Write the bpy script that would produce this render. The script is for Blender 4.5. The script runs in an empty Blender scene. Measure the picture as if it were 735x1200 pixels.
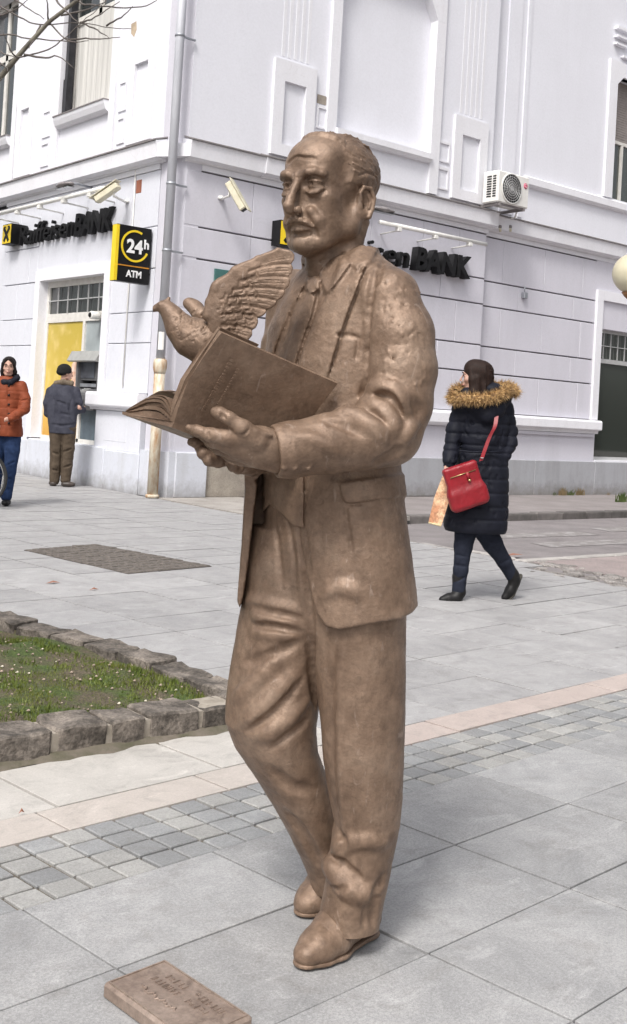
import bpy, bmesh, math, random
import numpy as np
from mathutils import Vector, Matrix
random.seed(7); rng = np.random.RandomState(11)
R_ = math.radians
scene = bpy.context.scene
COL = scene.collection

# ---------------------------------------------------------------- camera
F_PX, YAW, PITCH, ROLL, CY, HCAM = 1290.4, .879, .018, .058, 459.5, 1.27
def cam_axes():
    cp, sp = math.cos(PITCH), math.sin(PITCH)
    fwd = np.array([cp*math.cos(YAW), cp*math.sin(YAW), sp])
    r = np.array([math.sin(YAW), -math.cos(YAW), 0.0]); u = np.cross(r, fwd)
    R = math.cos(ROLL)*r + math.sin(ROLL)*u
    return R, np.cross(R, fwd), fwd
CR, CU, CF = cam_axes(); CC = np.array([0, 0, HCAM])
cd = bpy.data.cameras.new('camera'); cam = bpy.data.objects.new('camera', cd); COL.objects.link(cam)
cd.sensor_fit = 'VERTICAL'; cd.sensor_height = 24; cd.sensor_width = 24
cd.lens = 24*F_PX/1200; cd.shift_y = (CY-600)/1200; cd.clip_start = .05; cd.clip_end = 600
cam.matrix_world = Matrix(((CR[0], CU[0], -CF[0], 0), (CR[1], CU[1], -CF[1], 0), (CR[2], CU[2], -CF[2], HCAM), (0, 0, 0, 1)))
scene.camera = cam

# ---------------------------------------------------------------- sky, sun, exposure
SUN_EL, SUN_AZ = 52, 208        # azimuth (deg, from +X towards +Y) the light comes from
w = bpy.data.worlds.new('World'); scene.world = w; w.use_nodes = True
nt = w.node_tree; nt.nodes.clear()
sky = nt.nodes.new('ShaderNodeTexSky'); sky.sky_type = 'NISHITA'; sky.sun_disc = False
sky.sun_elevation = R_(SUN_EL); sky.sun_rotation = R_(90-SUN_AZ); sky.altitude = 100
sky.air_density = 1.0; sky.dust_density = 6.0; sky.ozone_density = 1.0
hs = nt.nodes.new('ShaderNodeHueSaturation'); hs.inputs['Saturation'].default_value = .30
bg = nt.nodes.new('ShaderNodeBackground'); bg.inputs['Strength'].default_value = .122
wo = nt.nodes.new('ShaderNodeOutputWorld')
nt.links.new(sky.outputs[0], hs.inputs['Color']); nt.links.new(hs.outputs[0], bg.inputs[0]); nt.links.new(bg.outputs[0], wo.inputs[0])
sl = bpy.data.lights.new('sun', 'SUN'); so = bpy.data.objects.new('sun', sl); COL.objects.link(so)
sl.energy = 1.5; sl.angle = R_(13); sl.color = (1.0, .97, .92)
dv = Vector((math.cos(R_(SUN_EL))*math.cos(R_(SUN_AZ)), math.cos(R_(SUN_EL))*math.sin(R_(SUN_AZ)), math.sin(R_(SUN_EL))))
so.rotation_euler = dv.to_track_quat('Z', 'Y').to_euler(); so.location = (-5, -5, 20)
scene.view_settings.view_transform = 'Standard'; scene.view_settings.look = 'None'
scene.view_settings.exposure = .66; scene.view_settings.gamma = 1

# ---------------------------------------------------------------- helpers
def ray(x, y): return CF + CR*(x-367.5)/F_PX - CU*(y-CY)/F_PX
def gnd(x, y, z=0.0):
    d = ray(x, y); t = (z-HCAM)/d[2]; return CC+t*d
def onY(x, y, Y): d = ray(x, y); return CC+d*(Y/d[1])
def onX(x, y, X): d = ray(x, y); return CC+d*(X/d[0])

def props(o, label=None, cat=None, group=None, kind=None):
    if label: o['label'] = label
    if cat: o['category'] = cat
    if group: o['group'] = group
    if kind: o['kind'] = kind
    return o
def empty(name, loc=(0, 0, 0), rz=0, label=None, cat=None, group=None, kind=None):
    o = bpy.data.objects.new(name, None); COL.objects.link(o); o.location = loc; o.rotation_euler = (0, 0, rz)
    o.empty_display_size = .2
    return props(o, label, cat, group, kind)
def link(name, me, parent=None, loc=None, m=None):
    o = bpy.data.objects.new(name, me); COL.objects.link(o)
    if parent: o.parent = parent
    if loc is not None: o.location = loc
    if m and not me.materials: me.materials.append(m)
    return o
class MB:
    """collects shapes, then links them as ONE mesh object"""
    def __init__(s): s.v = []; s.f = []; s.sm = []
    def add(s, vs, fs, smooth=False):
        n = len(s.v); s.v += [tuple(map(float, p)) for p in vs]; s.f += [tuple(n+i for i in f) for f in fs]; s.sm += [smooth]*len(fs); return s
    def box(s, a, b, bev=0, M=None):
        x0, y0, z0 = [min(p, q) for p, q in zip(a, b)]; x1, y1, z1 = [max(p, q) for p, q in zip(a, b)]
        if bev <= 0:
            vs = [(x0, y0, z0), (x1, y0, z0), (x1, y1, z0), (x0, y1, z0), (x0, y0, z1), (x1, y0, z1), (x1, y1, z1), (x0, y1, z1)]
            fs = [(0, 3, 2, 1), (4, 5, 6, 7), (0, 1, 5, 4), (1, 2, 6, 5), (2, 3, 7, 6), (3, 0, 4, 7)]
        else:
            e = min(bev, (x1-x0)/2.01, (y1-y0)/2.01, (z1-z0)/2.01); bm = bmesh.new()
            bmesh.ops.create_cube(bm, size=1)
            for v in bm.verts: v.co = ((x0+x1)/2+v.co.x*(x1-x0), (y0+y1)/2+v.co.y*(y1-y0), (z0+z1)/2+v.co.z*(z1-z0))
            bmesh.ops.bevel(bm, geom=bm.edges[:], offset=e, segments=1, affect='EDGES')
            bm.verts.index_update(); vs = [v.co[:] for v in bm.verts]; fs = [[v.index for v in f.verts] for f in bm.faces]; bm.free()
        if M is not None: vs = [(M @ Vector(p))[:] for p in vs]
        return s.add(vs, fs)
    def prism(s, poly, axis, a, b, smooth=False):
        """2-D polygon extruded along axis (0,1,2) between a and b"""
        n = len(poly)
        def mk(p, t): q = list(p); q.insert(axis, t); return q
        vs = [mk(p, a) for p in poly]+[mk(p, b) for p in poly]
        fs = [(i, (i+1) % n, n+(i+1) % n, n+i) for i in range(n)]+[tuple(range(n))[::-1], tuple(range(n, 2*n))]
        return s.add(vs, fs, smooth)
    def tube(s, pts, r, n=8, smooth=True, cap=True):
        pts = [Vector(p) for p in pts]; rs = r if hasattr(r, '__len__') else [r]*len(pts)
        vs, fs = [], []; up = None
        for i, p in enumerate(pts):
            t = (pts[min(i+1, len(pts)-1)]-pts[max(i-1, 0)]).normalized()
            if up is None: up = t.orthogonal().normalized()
            up = (up-t*up.dot(t)).normalized(); bi = t.cross(up)
            for k in range(n):
                a = 2*math.pi*k/n; vs.append(p+(up*math.cos(a)+bi*math.sin(a))*rs[i])
        for i in range(len(pts)-1):
            for k in range(n): fs.append((i*n+k, i*n+(k+1) % n, (i+1)*n+(k+1) % n, (i+1)*n+k))
        if cap: fs += [tuple(range(n))[::-1], tuple(range((len(pts)-1)*n, len(pts)*n))]
        return s.add(vs, fs, smooth)
    def lathe(s, prof, c=(0, 0, 0), n=24, smooth=True, M=None):
        vs, fs = [], []
        for r, z in prof:
            for k in range(n): a = 2*math.pi*k/n; vs.append((r*math.cos(a), r*math.sin(a), z))
        for i in range(len(prof)-1):
            for k in range(n): fs.append((i*n+k, i*n+(k+1) % n, (i+1)*n+(k+1) % n, (i+1)*n+k))
        fs += [tuple(range(n))[::-1], tuple(range((len(prof)-1)*n, len(prof)*n))]
        if M is not None: vs = [(M @ Vector(p))[:] for p in vs]
        return s.add([(p[0]+c[0], p[1]+c[1], p[2]+c[2]) for p in vs], fs, smooth)
    def mesh(s, name):
        me = bpy.data.meshes.new(name); me.from_pydata(s.v, [], s.f); me.validate(); me.update()
        if len(me.polygons) == len(s.sm): me.polygons.foreach_set('use_smooth', s.sm)
        return me
    def build(s, name, m, parent=None):
        me = s.mesh(name)
        bm = bmesh.new(); bm.from_mesh(me); bmesh.ops.recalc_face_normals(bm, faces=bm.faces[:]); bm.to_mesh(me); bm.free()
        me.materials.append(m); return link(name, me, parent)

# ---------------------------------------------------------------- materials
def new_mat(name):
    m = bpy.data.materials.new(name); m.use_nodes = True; nt = m.node_tree
    return m, nt, nt.nodes['Principled BSDF']
def noise(nt, scale, detail=4, rough=.55, coord='Object', stretch=None, dist=0):
    tc = nt.nodes.new('ShaderNodeTexCoord'); n = nt.nodes.new('ShaderNodeTexNoise')
    n.inputs['Scale'].default_value = scale; n.inputs['Detail'].default_value = detail; n.inputs['Roughness'].default_value = rough
    n.inputs['Distortion'].default_value = dist
    src = tc.outputs[coord] if coord != 'World' else nt.nodes.new('ShaderNodeNewGeometry').outputs['Position']
    if stretch:
        mp = nt.nodes.new('ShaderNodeMapping'); mp.inputs['Scale'].default_value = stretch
        nt.links.new(src, mp.inputs[0]); src = mp.outputs[0]
    nt.links.new(src, n.inputs['Vector']); return n.outputs['Fac']
def ramp(nt, fac, stops):
    r = nt.nodes.new('ShaderNodeValToRGB'); e = r.color_ramp.elements
    while len(e) < len(stops): e.new(.5)
    for el, (p, c) in zip(e, stops): el.position = p; el.color = (*c, 1) if len(c) == 3 else c
    nt.links.new(fac, r.inputs[0]); return r.outputs[0]
def mixc(nt, fac, a, b, mode='MIX'):
    n = nt.nodes.new('ShaderNodeMix'); n.data_type = 'RGBA'; n.blend_type = mode
    for s, v in ((0, fac), (6, a), (7, b)):
        if hasattr(v, 'is_linked') or hasattr(v, 'links'): nt.links.new(v, n.inputs[s])
        elif s == 0: n.inputs[0].default_value = v
        else: n.inputs[s].default_value = (*v, 1)
    return n.outputs[2]
def bump(nt, bsdf, h, strength=.3, dist=.01):
    b = nt.nodes.new('ShaderNodeBump'); b.inputs['Strength'].default_value = strength; b.inputs['Distance'].default_value = dist
    if bsdf.inputs['Normal'].links: nt.links.new(bsdf.inputs['Normal'].links[0].from_socket, b.inputs['Normal'])
    nt.links.new(h, b.inputs['Height']); nt.links.new(b.outputs[0], bsdf.inputs['Normal'])
def objrand(nt, lo, hi):
    oi = nt.nodes.new('ShaderNodeObjectInfo'); mr = nt.nodes.new('ShaderNodeMapRange')
    mr.inputs['To Min'].default_value = lo; mr.inputs['To Max'].default_value = hi
    nt.links.new(oi.outputs['Random'], mr.inputs[0]); return mr.outputs[0]
def mat(name, c1, c2=None, scale=8, rough=.6, metal=0, bs=0, bscale=60, bd=.004, coord='World', fine=None, var=None, lo=.35, hi=.68, stretch=None, spec=.5):
    m, nt, b = new_mat(name); c2 = c2 or tuple(x*.8 for x in c1)
    col = ramp(nt, noise(nt, scale, 5, .6, coord, stretch), [(lo, c1), (hi, c2)])
    if fine:
        f = ramp(nt, noise(nt, fine[0], 3, .7, coord), [(.38, (1-fine[1],)*3), (.62, (1+fine[1],)*3)])
        col = mixc(nt, 1.0, col, f, 'MULTIPLY')
    if var:
        h = nt.nodes.new('ShaderNodeHueSaturation'); nt.links.new(col, h.inputs['Color']); nt.links.new(objrand(nt, 1-var, 1+var), h.inputs['Value']); col = h.outputs[0]
    nt.links.new(col, b.inputs['Base Color']); b.inputs['Roughness'].default_value = rough; b.inputs['Metallic'].default_value = metal
    b.inputs['Specular IOR Level'].default_value = spec
    if bs: bump(nt, b, noise(nt, bscale, 5, .6, coord), bs, bd)
    return m
def streaked(name, c, dirt, rough=.75, s=.5, bs=.15, base=0):
    s *= .55
    """painted render with rain streaks and soft patches"""
    m, nt, b = new_mat(name)
    a = ramp(nt, noise(nt, .7, 5, .6, 'World'), [(.35, (0, 0, 0)), (.75, (1, 1, 1))])
    d = ramp(nt, noise(nt, 3.2, 4, .62, 'World', (1, 1, .16)), [(.46, (0, 0, 0)), (.78, (s,)*3)])
    e = ramp(nt, noise(nt, 26, 4, .7, 'World'), [(.3, (.965,)*3), (.7, (1.03,)*3)])
    col = mixc(nt, a, c, tuple(x*.955 for x in c)); col = mixc(nt, d, col, dirt); col = mixc(nt, 1.0, col, e, 'MULTIPLY')
    cr = ramp(nt, noise(nt, 1.6, 6, .7, 'World', None, 1.2), [(.494, (0, 0, 0)), (.50, (.35,)*3), (.506, (0, 0, 0))]); col = mixc(nt, cr, col, dirt)
    if base:
        ge = nt.nodes.new('ShaderNodeNewGeometry'); sp = nt.nodes.new('ShaderNodeSeparateXYZ'); nt.links.new(ge.outputs['Position'], sp.inputs[0])
        ad = nt.nodes.new('ShaderNodeMath'); ad.operation = 'MULTIPLY_ADD'; nt.links.new(noise(nt, 6, 5, .7, 'World'), ad.inputs[0]); ad.inputs[1].default_value = -.5; nt.links.new(sp.outputs['Z'], ad.inputs[2])
        mr = nt.nodes.new('ShaderNodeMapRange'); mr.inputs['From Min'].default_value = -.30; mr.inputs['From Max'].default_value = .0; mr.inputs['To Min'].default_value = base; mr.inputs['To Max'].default_value = 0
        nt.links.new(ad.outputs[0], mr.inputs[0]); col = mixc(nt, mr.outputs[0], col, (.17, .155, .14))
    nt.links.new(col, b.inputs['Base Color']); b.inputs['Roughness'].default_value = rough; b.inputs['Specular IOR Level'].default_value = .3
    bump(nt, b, noise(nt, 90, 4, .6, 'World'), bs, .004)
    return m
M = {}
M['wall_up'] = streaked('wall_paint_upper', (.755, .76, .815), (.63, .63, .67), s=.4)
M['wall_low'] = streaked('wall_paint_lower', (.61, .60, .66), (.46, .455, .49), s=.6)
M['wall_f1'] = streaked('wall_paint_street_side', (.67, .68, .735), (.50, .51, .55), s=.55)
M['trim'] = streaked('trim_paint', (.78, .78, .82), (.56, .55, .56), s=.5)
M['plinth'] = streaked('plinth_paint', (.37, .375, .40), (.23, .23, .23), s=1.1, bs=.4, base=.8)
M['plinth_f1'] = streaked('plinth_paint_street', (.60, .62, .68), (.40, .40, .40), s=.9, bs=.4, base=.7)
M['bare'] = mat('bare_render', (.36, .32, .27), (.24, .21, .18), 5, .9, bs=.6, bscale=30, fine=(60, .12))
M['joint'] = mat('joint_dark_mortar', (.2, .19, .2), (.13, .12, .13), 6, .9)  # the mortar's own dark grey, used behind wall panels and in their joints
M['flash'] = mat('lead_flashing', (.30, .28, .28), (.20, .18, .18), 6, .6, metal=.3, bs=.2)
M['darkmetal'] = mat('dark_metal', (.05, .05, .055), (.03, .03, .035), 10, .4, metal=.4)
M['greymetal'] = mat('grey_zinc', (.42, .44, .47), (.30, .31, .34), 6, .45, metal=.6, stretch=(1, 1, .2))
M['rustpipe'] = mat('rusted_cream_pipe', (.62, .57, .46), (.36, .19, .08), 9, .6, bs=.25, lo=.44, hi=.66, stretch=(1, 1, .35))
M['pipe'] = mat('painted_zinc_pipe', (.56, .57, .61), (.44, .45, .49), 5, .5, metal=.1, stretch=(1, 1, .25))
M['white'] = mat('white_plastic', (.78, .77, .74), (.68, .67, .64), 7, .4)
M['cream'] = mat('cream_metal', (.68, .64, .50), (.55, .51, .38), 9, .4)
M['yellow'] = mat('sign_yellow', (.85, .62, .02), (.78, .55, .02), 9, .35)
M['black'] = mat('sign_black', (.012, .012, .013), (.008, .008, .009), 9, .45, spec=.2)
M['letter'] = mat('letter_grey_black', (.020, .020, .022), (.012, .012, .013), 9, .6, spec=.15)
M['letterw'] = mat('letter_white', (.85, .85, .85), (.8, .8, .8), 9, .4)
M['green'] = mat('plate_green', (.06, .16, .15), (.05, .13, .12), 9, .4)
M['orange'] = mat('stripe_orange', (.6, .25, .02), None, 9, .4)
M['alu'] = mat('window_frame_grey', (.55, .55, .55), (.48, .48, .48), 9, .35, metal=.3)
M['wframe'] = mat('window_frame_white', (.72, .70, .66), (.6, .58, .54), 9, .5)
M['shutter'] = mat('shutter_taupe', (.30, .27, .255), (.25, .225, .21), 9, .6)
M['curtain'] = mat('curtain_cloth', (.62, .61, .58), (.45, .44, .42), 8, .9, stretch=(1, 6, .1))
M['dark'] = mat('dark_interior', (.02, .02, .022), (.03, .03, .03), 3, .8)
M['brick'] = mat('brick_red', (.33, .12, .07), (.22, .08, .05), 9, .9, bs=.5)
def glass_mat(name, c=(.03, .035, .035), rough=.04):
    m, nt, b = new_mat(name); b.inputs['Base Color'].default_value = (*c, 1); b.inputs['Roughness'].default_value = rough
    b.inputs['Specular IOR Level'].default_value = .9; b.inputs['Coat Weight'].default_value = .3
    bump(nt, b, noise(nt, 1.2, 2, .5, 'World'), .05, .02); return m
M['glass'] = glass_mat('window_glass')
M['glassg'] = glass_mat('window_glass_green', (.040, .046, .040), .03)
M['poster'] = None
def poster_mat():
    m, nt, b = new_mat('poster_yellow')
    tc = nt.nodes.new('ShaderNodeTexCoord'); sp = nt.nodes.new('ShaderNodeSeparateXYZ'); nt.links.new(tc.outputs['Generated'], sp.inputs[0])
    col = ramp(nt, sp.outputs['Z'], [(0, (.52, .27, .03)), (.3, (.72, .46, .08)), (.5, (.62, .45, .08)), (1, (.50, .38, .06))])
    n = ramp(nt, noise(nt, 4, 3, .5, 'Object'), [(.5, (0, 0, 0)), (.75, (.5, .5, .5))]); col = mixc(nt, n, col, (.85, .66, .3))
    nt.links.new(col, b.inputs['Base Color']); b.inputs['Roughness'].default_value = .35; return m
M['poster'] = poster_mat()
# ================================================================ the building
XC, YF, YG = 7.90, 12.70, 12.85      # street face plane x=XC; corner bay plane y=YF; recessed bay plane y=YG
TOP = 11.0
bank = empty('bank_building', (XC, YF, 0), 0, 'pale lavender corner bank building with moulded cornice and tall windows', 'building')
def B(mb, name, m, parent=None):
    o = mb.build(name, m, parent or bank)
    if parent is None or parent is bank: o.location = (-XC, -YF, 0)
    return o
# --- core wall mass, set back behind the face pieces (three blocks with the window bays left open)
mb = MB()
ch = .22                                            # chamfered corner
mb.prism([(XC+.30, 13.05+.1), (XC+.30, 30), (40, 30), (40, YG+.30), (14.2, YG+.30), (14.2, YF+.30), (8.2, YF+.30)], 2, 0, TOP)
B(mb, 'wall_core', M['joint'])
# plain upper wall sheets (0.3 thick) split round the openings
def wallY(x0, x1, z0, z1, y, m, t=.30, name='wall'):
    return B(MB().box((x0, y, z0), (x1, y+t, z1)), name, m)
def wallX(y0, y1, z0, z1, x, m, t=.30, name='wall'):
    return B(MB().box((x, y0, z0), (x+t, y1, z1)), name, m)
# corner post (chamfer) between the two faces
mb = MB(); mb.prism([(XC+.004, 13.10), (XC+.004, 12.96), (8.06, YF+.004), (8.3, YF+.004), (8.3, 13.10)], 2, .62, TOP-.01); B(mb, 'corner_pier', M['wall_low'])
mb = MB(); mb.prism([(XC-.05, 13.12), (XC-.05, 12.93), (8.02, YF-.05), (8.12, YF-.05), (8.12, 13.12)], 2, 0, .62); B(mb, 'plinth', M['plinth_f1'])
# corner bay, upper wall with blind arched niche
NX0, NX1, NZ0 = 10.62, 12.66, 5.42
wallY(8.06, NX0, 4.84, TOP, YF, M['wall_up']); wallY(NX1, 14.2, 4.84, TOP, YF, M['wall_up'])
wallY(NX0, NX1, 4.84, NZ0, YF, M['wall_up']); wallY(NX0, NX1, NZ0, 8.6, YF+.12, M['wall_up'], .18, 'niche_back'); wallY(NX0, NX1, 8.6, TOP, YF, M['wall_up'])
# recessed bay, upper wall with window
WX0, WX1 = 17.80, 19.6
wallY(14.2, WX0, 4.84, TOP, YG, M['wall_up']); wallY(WX1, 26, 4.84, TOP, YG, M['wall_up'])
wallY(WX0, WX1, 4.84, 5.74, YG, M['wall_up']); wallY(WX0, WX1, 8.12, TOP, YG, M['wall_up'])
# street face, upper wall with windows (14.62..16.3) and (18.05..19.9)
U = [(14.62, 16.28), (18.05, 19.75), (21.9, 23.6)]; y = 13.10
for a, b in U:
    wallX(y, a, 4.84, TOP, XC, M['wall_up']); wallX(a, b, 4.84, 5.72, XC, M['wall_up']); wallX(a, b, 8.3, TOP, XC, M['wall_up']); y = b
wallX(y, 28, 4.84, TOP, XC, M['wall_up'])
# --- ground floor: rusticated panels, dark horizontal grooves between courses
COURSES = [(1.44, 2.10), (2.125, 2.565), (2.59, 3.265), (3.29, 3.70), (3.725, 4.47)]
def courseY(x0, x1, y, m, joints_tall, joints_short, zmin=0, zmax=9, proud=.03):
    for i, (a, b) in enumerate(COURSES):
        if a < zmin-.01 or b > zmax+.01: continue
        js = [x0]+[j for j in (joints_short if i in (1, 3) else joints_tall) if x0+.1 < j < x1-.1]+[x1]
        for p, q in zip(js, js[1:]):
            d = random.uniform(-.003, .003)
            B(MB().box((p+.003, y+d, a), (q-.003, y+.1, b), .006), 'wall_panel', m)
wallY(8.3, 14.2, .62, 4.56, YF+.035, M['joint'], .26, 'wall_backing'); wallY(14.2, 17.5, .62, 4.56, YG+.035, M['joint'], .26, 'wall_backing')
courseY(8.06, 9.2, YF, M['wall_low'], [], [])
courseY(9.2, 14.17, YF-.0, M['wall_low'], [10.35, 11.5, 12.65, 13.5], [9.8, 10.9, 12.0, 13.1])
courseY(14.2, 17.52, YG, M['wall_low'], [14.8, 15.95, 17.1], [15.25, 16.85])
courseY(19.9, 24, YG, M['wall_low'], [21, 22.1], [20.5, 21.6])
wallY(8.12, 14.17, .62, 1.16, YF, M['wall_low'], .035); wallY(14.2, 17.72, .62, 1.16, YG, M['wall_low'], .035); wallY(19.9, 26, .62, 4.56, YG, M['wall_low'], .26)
wallY(14.2, 17.72, 1.42, 1.439, YG+.01, M['joint'], .025)
# frieze strip just under the cornice
wallY(8.3, 14.2, 4.495, 4.57, YF-.01, M['trim'], .05, 'frieze'); wallY(14.2, 26, 4.495, 4.57, YG-.01, M['trim'], .05, 'frieze')
# window casing ground floor right
mb = MB(); mb.box((17.53, YG-.05, 1.43), (17.72, YG+.1, 3.93)).box((17.721, YG-.05, 3.74), (19.9, YG+.1, 3.93)).box((19.72, YG-.05, .63), (19.9, YG+.1, 3.739)); B(mb, 'window_casing', M['trim'])
wallY(17.72, 19.72, 3.2, 3.74, YG, M['wall_low'], .2); wallY(17.5, 20, 3.93, 4.495, YG+.002, M['wall_low'], .2)
def windowY(x0, x1, z0, z1, y, tz, frame, glass, grid, name='window', fw=.06, split=None):
    fr = MB(); fr.box((x0, y, z0), (x0+fw, y+.08, z1)).box((x1-fw, y, z0), (x1, y+.08, z1)).box((x0+fw, y, z0), (x1-fw, y+.08, z0+fw)).box((x0+fw, y, z1-fw), (x1-fw, y+.08, z1))
    if tz: fr.box((x0+fw, y, tz), (x1-fw, y+.08, tz+fw*1.4))
    if split: fr.box((split-fw/2, y, z0+fw), (split+fw/2, y+.08, (tz or z1-fw)))
    w_ = B(fr, name, frame)
    tz2 = tz+fw*1.4 if tz else z1-fw
    B(MB().box((x0+fw, y+.04, z0+fw), (x1-fw, y+.05, tz or z1-fw)), 'pane', glass, w_)
    if tz:
        B(MB().box((x0+fw, y+.04, tz2), (x1-fw, y+.05, z1-fw)), 'pane', glass, w_)
        if grid:
            g = MB(); nx, nz = grid
            for i in range(1, nx): xx = x0+fw+(x1-x0-2*fw)*i/nx; g.box((xx-.007, y-.01, tz2), (xx+.007, y+.01, z1-fw))
            for i in range(1, nz): zz = tz2+(z1-fw-tz2)*i/nz; g.box((x0+fw, y-.012, zz-.007), (x1-fw, y+.008, zz+.007))
            B(g, 'window_bar', M['alu'], w_)
    return w_
windowY(17.72, 19.72, .66, 3.2, YG+.12, 2.55, M['alu'], M['glassg'], (8, 2))
B(MB().box((17.74, YG-.02, .62), (19.7, YG+.12, .66)), 'window_sill', M['trim'])
# ledge band at chest height, with a thin moulding below
mb = MB(); mb.prism([(YF+.03, 1.16), (YF-.10, 1.19), (YF-.13, 1.23), (YF-.13, 1.38), (YF-.10, 1.42), (YF+.03, 1.43)], 0, 8.35, 14.19); B(mb, 'ledge', M['trim'])
mb = MB(); mb.prism([(YG+.03, 1.16), (YG-.06, 1.165), (YG-.07, 1.22), (YG-.14, 1.235), (YG-.15, 1.25), (YG-.15, 1.385), (YG-.13, 1.415), (YG+.03, 1.425)], 0, 14.21, 17.74); B(mb, 'ledge', M['trim'])
B(MB().box((14.25, YG-.045, 1.10), (17.66, YG+.02, 1.158)), 'ledge_moulding', M['wall_low'])
# plinths
B(MB().box((8.121, YF-.07, 0), (8.64, YF+.1, .62), .012), 'plinth', M['plinth_f1'])
B(MB().box((8.645, YF-.02, 0), (12.0, YF+.1, .61), .01), 'plinth', M['bare'])
B(MB().box((12.002, YF-.05, 0), (14.2, YF+.1, .63), .01), 'plinth', M['plinth'])
for a, b in ((14.204, 15.9), (15.904, 17.7), (17.704, 19.8), (19.804, 24)):
    B(MB().box((a, YG-.06, -.1), (b, YG+.1, .63), .01), 'plinth', M['plinth'])
# --- cornice: profile swept along each face, with lead flashing on top
PROF = [(0, 4.57), (-.035, 4.575), (-.05, 4.60), (-.10, 4.605), (-.16, 4.62), (-.175, 4.80), (-.185, 4.84), (0, 4.90)]
def cornY(x0, x1, y, dz=0):
    B(MB().prism([(y+.05 if i in (0, 7) else y+p[0], p[1]+dz) for i, p in enumerate(PROF)], 0, x0, x1), 'cornice', M['trim'])
    B(MB().prism([(y-.205, 4.842+dz), (y-.205, 4.862+dz), (y+.02, 4.93+dz), (y+.02, 4.91+dz)], 0, x0, x1), 'flashing', M['flash'])
cornY(8.02, 9.28, YF+.03); cornY(9.282, 14.26, YF); cornY(14.262, 26, YG+.02)
def cornX(y0, y1, x):
    B(MB().prism([(x+.05 if i in (0, 7) else x+p[0], p[1]) for i, p in enumerate(PROF)], 1, y0, y1), 'cornice', M['trim'])
    B(MB().prism([(x-.205, 4.842), (x-.205, 4.862), (x+.02, 4.93), (x+.02, 4.91)], 1, y0, y1), 'flashing', M['flash'])
cornX(12.98, 18.15, XC); cornX(18.152, 28, XC+.06)
mb = MB(); a0 = [(XC+.06+.05, 12.98), (XC-.16, 12.98), (8.02, YF-.13), (8.02, YF+.1)]; mb.prism(a0, 2, 4.62, 4.80); B(mb, 'cornice', M['trim'])
# --- upper decoration on the corner bay
def frameY(x0, x1, z0, z1, y, t, d, m, name):
    mb = MB(); mb.box((x0, y-d, z0), (x0+t, y+.02, z1)).box((x1-t, y-d, z0), (x1, y+.02, z1)).box((x0+t, y-d, z1-t*1.6), (x1-t, y+.02, z1)).box((x0+t, y-d, z0), (x1-t, y+.02, z0+t*.9)); return B(mb, name, m)
for x0, x1, zt in ((9.42, 10.2, 6.34), (13.2, 14.02, 6.34)):
    frameY(x0, x1, 4.95, zt, YF, .19, .05, M['trim'], 'pilaster_panel')
    fl = MB()
    for i in range(5): xx = x0+.16+i*(x1-x0-.32)/4; fl.box((xx-.03, YF-.004, zt+.06), (xx+.03, YF+.01, TOP-.4))
    B(fl, 'pilaster_fluting', M['trim'])
for x0, x1 in ((12.80, 13.14), (10.26, 10.50)):
    frameY(x0, x1, 5.05, 5.42, YF, .03, .02, M['trim'], 'small_panel'); frameY(x0, x1, 5.5, 5.85, YF, .03, .02, M['trim'], 'small_panel')
# niche surround: side strips, chamfered head, sill moulding
mb = MB(); mb.box((NX0-.18, YF-.05, 4.93), (NX0+.004, YF+.115, 7.75)); B(mb, 'niche_surround', M['trim']); mb = MB(); mb.box((NX1-.004, YF-.05, 4.93), (NX1+.20, YF+.115, 7.75)); B(mb, 'niche_surround', M['trim'])
mb = MB(); mb.prism([(NX0-.18, 7.752), (NX0, 7.752), (NX0+.28, 8.25), (NX1-.28, 8.25), (NX1, 7.752), (NX1+.2, 7.752), (NX1+.2, 8.45), (NX0-.18, 8.45)], 1, YF-.05, YF+.12); B(mb, 'niche_surround', M['trim'])
mb = MB(); mb.prism([(YF+.11, 5.40), (YF-.06, 5.42), (YF-.10, 5.47), (YF-.10, 5.56), (YF+.11, 5.62)], 0, NX0+.002, NX1-.002); B(mb, 'niche_sill', M['trim'])
patch = MB(); patch.box((10.26, YF-.012, 5.87), (10.43, YF+.01, 6.0)); B(patch, 'bare_plaster_patch', M['bare'])
# --- upper decoration on the recessed bay
mb = MB(); mb.prism([(YG+.02, 5.50), (YG-.05, 5.52), (YG-.08, 5.56), (YG-.08, 5.68), (YG+.02, 5.73)], 0, 15.2, 19.7); B(mb, 'sill_course', M['trim'])
mb = MB(); mb.box((17.55, YG-.05, 5.735), (17.804, YG+.14, 7.95)); mb.prism([(17.55, 7.952), (17.8, 7.952), (17.98, 8.12), (19.6, 8.12), (19.6, 8.4), (17.55, 8.4)], 1, YG-.05, YG+.12); B(mb, 'window_surround', M['trim'])
mb = MB(); mb.prism([(17.8, 7.9), (17.8, 8.12), (17.98, 8.12)], 1, YG+.02, YG+.2); B(mb, 'window_haunch', M['trim'])
w_ = windowY(17.8, 19.6, 5.74, 6.95, YG+.16, None, M['wframe'], M['glassg'], None, split=18.35)
for k in range(24): B(MB().box((17.81, YG+.17, 6.96+k*.048), (19.6, YG+.20, 6.96+k*.048+.044), .006), 'shutter_slat', M['shutter'], w_)
mb = MB(); mb.box((17.66, YG-.10, 8.84), (19.2, YG, 8.88)).box((17.66, YG-.09, 9.0), (19.4, YG, 9.06)).box((17.66, YG-.08, 8.7), (18.0, YG, 8.74)).box((17.9, YG-.08, 8.5), (19.0, YG, 8.54)); B(mb, 'bracket_moulding', M['trim'])
for x0, x1 in ((14.6, 14.95), (15.1, 15.2)):
    B(MB().box((x0, YG-.02, 4.95), (x1, YG+.01, TOP-.3)), 'pilaster_strip', M['wall_up'])
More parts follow.
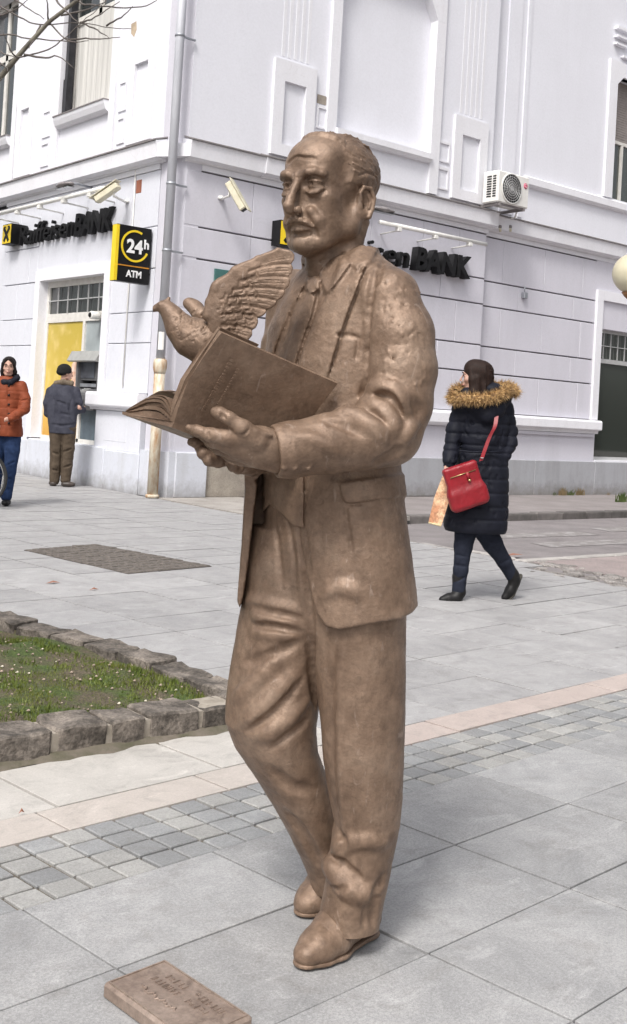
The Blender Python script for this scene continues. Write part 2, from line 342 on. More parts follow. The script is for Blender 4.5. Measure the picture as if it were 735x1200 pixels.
# --- street face details
def frameX(y0, y1, z0, z1, x, t, d, m, name):
    mb = MB(); mb.box((x-d, y0, z0), (x+.02, y0+t, z1)).box((x-d, y1-t, z0), (x+.02, y1, z1)).box((x-d, y0+t, z1-t*1.3), (x+.02, y1-t, z1)).box((x-d, y0+t, z0), (x+.02, y1-t, z0+t*.9)); return B(mb, name, m)
for y0, y1 in ((13.38, 14.08), (17.22, 17.86)): frameX(y0, y1, 4.95, 6.32, XC, .17, .05, M['trim'], 'pilaster_panel')
for y0, y1 in ((14.18, 14.40), (16.62, 16.9)):
    frameX(y0, y1, 5.02, 5.42, XC, .03, .02, M['trim'], 'small_panel'); frameX(y0, y1, 5.5, 5.95, XC, .03, .02, M['trim'], 'small_panel')
for i, (a, b) in enumerate(U):
    mb = MB(); mb.box((XC-.05, a-.16, 4.93), (XC+.14, a+.004, 8.29)).box((XC-.05, b-.004, 4.93), (XC+.14, b+.16, 8.29)).box((XC-.05, a-.16, 8.292), (XC+.14, b+.16, 8.6)); B(mb, 'window_surround', M['trim'])
    mb = MB(); mb.prism([(XC+.05, 5.54), (XC-.06, 5.55), (XC-.10, 5.58), (XC-.13, 5.66), (XC-.14, 5.71), (XC+.05, 5.74)], 1, a+.006, b-.006); B(mb, 'window_sill', M['trim'])
    B(MB().box((XC-.15, a, 5.712), (XC-.0, b, 5.73)), 'flashing', M['flash'])
    # window: outer frame, mullion, transom, pale curtain behind the pane
    x = XC+.16; fw = .07; wf = MB()
    wf.box((x, a, 5.72), (x+.07, a+fw, 8.3)).box((x, b-fw, 5.72), (x+.07, b, 8.3)).box((x, a+fw, 5.72), (x+.07, b-fw, 5.8)).box((x, a+fw, 7.25), (x+.07, b-fw, 7.37)).box((x, (a+b)/2-.05, 5.8), (x+.07, (a+b)/2+.05, 8.3)).box((x, a+fw, 8.2), (x+.07, b-fw, 8.3))
    wo_ = B(wf, 'window', M['wframe'])
    for p, q in ((a+fw, (a+b)/2-.05), ((a+b)/2+.05, b-fw)):
        B(MB().box((x+.03, p, 5.8), (x+.04, q, 7.25)), 'pane', M['glass'] if i else M['curtain'], wo_)
        B(MB().box((x+.03, p, 7.37), (x+.04, q, 8.2)), 'pane', M['glass'], wo_)
    if i == 0:
        cu = MB(); n = 40; vs = []
        for k in range(n+1):
            yy = a+.1+(b-a-.5)*k/n; xx = XC+.12+.012*math.sin(k*1.1)
            vs += [(xx, yy, 5.81), (xx, yy, 7.24)]
        cu.add(vs, [(2*k, 2*k+2, 2*k+3, 2*k+1) for k in range(n)], True); B(cu, 'curtain', M['curtain'], wo_)
        B(MB().box((XC+.02, b-.11, 5.74), (XC+.13, b-.02, 8.25)).box((XC+.0, b-.14, 5.74), (XC+.1, b-.02, 6.35)), 'dark_casement', M['darkmetal'], wo_)
B(MB().box((XC-.02, 13.12, 4.495), (XC+.05, 18.1, 4.57)), 'frieze', M['trim'])
# street face ground floor: pier beside the corner, ATM bay, next pier, next windows
BA, BB = 14.48, 16.60
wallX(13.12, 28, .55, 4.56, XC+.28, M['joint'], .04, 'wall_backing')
CX = [(1.39, 2.085), (2.095, 2.52), (2.53, 3.115), (3.13, 3.70), (3.712, 4.49)]
def courseX(y0, y1, m, js, js2, zmax=9, d=0):
    for i, (a, b) in enumerate(CX):
        if b > zmax: continue
        q = [y0]+[j for j in (js2 if i % 2 else js) if y0+.1 < j < y1-.1]+[y1]
        for p, r in zip(q, q[1:]): B(MB().box((XC+d+random.uniform(-.002, .002), p+.002, a), (XC+.28, r-.002, b), .006), 'wall_panel', m)
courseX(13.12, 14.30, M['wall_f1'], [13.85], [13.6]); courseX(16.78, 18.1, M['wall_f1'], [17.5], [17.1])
wallX(14.302, 16.778, 3.30, 4.49, XC+.003, M['wall_f1'], .28)
mb = MB(); mb.box((XC-.03, 14.302, 1.39), (XC+.25, BA, 3.298)).box((XC-.03, BB, .60), (XC+.25, 16.778, 3.298)).box((XC-.03, BA, 3.13), (XC+.25, BB, 3.298)); B(mb, 'bay_casing', M['trim'])
mb = MB(); mb.prism([(XC+.2, 1.12), (XC-.05, 1.125), (XC-.06, 1.16), (XC-.13, 1.18), (XC-.14, 1.20), (XC-.14, 1.35), (XC-.12, 1.385), (XC+.2, 1.389)], 1, 13.14, 14.62); B(mb, 'ledge', M['trim'])
B(MB().box((XC-.03, 13.2, .56), (XC+.26, 14.47, 1.119), .006), 'pier_base', M['wall_f1'])
B(MB().box((XC-.033, 13.55, .68), (XC+.0, 14.2, 1.05), .01), 'raised_panel', M['wall_f1'])
mb = MB(); mb.prism([(XC+.2, 1.12), (XC-.13, 1.18), (XC-.14, 1.35), (XC+.2, 1.389)], 1, 16.782, 18.12); B(mb, 'ledge', M['trim'])
B(MB().box((XC+.0, 16.782, .56), (XC+.26, 18.1, 1.119)), 'pier_base', M['wall_f1'])
wallX(18.12, 28, .56, 4.49, XC+.05, M['wall_f1'], .22)
for a, b in ((13.13, 14.1), (14.102, 15.3), (15.302, 16.6), (16.602, 18.2), (18.202, 21), (21.002, 28)):
    B(MB().box((XC-.07+random.uniform(-.004, .004), a, -.05), (XC+.27, b, .56 if a < 13.2 or a > 16.5 else .585), .012), 'plinth', M['plinth_f1'])
# --- ATM bay: transom window with bars, yellow poster panel, machine, lower panel
gx = XC+.12; fw = .06; mb = MB()
mb.box((gx, BA, .6), (gx+.08, BA+.05, 3.13)).box((gx, BB-.07, .6), (gx+.08, BB, 3.13)).box((gx, BA+.05, 3.03), (gx+.08, BB-.07, 3.13)).box((gx, BA+.05, 2.46), (gx+.08, BB-.07, 2.60)).box((gx, 15.26, .6), (gx+.08, 15.33, 2.46)).box((gx, BA+.05, .58), (gx+.08, BB-.07, .65))
bay = B(mb, 'atm_bay', M['wframe'])
B(MB().box((gx+.03, BA+.05, 2.6), (gx+.04, BB-.07, 3.03)), 'pane', M['glass'], bay)
g = MB()
for k in range(1, 6): yy = BA+.05+(BB-BA-.12)*k/6; g.box((gx-.012, yy-.008, 2.6), (gx+.004, yy+.008, 3.03))
g.box((gx-.014, BA+.05, 2.80), (gx+.002, BB-.07, 2.816)); B(g, 'window_bar', M['alu'], bay)
B(MB().box((gx+.02, 15.33, .65), (gx+.04, BB-.07, 2.46)), 'poster_panel', M['poster'], bay)
B(MB().box((gx+.03, BA+.05, 2.0), (gx+.04, 15.26, 2.46)), 'pane', mat('grey_reflection_pane', (.36, .40, .41), (.28, .31, .32), 3, .3), bay)  # plain glass whose light grey reflection is put into the base colour
B(MB().box((gx+.03, BA+.05, .65), (gx+.04, 15.26, 1.10)), 'pane', mat('blue_grey_panel', (.13, .17, .20), (.08, .10, .12), 3, .2), bay)
# poster's pale hand-like print beside the man, a flat print on the panel
pm = mat('poster_print', (.75, .42, .28), (.85, .7, .6), 14, .4)
B(MB().prism([(15.40, 1.45), (15.52, 1.40), (15.62, 1.55), (15.64, 1.78), (15.56, 1.86), (15.48, 1.98), (15.38, 1.92), (15.36, 1.7)], 0, gx+.012, gx+.018), 'poster_print', pm, bay)

atm = empty('cash_machine', (XC, 14.95, 1.1), 0, 'dark grey cash machine set in the window bay beside the yellow poster', 'cash machine')
def A(mb, n, m): o = mb.build(n, m, atm); o.location = (-XC, -14.95, -1.1); return o
grey = mat('atm_grey', (.12, .12, .125), (.08, .08, .085), 9, .5)
mb = MB(); mb.box((gx-.10, 14.55, 1.10), (gx+.1, 14.61, 1.98)).box((gx-.10, 15.20, 1.10), (gx+.1, 15.26, 1.98)).box((gx-.04, 14.61, 1.55), (gx+.1, 15.20, 1.9)); A(mb, 'housing', grey)
A(MB().prism([(gx-.18, 1.84), (gx-.10, 1.99), (gx+.1, 2.0), (gx+.1, 1.88), (gx-.14, 1.82)], 1, 14.53, 15.44), 'hood', mat('atm_hood', (.34, .34, .33), (.27, .27, .26), 9, .5))
A(MB().box((gx-.05, 14.78, 1.58), (gx-.045, 15.2, 1.83)), 'screen', mat('atm_screen', (.10, .11, .13), (.05, .05, .06), 3, .15))
A(MB().prism([(gx-.20, 1.33), (gx-.05, 1.42), (gx+.1, 1.42), (gx+.1, 1.10), (gx-.12, 1.10), (gx-.20, 1.26)], 1, 14.61, 15.20), 'keyboard_shelf', grey)
kb = MB()
for i in range(4):
    for j in range(4): kb.box((gx-.16+i*.03, 14.85+j*.05, 1.362+i*.018), (gx-.14+i*.03, 14.885+j*.05, 1.376+i*.018))
A(kb, 'keypad', M['alu'])
A(MB().box((gx-.052, 14.68, 1.45), (gx-.04, 15.3, 1.5)), 'card_slot', M['greymetal'])
dome = empty('dome_camera', (XC+.05, 14.75, 2.52), 0, 'small round white security camera above the cash machine', 'security camera')
mb = MB(); mb.lathe([(.0, -.06), (.055, -.06), (.06, 0), (.06, .09), (.05, .10), (0, .10)], n=20, M=Matrix.Rotation(R_(-90), 4, 'Y') @ Matrix.Translation((0, 0, .02))); mb.build('housing', M['white'], dome)
mb = MB(); mb.lathe([(0, 0), (.045, .0), (.042, .02), (.03, .035), (.0, .042)], n=16, M=Matrix.Translation((-.10, .01, 0)) @ Matrix.Rotation(R_(-90), 4, 'Y')); mb.build('lens', M['black'], dome)

# ================================================================ the opposite side of the square, seen only in reflections
def house(x0, y0, x1, y1, h, c, face, label):
    e = empty('town_house', ((x0+x1)/2, (y0+y1)/2, 0), 0, label, 'building'); L = (-(x0+x1)/2, -(y0+y1)/2, 0); wm = streaked('house_render', c, tuple(v*.7 for v in c))
    def bb(mb, n, m): o = mb.build(n, m, e); o.location = L; return o
    bb(MB().box((x0, y0, -.15), (x1, y1, h)), 'wall', wm)
    if face == 'y': bb(MB().prism([(y0-.5, h), (y1+.5, h), ((y0+y1)/2, h+3)], 0, x0-.4, x1+.4), 'roof', M['roof'])
    else: bb(MB().prism([(x0-.5, h), (x1+.5, h), ((x0+x1)/2, h+3)], 1, y0-.4, y1+.4), 'roof', M['roof'])
    a0, a1 = (x0, x1) if face == 'y' else (y0, y1); n = int((a1-a0)/2.6)
    for f in range(int(h//3.2)):
        for i in range(n):
            c_ = a0+(i+.5)*(a1-a0)/n; z = .9+f*3.3; hh = 1.7
            if face == 'y': mb = MB().box((c_-.55, y1-.02, z), (c_+.55, y1+.04, z+hh)); gl_ = MB().box((c_-.47, y1+.041, z+.08), (c_+.47, y1+.05, z+hh-.08))
            else: mb = MB().box((x1-.02, c_-.55, z), (x1+.04, c_+.55, z+hh)); gl_ = MB().box((x1+.041, c_-.47, z+.08), (x1+.05, c_+.47, z+hh-.08))
            w_ = bb(mb, 'window', M['wframe']); bb(gl_, 'pane', M['glass'], ) if False else None
            o = gl_.build('pane', M['glass'], w_)
M['roof'] = mat('roof_tiles', (.22, .10, .07), (.16, .07, .05), 6, .8)
house(2, -26, 20, -16, 8.5, (.50, .40, .27), 'y', 'ochre two storey house on the far side of the square behind the viewer')
house(21, -27, 37, -17, 7.5, (.42, .44, .38), 'y', 'grey green house beside the ochre house behind the viewer')
house(-32, 4, -22, 22, 9.5, (.48, .42, .36), 'x', 'beige house across the street left of the square')
house(-33, 23, -23, 40, 8, (.40, .30, .25), 'x', 'brown house further along the street on the left')
# ================================================================ sculpting with distance fields
def _n(v): v = np.asarray(v, float); return v/np.linalg.norm(v)
class Sculpt:
    def __init__(s, lo, hi, h):
        s.lo = np.array(lo, np.float32); s.h = h; s.n = np.ceil((np.array(hi)-s.lo)/h).astype(int)+1
        s.F = np.full(s.n, .06, np.float32); s.ax = [s.lo[i]+h*np.arange(s.n[i], dtype=np.float32) for i in range(3)]
    def sub(s, lo, hi, pad):
        a = np.clip(np.floor((np.array(lo)-pad-s.lo)/s.h).astype(int), 0, s.n); b = np.clip(np.ceil((np.array(hi)+pad-s.lo)/s.h).astype(int)+1, 0, s.n)
        sl = tuple(slice(i, j) for i, j in zip(a, b))
        return sl, s.ax[0][sl[0]][:, None, None], s.ax[1][sl[1]][None, :, None], s.ax[2][sl[2]][None, None, :]
    def comb(s, sl, g, k, mode):
        f = s.F[sl]
        if f.size == 0: return
        if mode == '+': 
            if k > 0: h = np.maximum(k-np.abs(f-g), 0)/k; s.F[sl] = np.minimum(f, g)-h*h*k*.25
            else: s.F[sl] = np.minimum(f, g)
        elif mode == '-':
            g = -g
            if k > 0: h = np.maximum(k-np.abs(f-g), 0)/k; s.F[sl] = np.maximum(f, g)+h*h*k*.25
            else: s.F[sl] = np.maximum(f, g)
    def cap(s, a, b, ra, rb, k=.01, mode='+', flat=None, ff=1):
        """tapered capsule; flat = direction along which it is squashed to ff of its radius"""
        a = np.asarray(a, float); b = np.asarray(b, float); r = max(ra, rb)
        sl, X, Y, Z = s.sub(np.minimum(a, b)-r, np.maximum(a, b)+r, k+2*s.h)
        d = b-a; L2 = max(float(d@d), 1e-12); px, py, pz = X-a[0], Y-a[1], Z-a[2]
        t = np.clip((px*d[0]+py*d[1]+pz*d[2])/L2, 0, 1); qx, qy, qz = px-t*d[0], py-t*d[1], pz-t*d[2]; rr = ra+(rb-ra)*t
        if flat is None: g = np.sqrt(qx*qx+qy*qy+qz*qz)-rr
        else:
            f = _n(flat); w_ = qx*f[0]+qy*f[1]+qz*f[2]; m2 = qx*qx+qy*qy+qz*qz-w_*w_
            e = np.sqrt(np.maximum(m2+(w_/ff)**2, 1e-12)); u = np.sqrt(np.maximum(m2+w_*w_, 1e-12)); g = (e-rr)*u/e
        s.comb(sl, g.astype(np.float32), k, mode); return s
    def chain(s, pts, rs, k=.01, mode='+', flat=None, ff=1):
        if not hasattr(rs, '__len__'): rs = [rs]*len(pts)
        for i in range(len(pts)-1): s.cap(pts[i], pts[i+1], rs[i], rs[i+1], k, mode, flat, ff)
        return s
    def ell(s, c, r, k=.01, mode='+', rot=None):
        c = np.asarray(c, float); r = np.asarray(r, float) if hasattr(r, '__len__') else np.array([r]*3, float)
        m = r.max(); sl, X, Y, Z = s.sub(c-m, c+m, k+2*s.h); x, y, z = X-c[0], Y-c[1], Z-c[2]
        if rot is not None:
            Q = np.array(rot.to_matrix() if hasattr(rot, 'to_matrix') else rot).T
            x, y, z = Q[0, 0]*x+Q[0, 1]*y+Q[0, 2]*z, Q[1, 0]*x+Q[1, 1]*y+Q[1, 2]*z, Q[2, 0]*x+Q[2, 1]*y+Q[2, 2]*z
        k0 = np.sqrt((x/r[0])**2+(y/r[1])**2+(z/r[2])**2)+1e-9; k1 = np.sqrt((x/r[0]**2)**2+(y/r[1]**2)**2+(z/r[2]**2)**2)+1e-9
        s.comb(sl, (k0*(k0-1)/k1).astype(np.float32), k, mode); return s
    def loft(s, lv, k=.01, mode='+', n=2.3, zcap=.0):
        """lv: rows (z, cx, cy, ra, rb, yaw_deg) ; ra along the yaw axis, rb across it"""
        A = np.array(sorted(lv), float); z0, z1 = A[0, 0], A[-1, 0]; m = A[:, 3:5].max()
        sl, X, Y, Z = s.sub([A[:, 1].min()-m, A[:, 2].min()-m, z0], [A[:, 1].max()+m, A[:, 2].max()+m, z1], k+2*s.h)
        zz = Z.ravel(); 
        def itp(j):   # smooth interpolation
            v = np.interp(zz, A[:, 0], A[:, j])
            return v[None, None, :]
        cx, cy, ra, rb, yw = [itp(j) for j in range(1, 6)]; yw = np.radians(yw)
        x, y = X-cx, Y-cy; u = x*np.cos(yw)+y*np.sin(yw); v = -x*np.sin(yw)+y*np.cos(yw)
        k0 = (np.abs(u/ra)**n+np.abs(v/rb)**n)**(1/n)+1e-6; r = np.sqrt(u*u+v*v)
        g = np.where(k0 < .25, -.75*np.minimum(ra, rb), r*(1-1/np.maximum(k0, .25)))
        g = np.maximum(g, np.maximum(z0-Z, Z-z1)); s.comb(sl, g.astype(np.float32), k, mode); return s
    def box(s, c, half, Mx=None, rad=.004, k=.004, mode='+'):
        """rounded box; Mx = 3x3 whose rows are the box axes"""
        c = np.asarray(c, float); half = np.asarray(half, float); Mx = np.eye(3) if Mx is None else np.array(Mx, float)
        ext = np.abs(Mx.T) @ half; sl, X, Y, Z = s.sub(c-ext, c+ext, k+2*s.h); x, y, z = X-c[0], Y-c[1], Z-c[2]
        q = [np.abs(Mx[i, 0]*x+Mx[i, 1]*y+Mx[i, 2]*z)-(half[i]-rad) for i in range(3)]
        g = np.sqrt(sum(np.maximum(a, 0)**2 for a in q))+np.minimum(np.maximum(q[0], np.maximum(q[1], q[2])), 0)-rad
        s.comb(sl, g.astype(np.float32), k, mode); return s
    def at(s, P):
        q = np.clip(((P-s.lo)/s.h), 0, s.n-1.001); i = q.astype(int); f = q-i; o = 0
        for a in (0, 1):
            for b in (0, 1):
                for c in (0, 1):
                    o = o+s.F[i[..., 0]+a, i[..., 1]+b, i[..., 2]+c]*(f[..., 0] if a else 1-f[..., 0])*(f[..., 1] if b else 1-f[..., 1])*(f[..., 2] if c else 1-f[..., 2])
        return o
    def hit(s, o, d, L, step=None):
        """first surface point along a line"""
        o = np.asarray(o, float); d = _n(d); t = np.arange(0, L, step or s.h*.5); P = o+t[:, None]*d; f = s.at(P); i = np.argmax(f < 0)
        return (P[i] if f[i] < 0 else None), d
    def stroke(s, rays, r, depth, k=None, mode='-', taper=True, L=1.2):
        """groove (mode -) or ridge (mode +) along surface points hit by rays (origin, dir)"""
        pts = []
        for o, d in rays:
            p, d = s.hit(o, d, L)
            if p is not None: pts.append(p-d*(r-depth) if mode == '-' else p+d*(r-depth))
        n = len(pts)
        for i in range(n-1):
            ta = min(1, .35+min(i, n-1-i)/2.5) if taper else 1; tb = min(1, .35+min(i+1, n-2-i)/2.5) if taper else 1
            if np.linalg.norm(pts[i+1]-pts[i]) < .12: s.cap(pts[i], pts[i+1], r*ta, r*tb, k if k is not None else r*.6, mode)
        return s
    def nets(s):
        F = s.F; S = F < 0; n = F.shape
        cnt = sum(S[a:n[0]-1+a, b:n[1]-1+b, c:n[2]-1+c].astype(np.int8) for a in (0, 1) for b in (0, 1) for c in (0, 1))
        act = (cnt > 0) & (cnt < 8); idx = -np.ones(act.shape, np.int64); ii = np.argwhere(act); idx[act] = np.arange(len(ii))
        acc = np.zeros((len(ii), 3)); w_ = np.zeros(len(ii))
        C = [(a, b, c) for a in (0, 1) for b in (0, 1) for c in (0, 1)]
        v = {c: F[ii[:, 0]+c[0], ii[:, 1]+c[1], ii[:, 2]+c[2]] for c in C}
        for c in C:
            for ax in range(3):
                if c[ax]: continue
                e = list(c); e[ax] = 1; e = tuple(e); f0, f1 = v[c], v[e]; m = (f0 < 0) != (f1 < 0)
                t = np.where(m, f0/np.where(m, f0-f1, 1), 0); p = np.array(c, float)[None, :].repeat(len(ii), 0); p[:, ax] += t
                acc += p*m[:, None]; w_ += m
        V = (ii+acc/w_[:, None])*s.h+s.lo; Q = []
        for ax in range(3):
            sl0 = [slice(None)]*3; sl1 = [slice(None)]*3; sl0[ax] = slice(0, -1); sl1[ax] = slice(1, None)
            ch = S[tuple(sl0)] != S[tuple(sl1)]; e = np.argwhere(ch); b, c = [(1, 2), (2, 0), (0, 1)][ax]
            ok = (e[:, b] > 0) & (e[:, c] > 0) & (e[:, b] < n[b]-1) & (e[:, c] < n[c]-1); e = e[ok]; inside = S[e[:, 0], e[:, 1], e[:, 2]]
            def g(db, dc): q = e.copy(); q[:, b] -= db; q[:, c] -= dc; return idx[q[:, 0], q[:, 1], q[:, 2]]
            q = np.stack([g(1, 1), g(0, 1), g(0, 0), g(1, 0)], 1); q[~inside] = q[~inside][:, ::-1]; Q.append(q)
        return V, np.concatenate(Q)
    def mesh(s, name, T=None, rough=0, rscale=.02, relax=1, clay=0):
        V, Q = s.nets()
        for _ in range(relax):      # light laplacian smoothing
            A = np.zeros_like(V); c = np.zeros(len(V))
            for i in range(4):
                j = Q[:, (i+1) % 4]; np.add.at(A, Q[:, i], V[j]); np.add.at(c, Q[:, i], 1); np.add.at(A, j, V[Q[:, i]]); np.add.at(c, j, 1)
            V = V*.4+.6*A/np.maximum(c, 1)[:, None]
        if rough:
            fn = np.cross(V[Q[:, 2]]-V[Q[:, 0]], V[Q[:, 3]]-V[Q[:, 1]]); N = np.zeros_like(V)
            for i in range(4): np.add.at(N, Q[:, i], fn)
            N /= np.linalg.norm(N, axis=1)[:, None]+1e-12
            V = V+N*(rough*(vnoise(V/rscale)+.5*vnoise(V/rscale*2.3+7))+rough*.42*vnoise(V/.0075+3)*np.clip(vnoise(V/.06+9)*3+.6, 0, 1))[:, None]
        if T is not None: V = V @ np.asarray(T)[:3, :3].T+np.asarray(T)[:3, 3]
        me = bpy.data.meshes.new(name); me.vertices.add(len(V)); me.vertices.foreach_set('co', V.astype(np.float32).ravel())
        me.loops.add(Q.size); me.loops.foreach_set('vertex_index', Q.astype(np.int32).ravel())
        me.polygons.add(len(Q)); me.polygons.foreach_set('loop_start', np.arange(0, Q.size, 4, dtype=np.int32)); me.polygons.foreach_set('loop_total', np.full(len(Q), 4, np.int32))
        me.polygons.foreach_set('use_smooth', np.ones(len(Q), bool)); me.update(calc_edges=True); return me
_VT = np.random.RandomState(5).rand(64, 64, 64).astype(np.float32)
def vnoise(P):
    P = P+1000.; i = np.floor(P).astype(int); f = P-i; f = f*f*(3-2*f); o = 0
    for a in (0, 1):
        for b in (0, 1):
            for c in (0, 1):
                o = o+_VT[(i[:, 0]+a) % 64, (i[:, 1]+b) % 64, (i[:, 2]+c) % 64]*(f[:, 0] if a else 1-f[:, 0])*(f[:, 1] if b else 1-f[:, 1])*(f[:, 2] if c else 1-f[:, 2])
    return o-.5
def spline(pts, n=4):
    """Catmull-Rom through points"""
    P = np.array(pts, float); P = np.vstack([2*P[0]-P[1], P, 2*P[-1]-P[-2]]); out = []
    for i in range(1, len(P)-2):
        for t in np.linspace(0, 1, n, endpoint=False):
            a, b, c, d = P[i-1:i+3]; out.append(.5*((2*b)+(-a+c)*t+(2*a-5*b+4*c-d)*t*t+(-a+3*b-3*c+d)*t**3))
    return np.array(out+[P[-2]])
class Place:
    """local frame of a figure: x = right, y = away from the photographer's spot, z = up; q() reads positions off the measured survey"""
    def __init__(s, x, y):
        s.O = np.array([x, y, 0.]); f = np.array([CF[0], CF[1], 0]); s.f = f/np.linalg.norm(f); s.r = np.array([s.f[1], -s.f[0], 0]); s.D = float(s.O@s.f)
        s.rz = math.atan2(s.r[1], s.r[0]); s.B = np.array([s.r, s.f, [0, 0, 1]])
        s.C = s.B @ (CC-s.O)
    def q(s, px, py, d=0.0):
        v = ray(px, py); t = (s.D+d)/float(v@s.f); return s.B @ (CC+v*t-s.O)
    def rays(s, pts, n=4, back=.6):
        out = []
        for px, py in (spline(pts, n) if len(pts) > 2 else spline([pts[0], ((pts[0][0]+pts[1][0])/2, (pts[0][1]+pts[1][1])/2), pts[1]], n)):
            a = s.q(px, py, -back); out.append((a, s.q(px, py, 0)-a))
        return out
    def pix(s, X, Y, Z):
        """survey coordinates of local points"""
        x, y, z = X-s.C[0], Y-s.C[1], Z-s.C[2]; R = s.B@CR; U = s.B@CU; F = s.B@CF
        w_ = x*F[0]+y*F[1]+z*F[2]; return 367.5+F_PX*(x*R[0]+y*R[1]+z*R[2])/w_, CY-F_PX*(x*U[0]+y*U[1]+z*U[2])/w_
def polysd(px, py, poly):
    """signed distance (px, negative inside) to a 2-D polygon"""
    d = np.full(px.shape, 1e9, np.float32); ins = np.zeros(px.shape, bool); n = len(poly)
    for i in range(n):
        ax, ay = poly[i]; bx, by = poly[(i+1) % n]; ex, ey = bx-ax, by-ay; wx, wy = px-ax, py-ay
        t = np.clip((wx*ex+wy*ey)/(ex*ex+ey*ey+1e-9), 0, 1); d = np.minimum(d, (wx-t*ex)**2+(wy-t*ey)**2)
        c = ((ay > py) != (by > py)) & (px < (bx-ax)*(py-ay)/(by-ay+1e-12)+ax); ins ^= c
    return np.where(ins, -1, 1)*np.sqrt(d)
def relief(S, P, poly, h, soft=3, ylim=.05, mode='raise'):
    """raise the near surface by h inside an outline (lapels, flaps, collars)"""
    zs = [P.q(x, y, dd)[2] for x, y in poly for dd in (-.3, .2)]; xs = [P.q(x, y, dd)[0] for x, y in poly for dd in (-.3, .2)]
    sl, X, Y, Z = S.sub([min(xs), -.6, min(zs)], [max(xs), ylim, max(zs)], .0)
    if mode == 'raise':
        px, py = P.pix(X, Y, Z); sd = polysd(px.astype(np.float32), py.astype(np.float32), poly); m = np.clip(.5-sd/soft, 0, 1); m = m*m*(3-2*m)
        S.F[sl] = S.F[sl]-(h*m).astype(np.float32)
# ================================================================ the ground
TH = R_(4.2); E1 = np.array([math.cos(TH), math.sin(TH)]); E2 = np.array([-math.sin(R_(7.4)), math.cos(R_(7.4))])
def uv(x, y):
    A = np.array([E1, E2]).T; return np.linalg.solve(A, np.array([x, y]))
def xy(u, v): return E1*u+E2*v
slabm = {}
def slab_mat(name, c1, c2, var, sp=.10, dirt=(.2, .19, .18)):
    m, nt, b = new_mat(name)
    col = ramp(nt, noise(nt, 3.4, 7, .75, 'World', None, .6), [(.34, c2), (.66, c1)])
    st = ramp(nt, noise(nt, 9, 5, .72, 'World', None, .8), [(.52, (0, 0, 0)), (.72, (.42,)*3)]); col = mixc(nt, st, col, dirt)
    wh = ramp(nt, noise(nt, 5, 5, .75, 'World', (1, 2.2, 1), .5), [(.56, (0, 0, 0)), (.70, (.42,)*3)]); col = mixc(nt, wh, col, tuple(min(.75, x*1.35) for x in c1))
    g = ramp(nt, noise(nt, 420, 3, .8, 'World'), [(.30, (1-sp*2.4,)*3), (.5, (1,)*3), (.72, (1+sp*1.6,)*3)]); col = mixc(nt, 1.0, col, g, 'MULTIPLY')
    g2 = ramp(nt, noise(nt, 130, 3, .8, 'World'), [(.36, (1-sp*1.2,)*3), (.64, (1+sp,)*3)]); col = mixc(nt, 1.0, col, g2, 'MULTIPLY')
    vo = nt.nodes.new('ShaderNodeTexVoronoi'); vo.inputs['Scale'].default_value = 2.6; nt.links.new(nt.nodes.new('ShaderNodeNewGeometry').outputs['Position'], vo.inputs['Vector'])
    gs = ramp(nt, vo.outputs['Distance'], [(.022, (.45,)*3), (.034, (0, 0, 0))]); col = mixc(nt, gs, col, (.13, .125, .12))
    h = nt.nodes.new('ShaderNodeHueSaturation'); nt.links.new(col, h.inputs['Color']); nt.links.new(objrand(nt, 1-var, 1+var), h.inputs['Value'])
    nt.links.new(h.outputs[0], b.inputs['Base Color']); b.inputs['Roughness'].default_value = .72; b.inputs['Specular IOR Level'].default_value = .35
    bump(nt, b, noise(nt, 260, 4, .7, 'World'), .22, .002); bump(nt, b, noise(nt, 14, 4, .6, 'World'), .10, .01)
    return m
M['slab'] = slab_mat('granite_slab', (.365, .362, .362), (.255, .255, .258), .09, .13)
M['slabfar'] = slab_mat('granite_slab_worn', (.372, .366, .366), (.285, .280, .283), .07, .08)
M['pinkpale'] = slab_mat('pale_pink_slab', (.48, .435, .40), (.40, .36, .33), .05, .06)
M['slabpale'] = slab_mat('pale_beige_slab', (.50, .475, .445), (.40, .38, .355), .05, .06)
M['sett'] = slab_mat('granite_sett', (.285, .288, .290), (.22, .223, .228), .12, .12)
M['sett2'] = slab_mat('beige_sett', (.335, .33, .318), (.28, .277, .27), .10, .12)
M['pink'] = slab_mat('pink_slab', (.44, .375, .345), (.385, .325, .30), .05, .06)
M['sand'] = mat('joint_sand', (.105, .092, .074), (.045, .042, .037), 14, .95, bs=.5, bscale=200, fine=(120, .2))
M['asphalt'] = mat('worn_asphalt', (.225, .205, .205), (.165, .15, .15), 2.2, .9, bs=.5, bscale=220, bd=.006, fine=(160, .22))
M['walk'] = mat('far_pavement', (.25, .225, .22), (.19, .17, .165), 1.8, .9, bs=.3, bscale=150, fine=(90, .12))
M['dusty'] = mat('dusty_concrete', (.36, .335, .31), (.25, .23, .21), 3, .9, bs=.4, bscale=80, fine=(60, .15))
M['kerb'] = mat('kerb_stone', (.205, .176, .150), (.066, .056, .047), 9, .9, bs=.9, bscale=38, bd=.012, fine=(70, .28), var=.15, lo=.38, hi=.62)
M['kerbfar'] = mat('far_kerb', (.15, .135, .13), (.08, .075, .07), 5, .9, bs=.5, var=.25)
M['flush'] = mat('flush_kerb', (.40, .38, .36), (.30, .28, .265), 4, .9, bs=.3, fine=(60, .12), var=.1)
M['paint'] = mat('worn_road_paint', (.31, .295, .29), (.20, .185, .18), 7, .85, lo=.36, hi=.54, fine=(50, .2))
M['soil'] = mat('moss_soil', (.105, .085, .055), (.060, .090, .018), 5, .95, bs=.9, bscale=60, bd=.02, fine=(90, .35), lo=.42, hi=.58)
M['rough'] = mat('broken_cobble', (.30, .28, .265), (.17, .155, .145), 7, .95, bs=1, bscale=30, bd=.03, fine=(60, .3), var=.25)
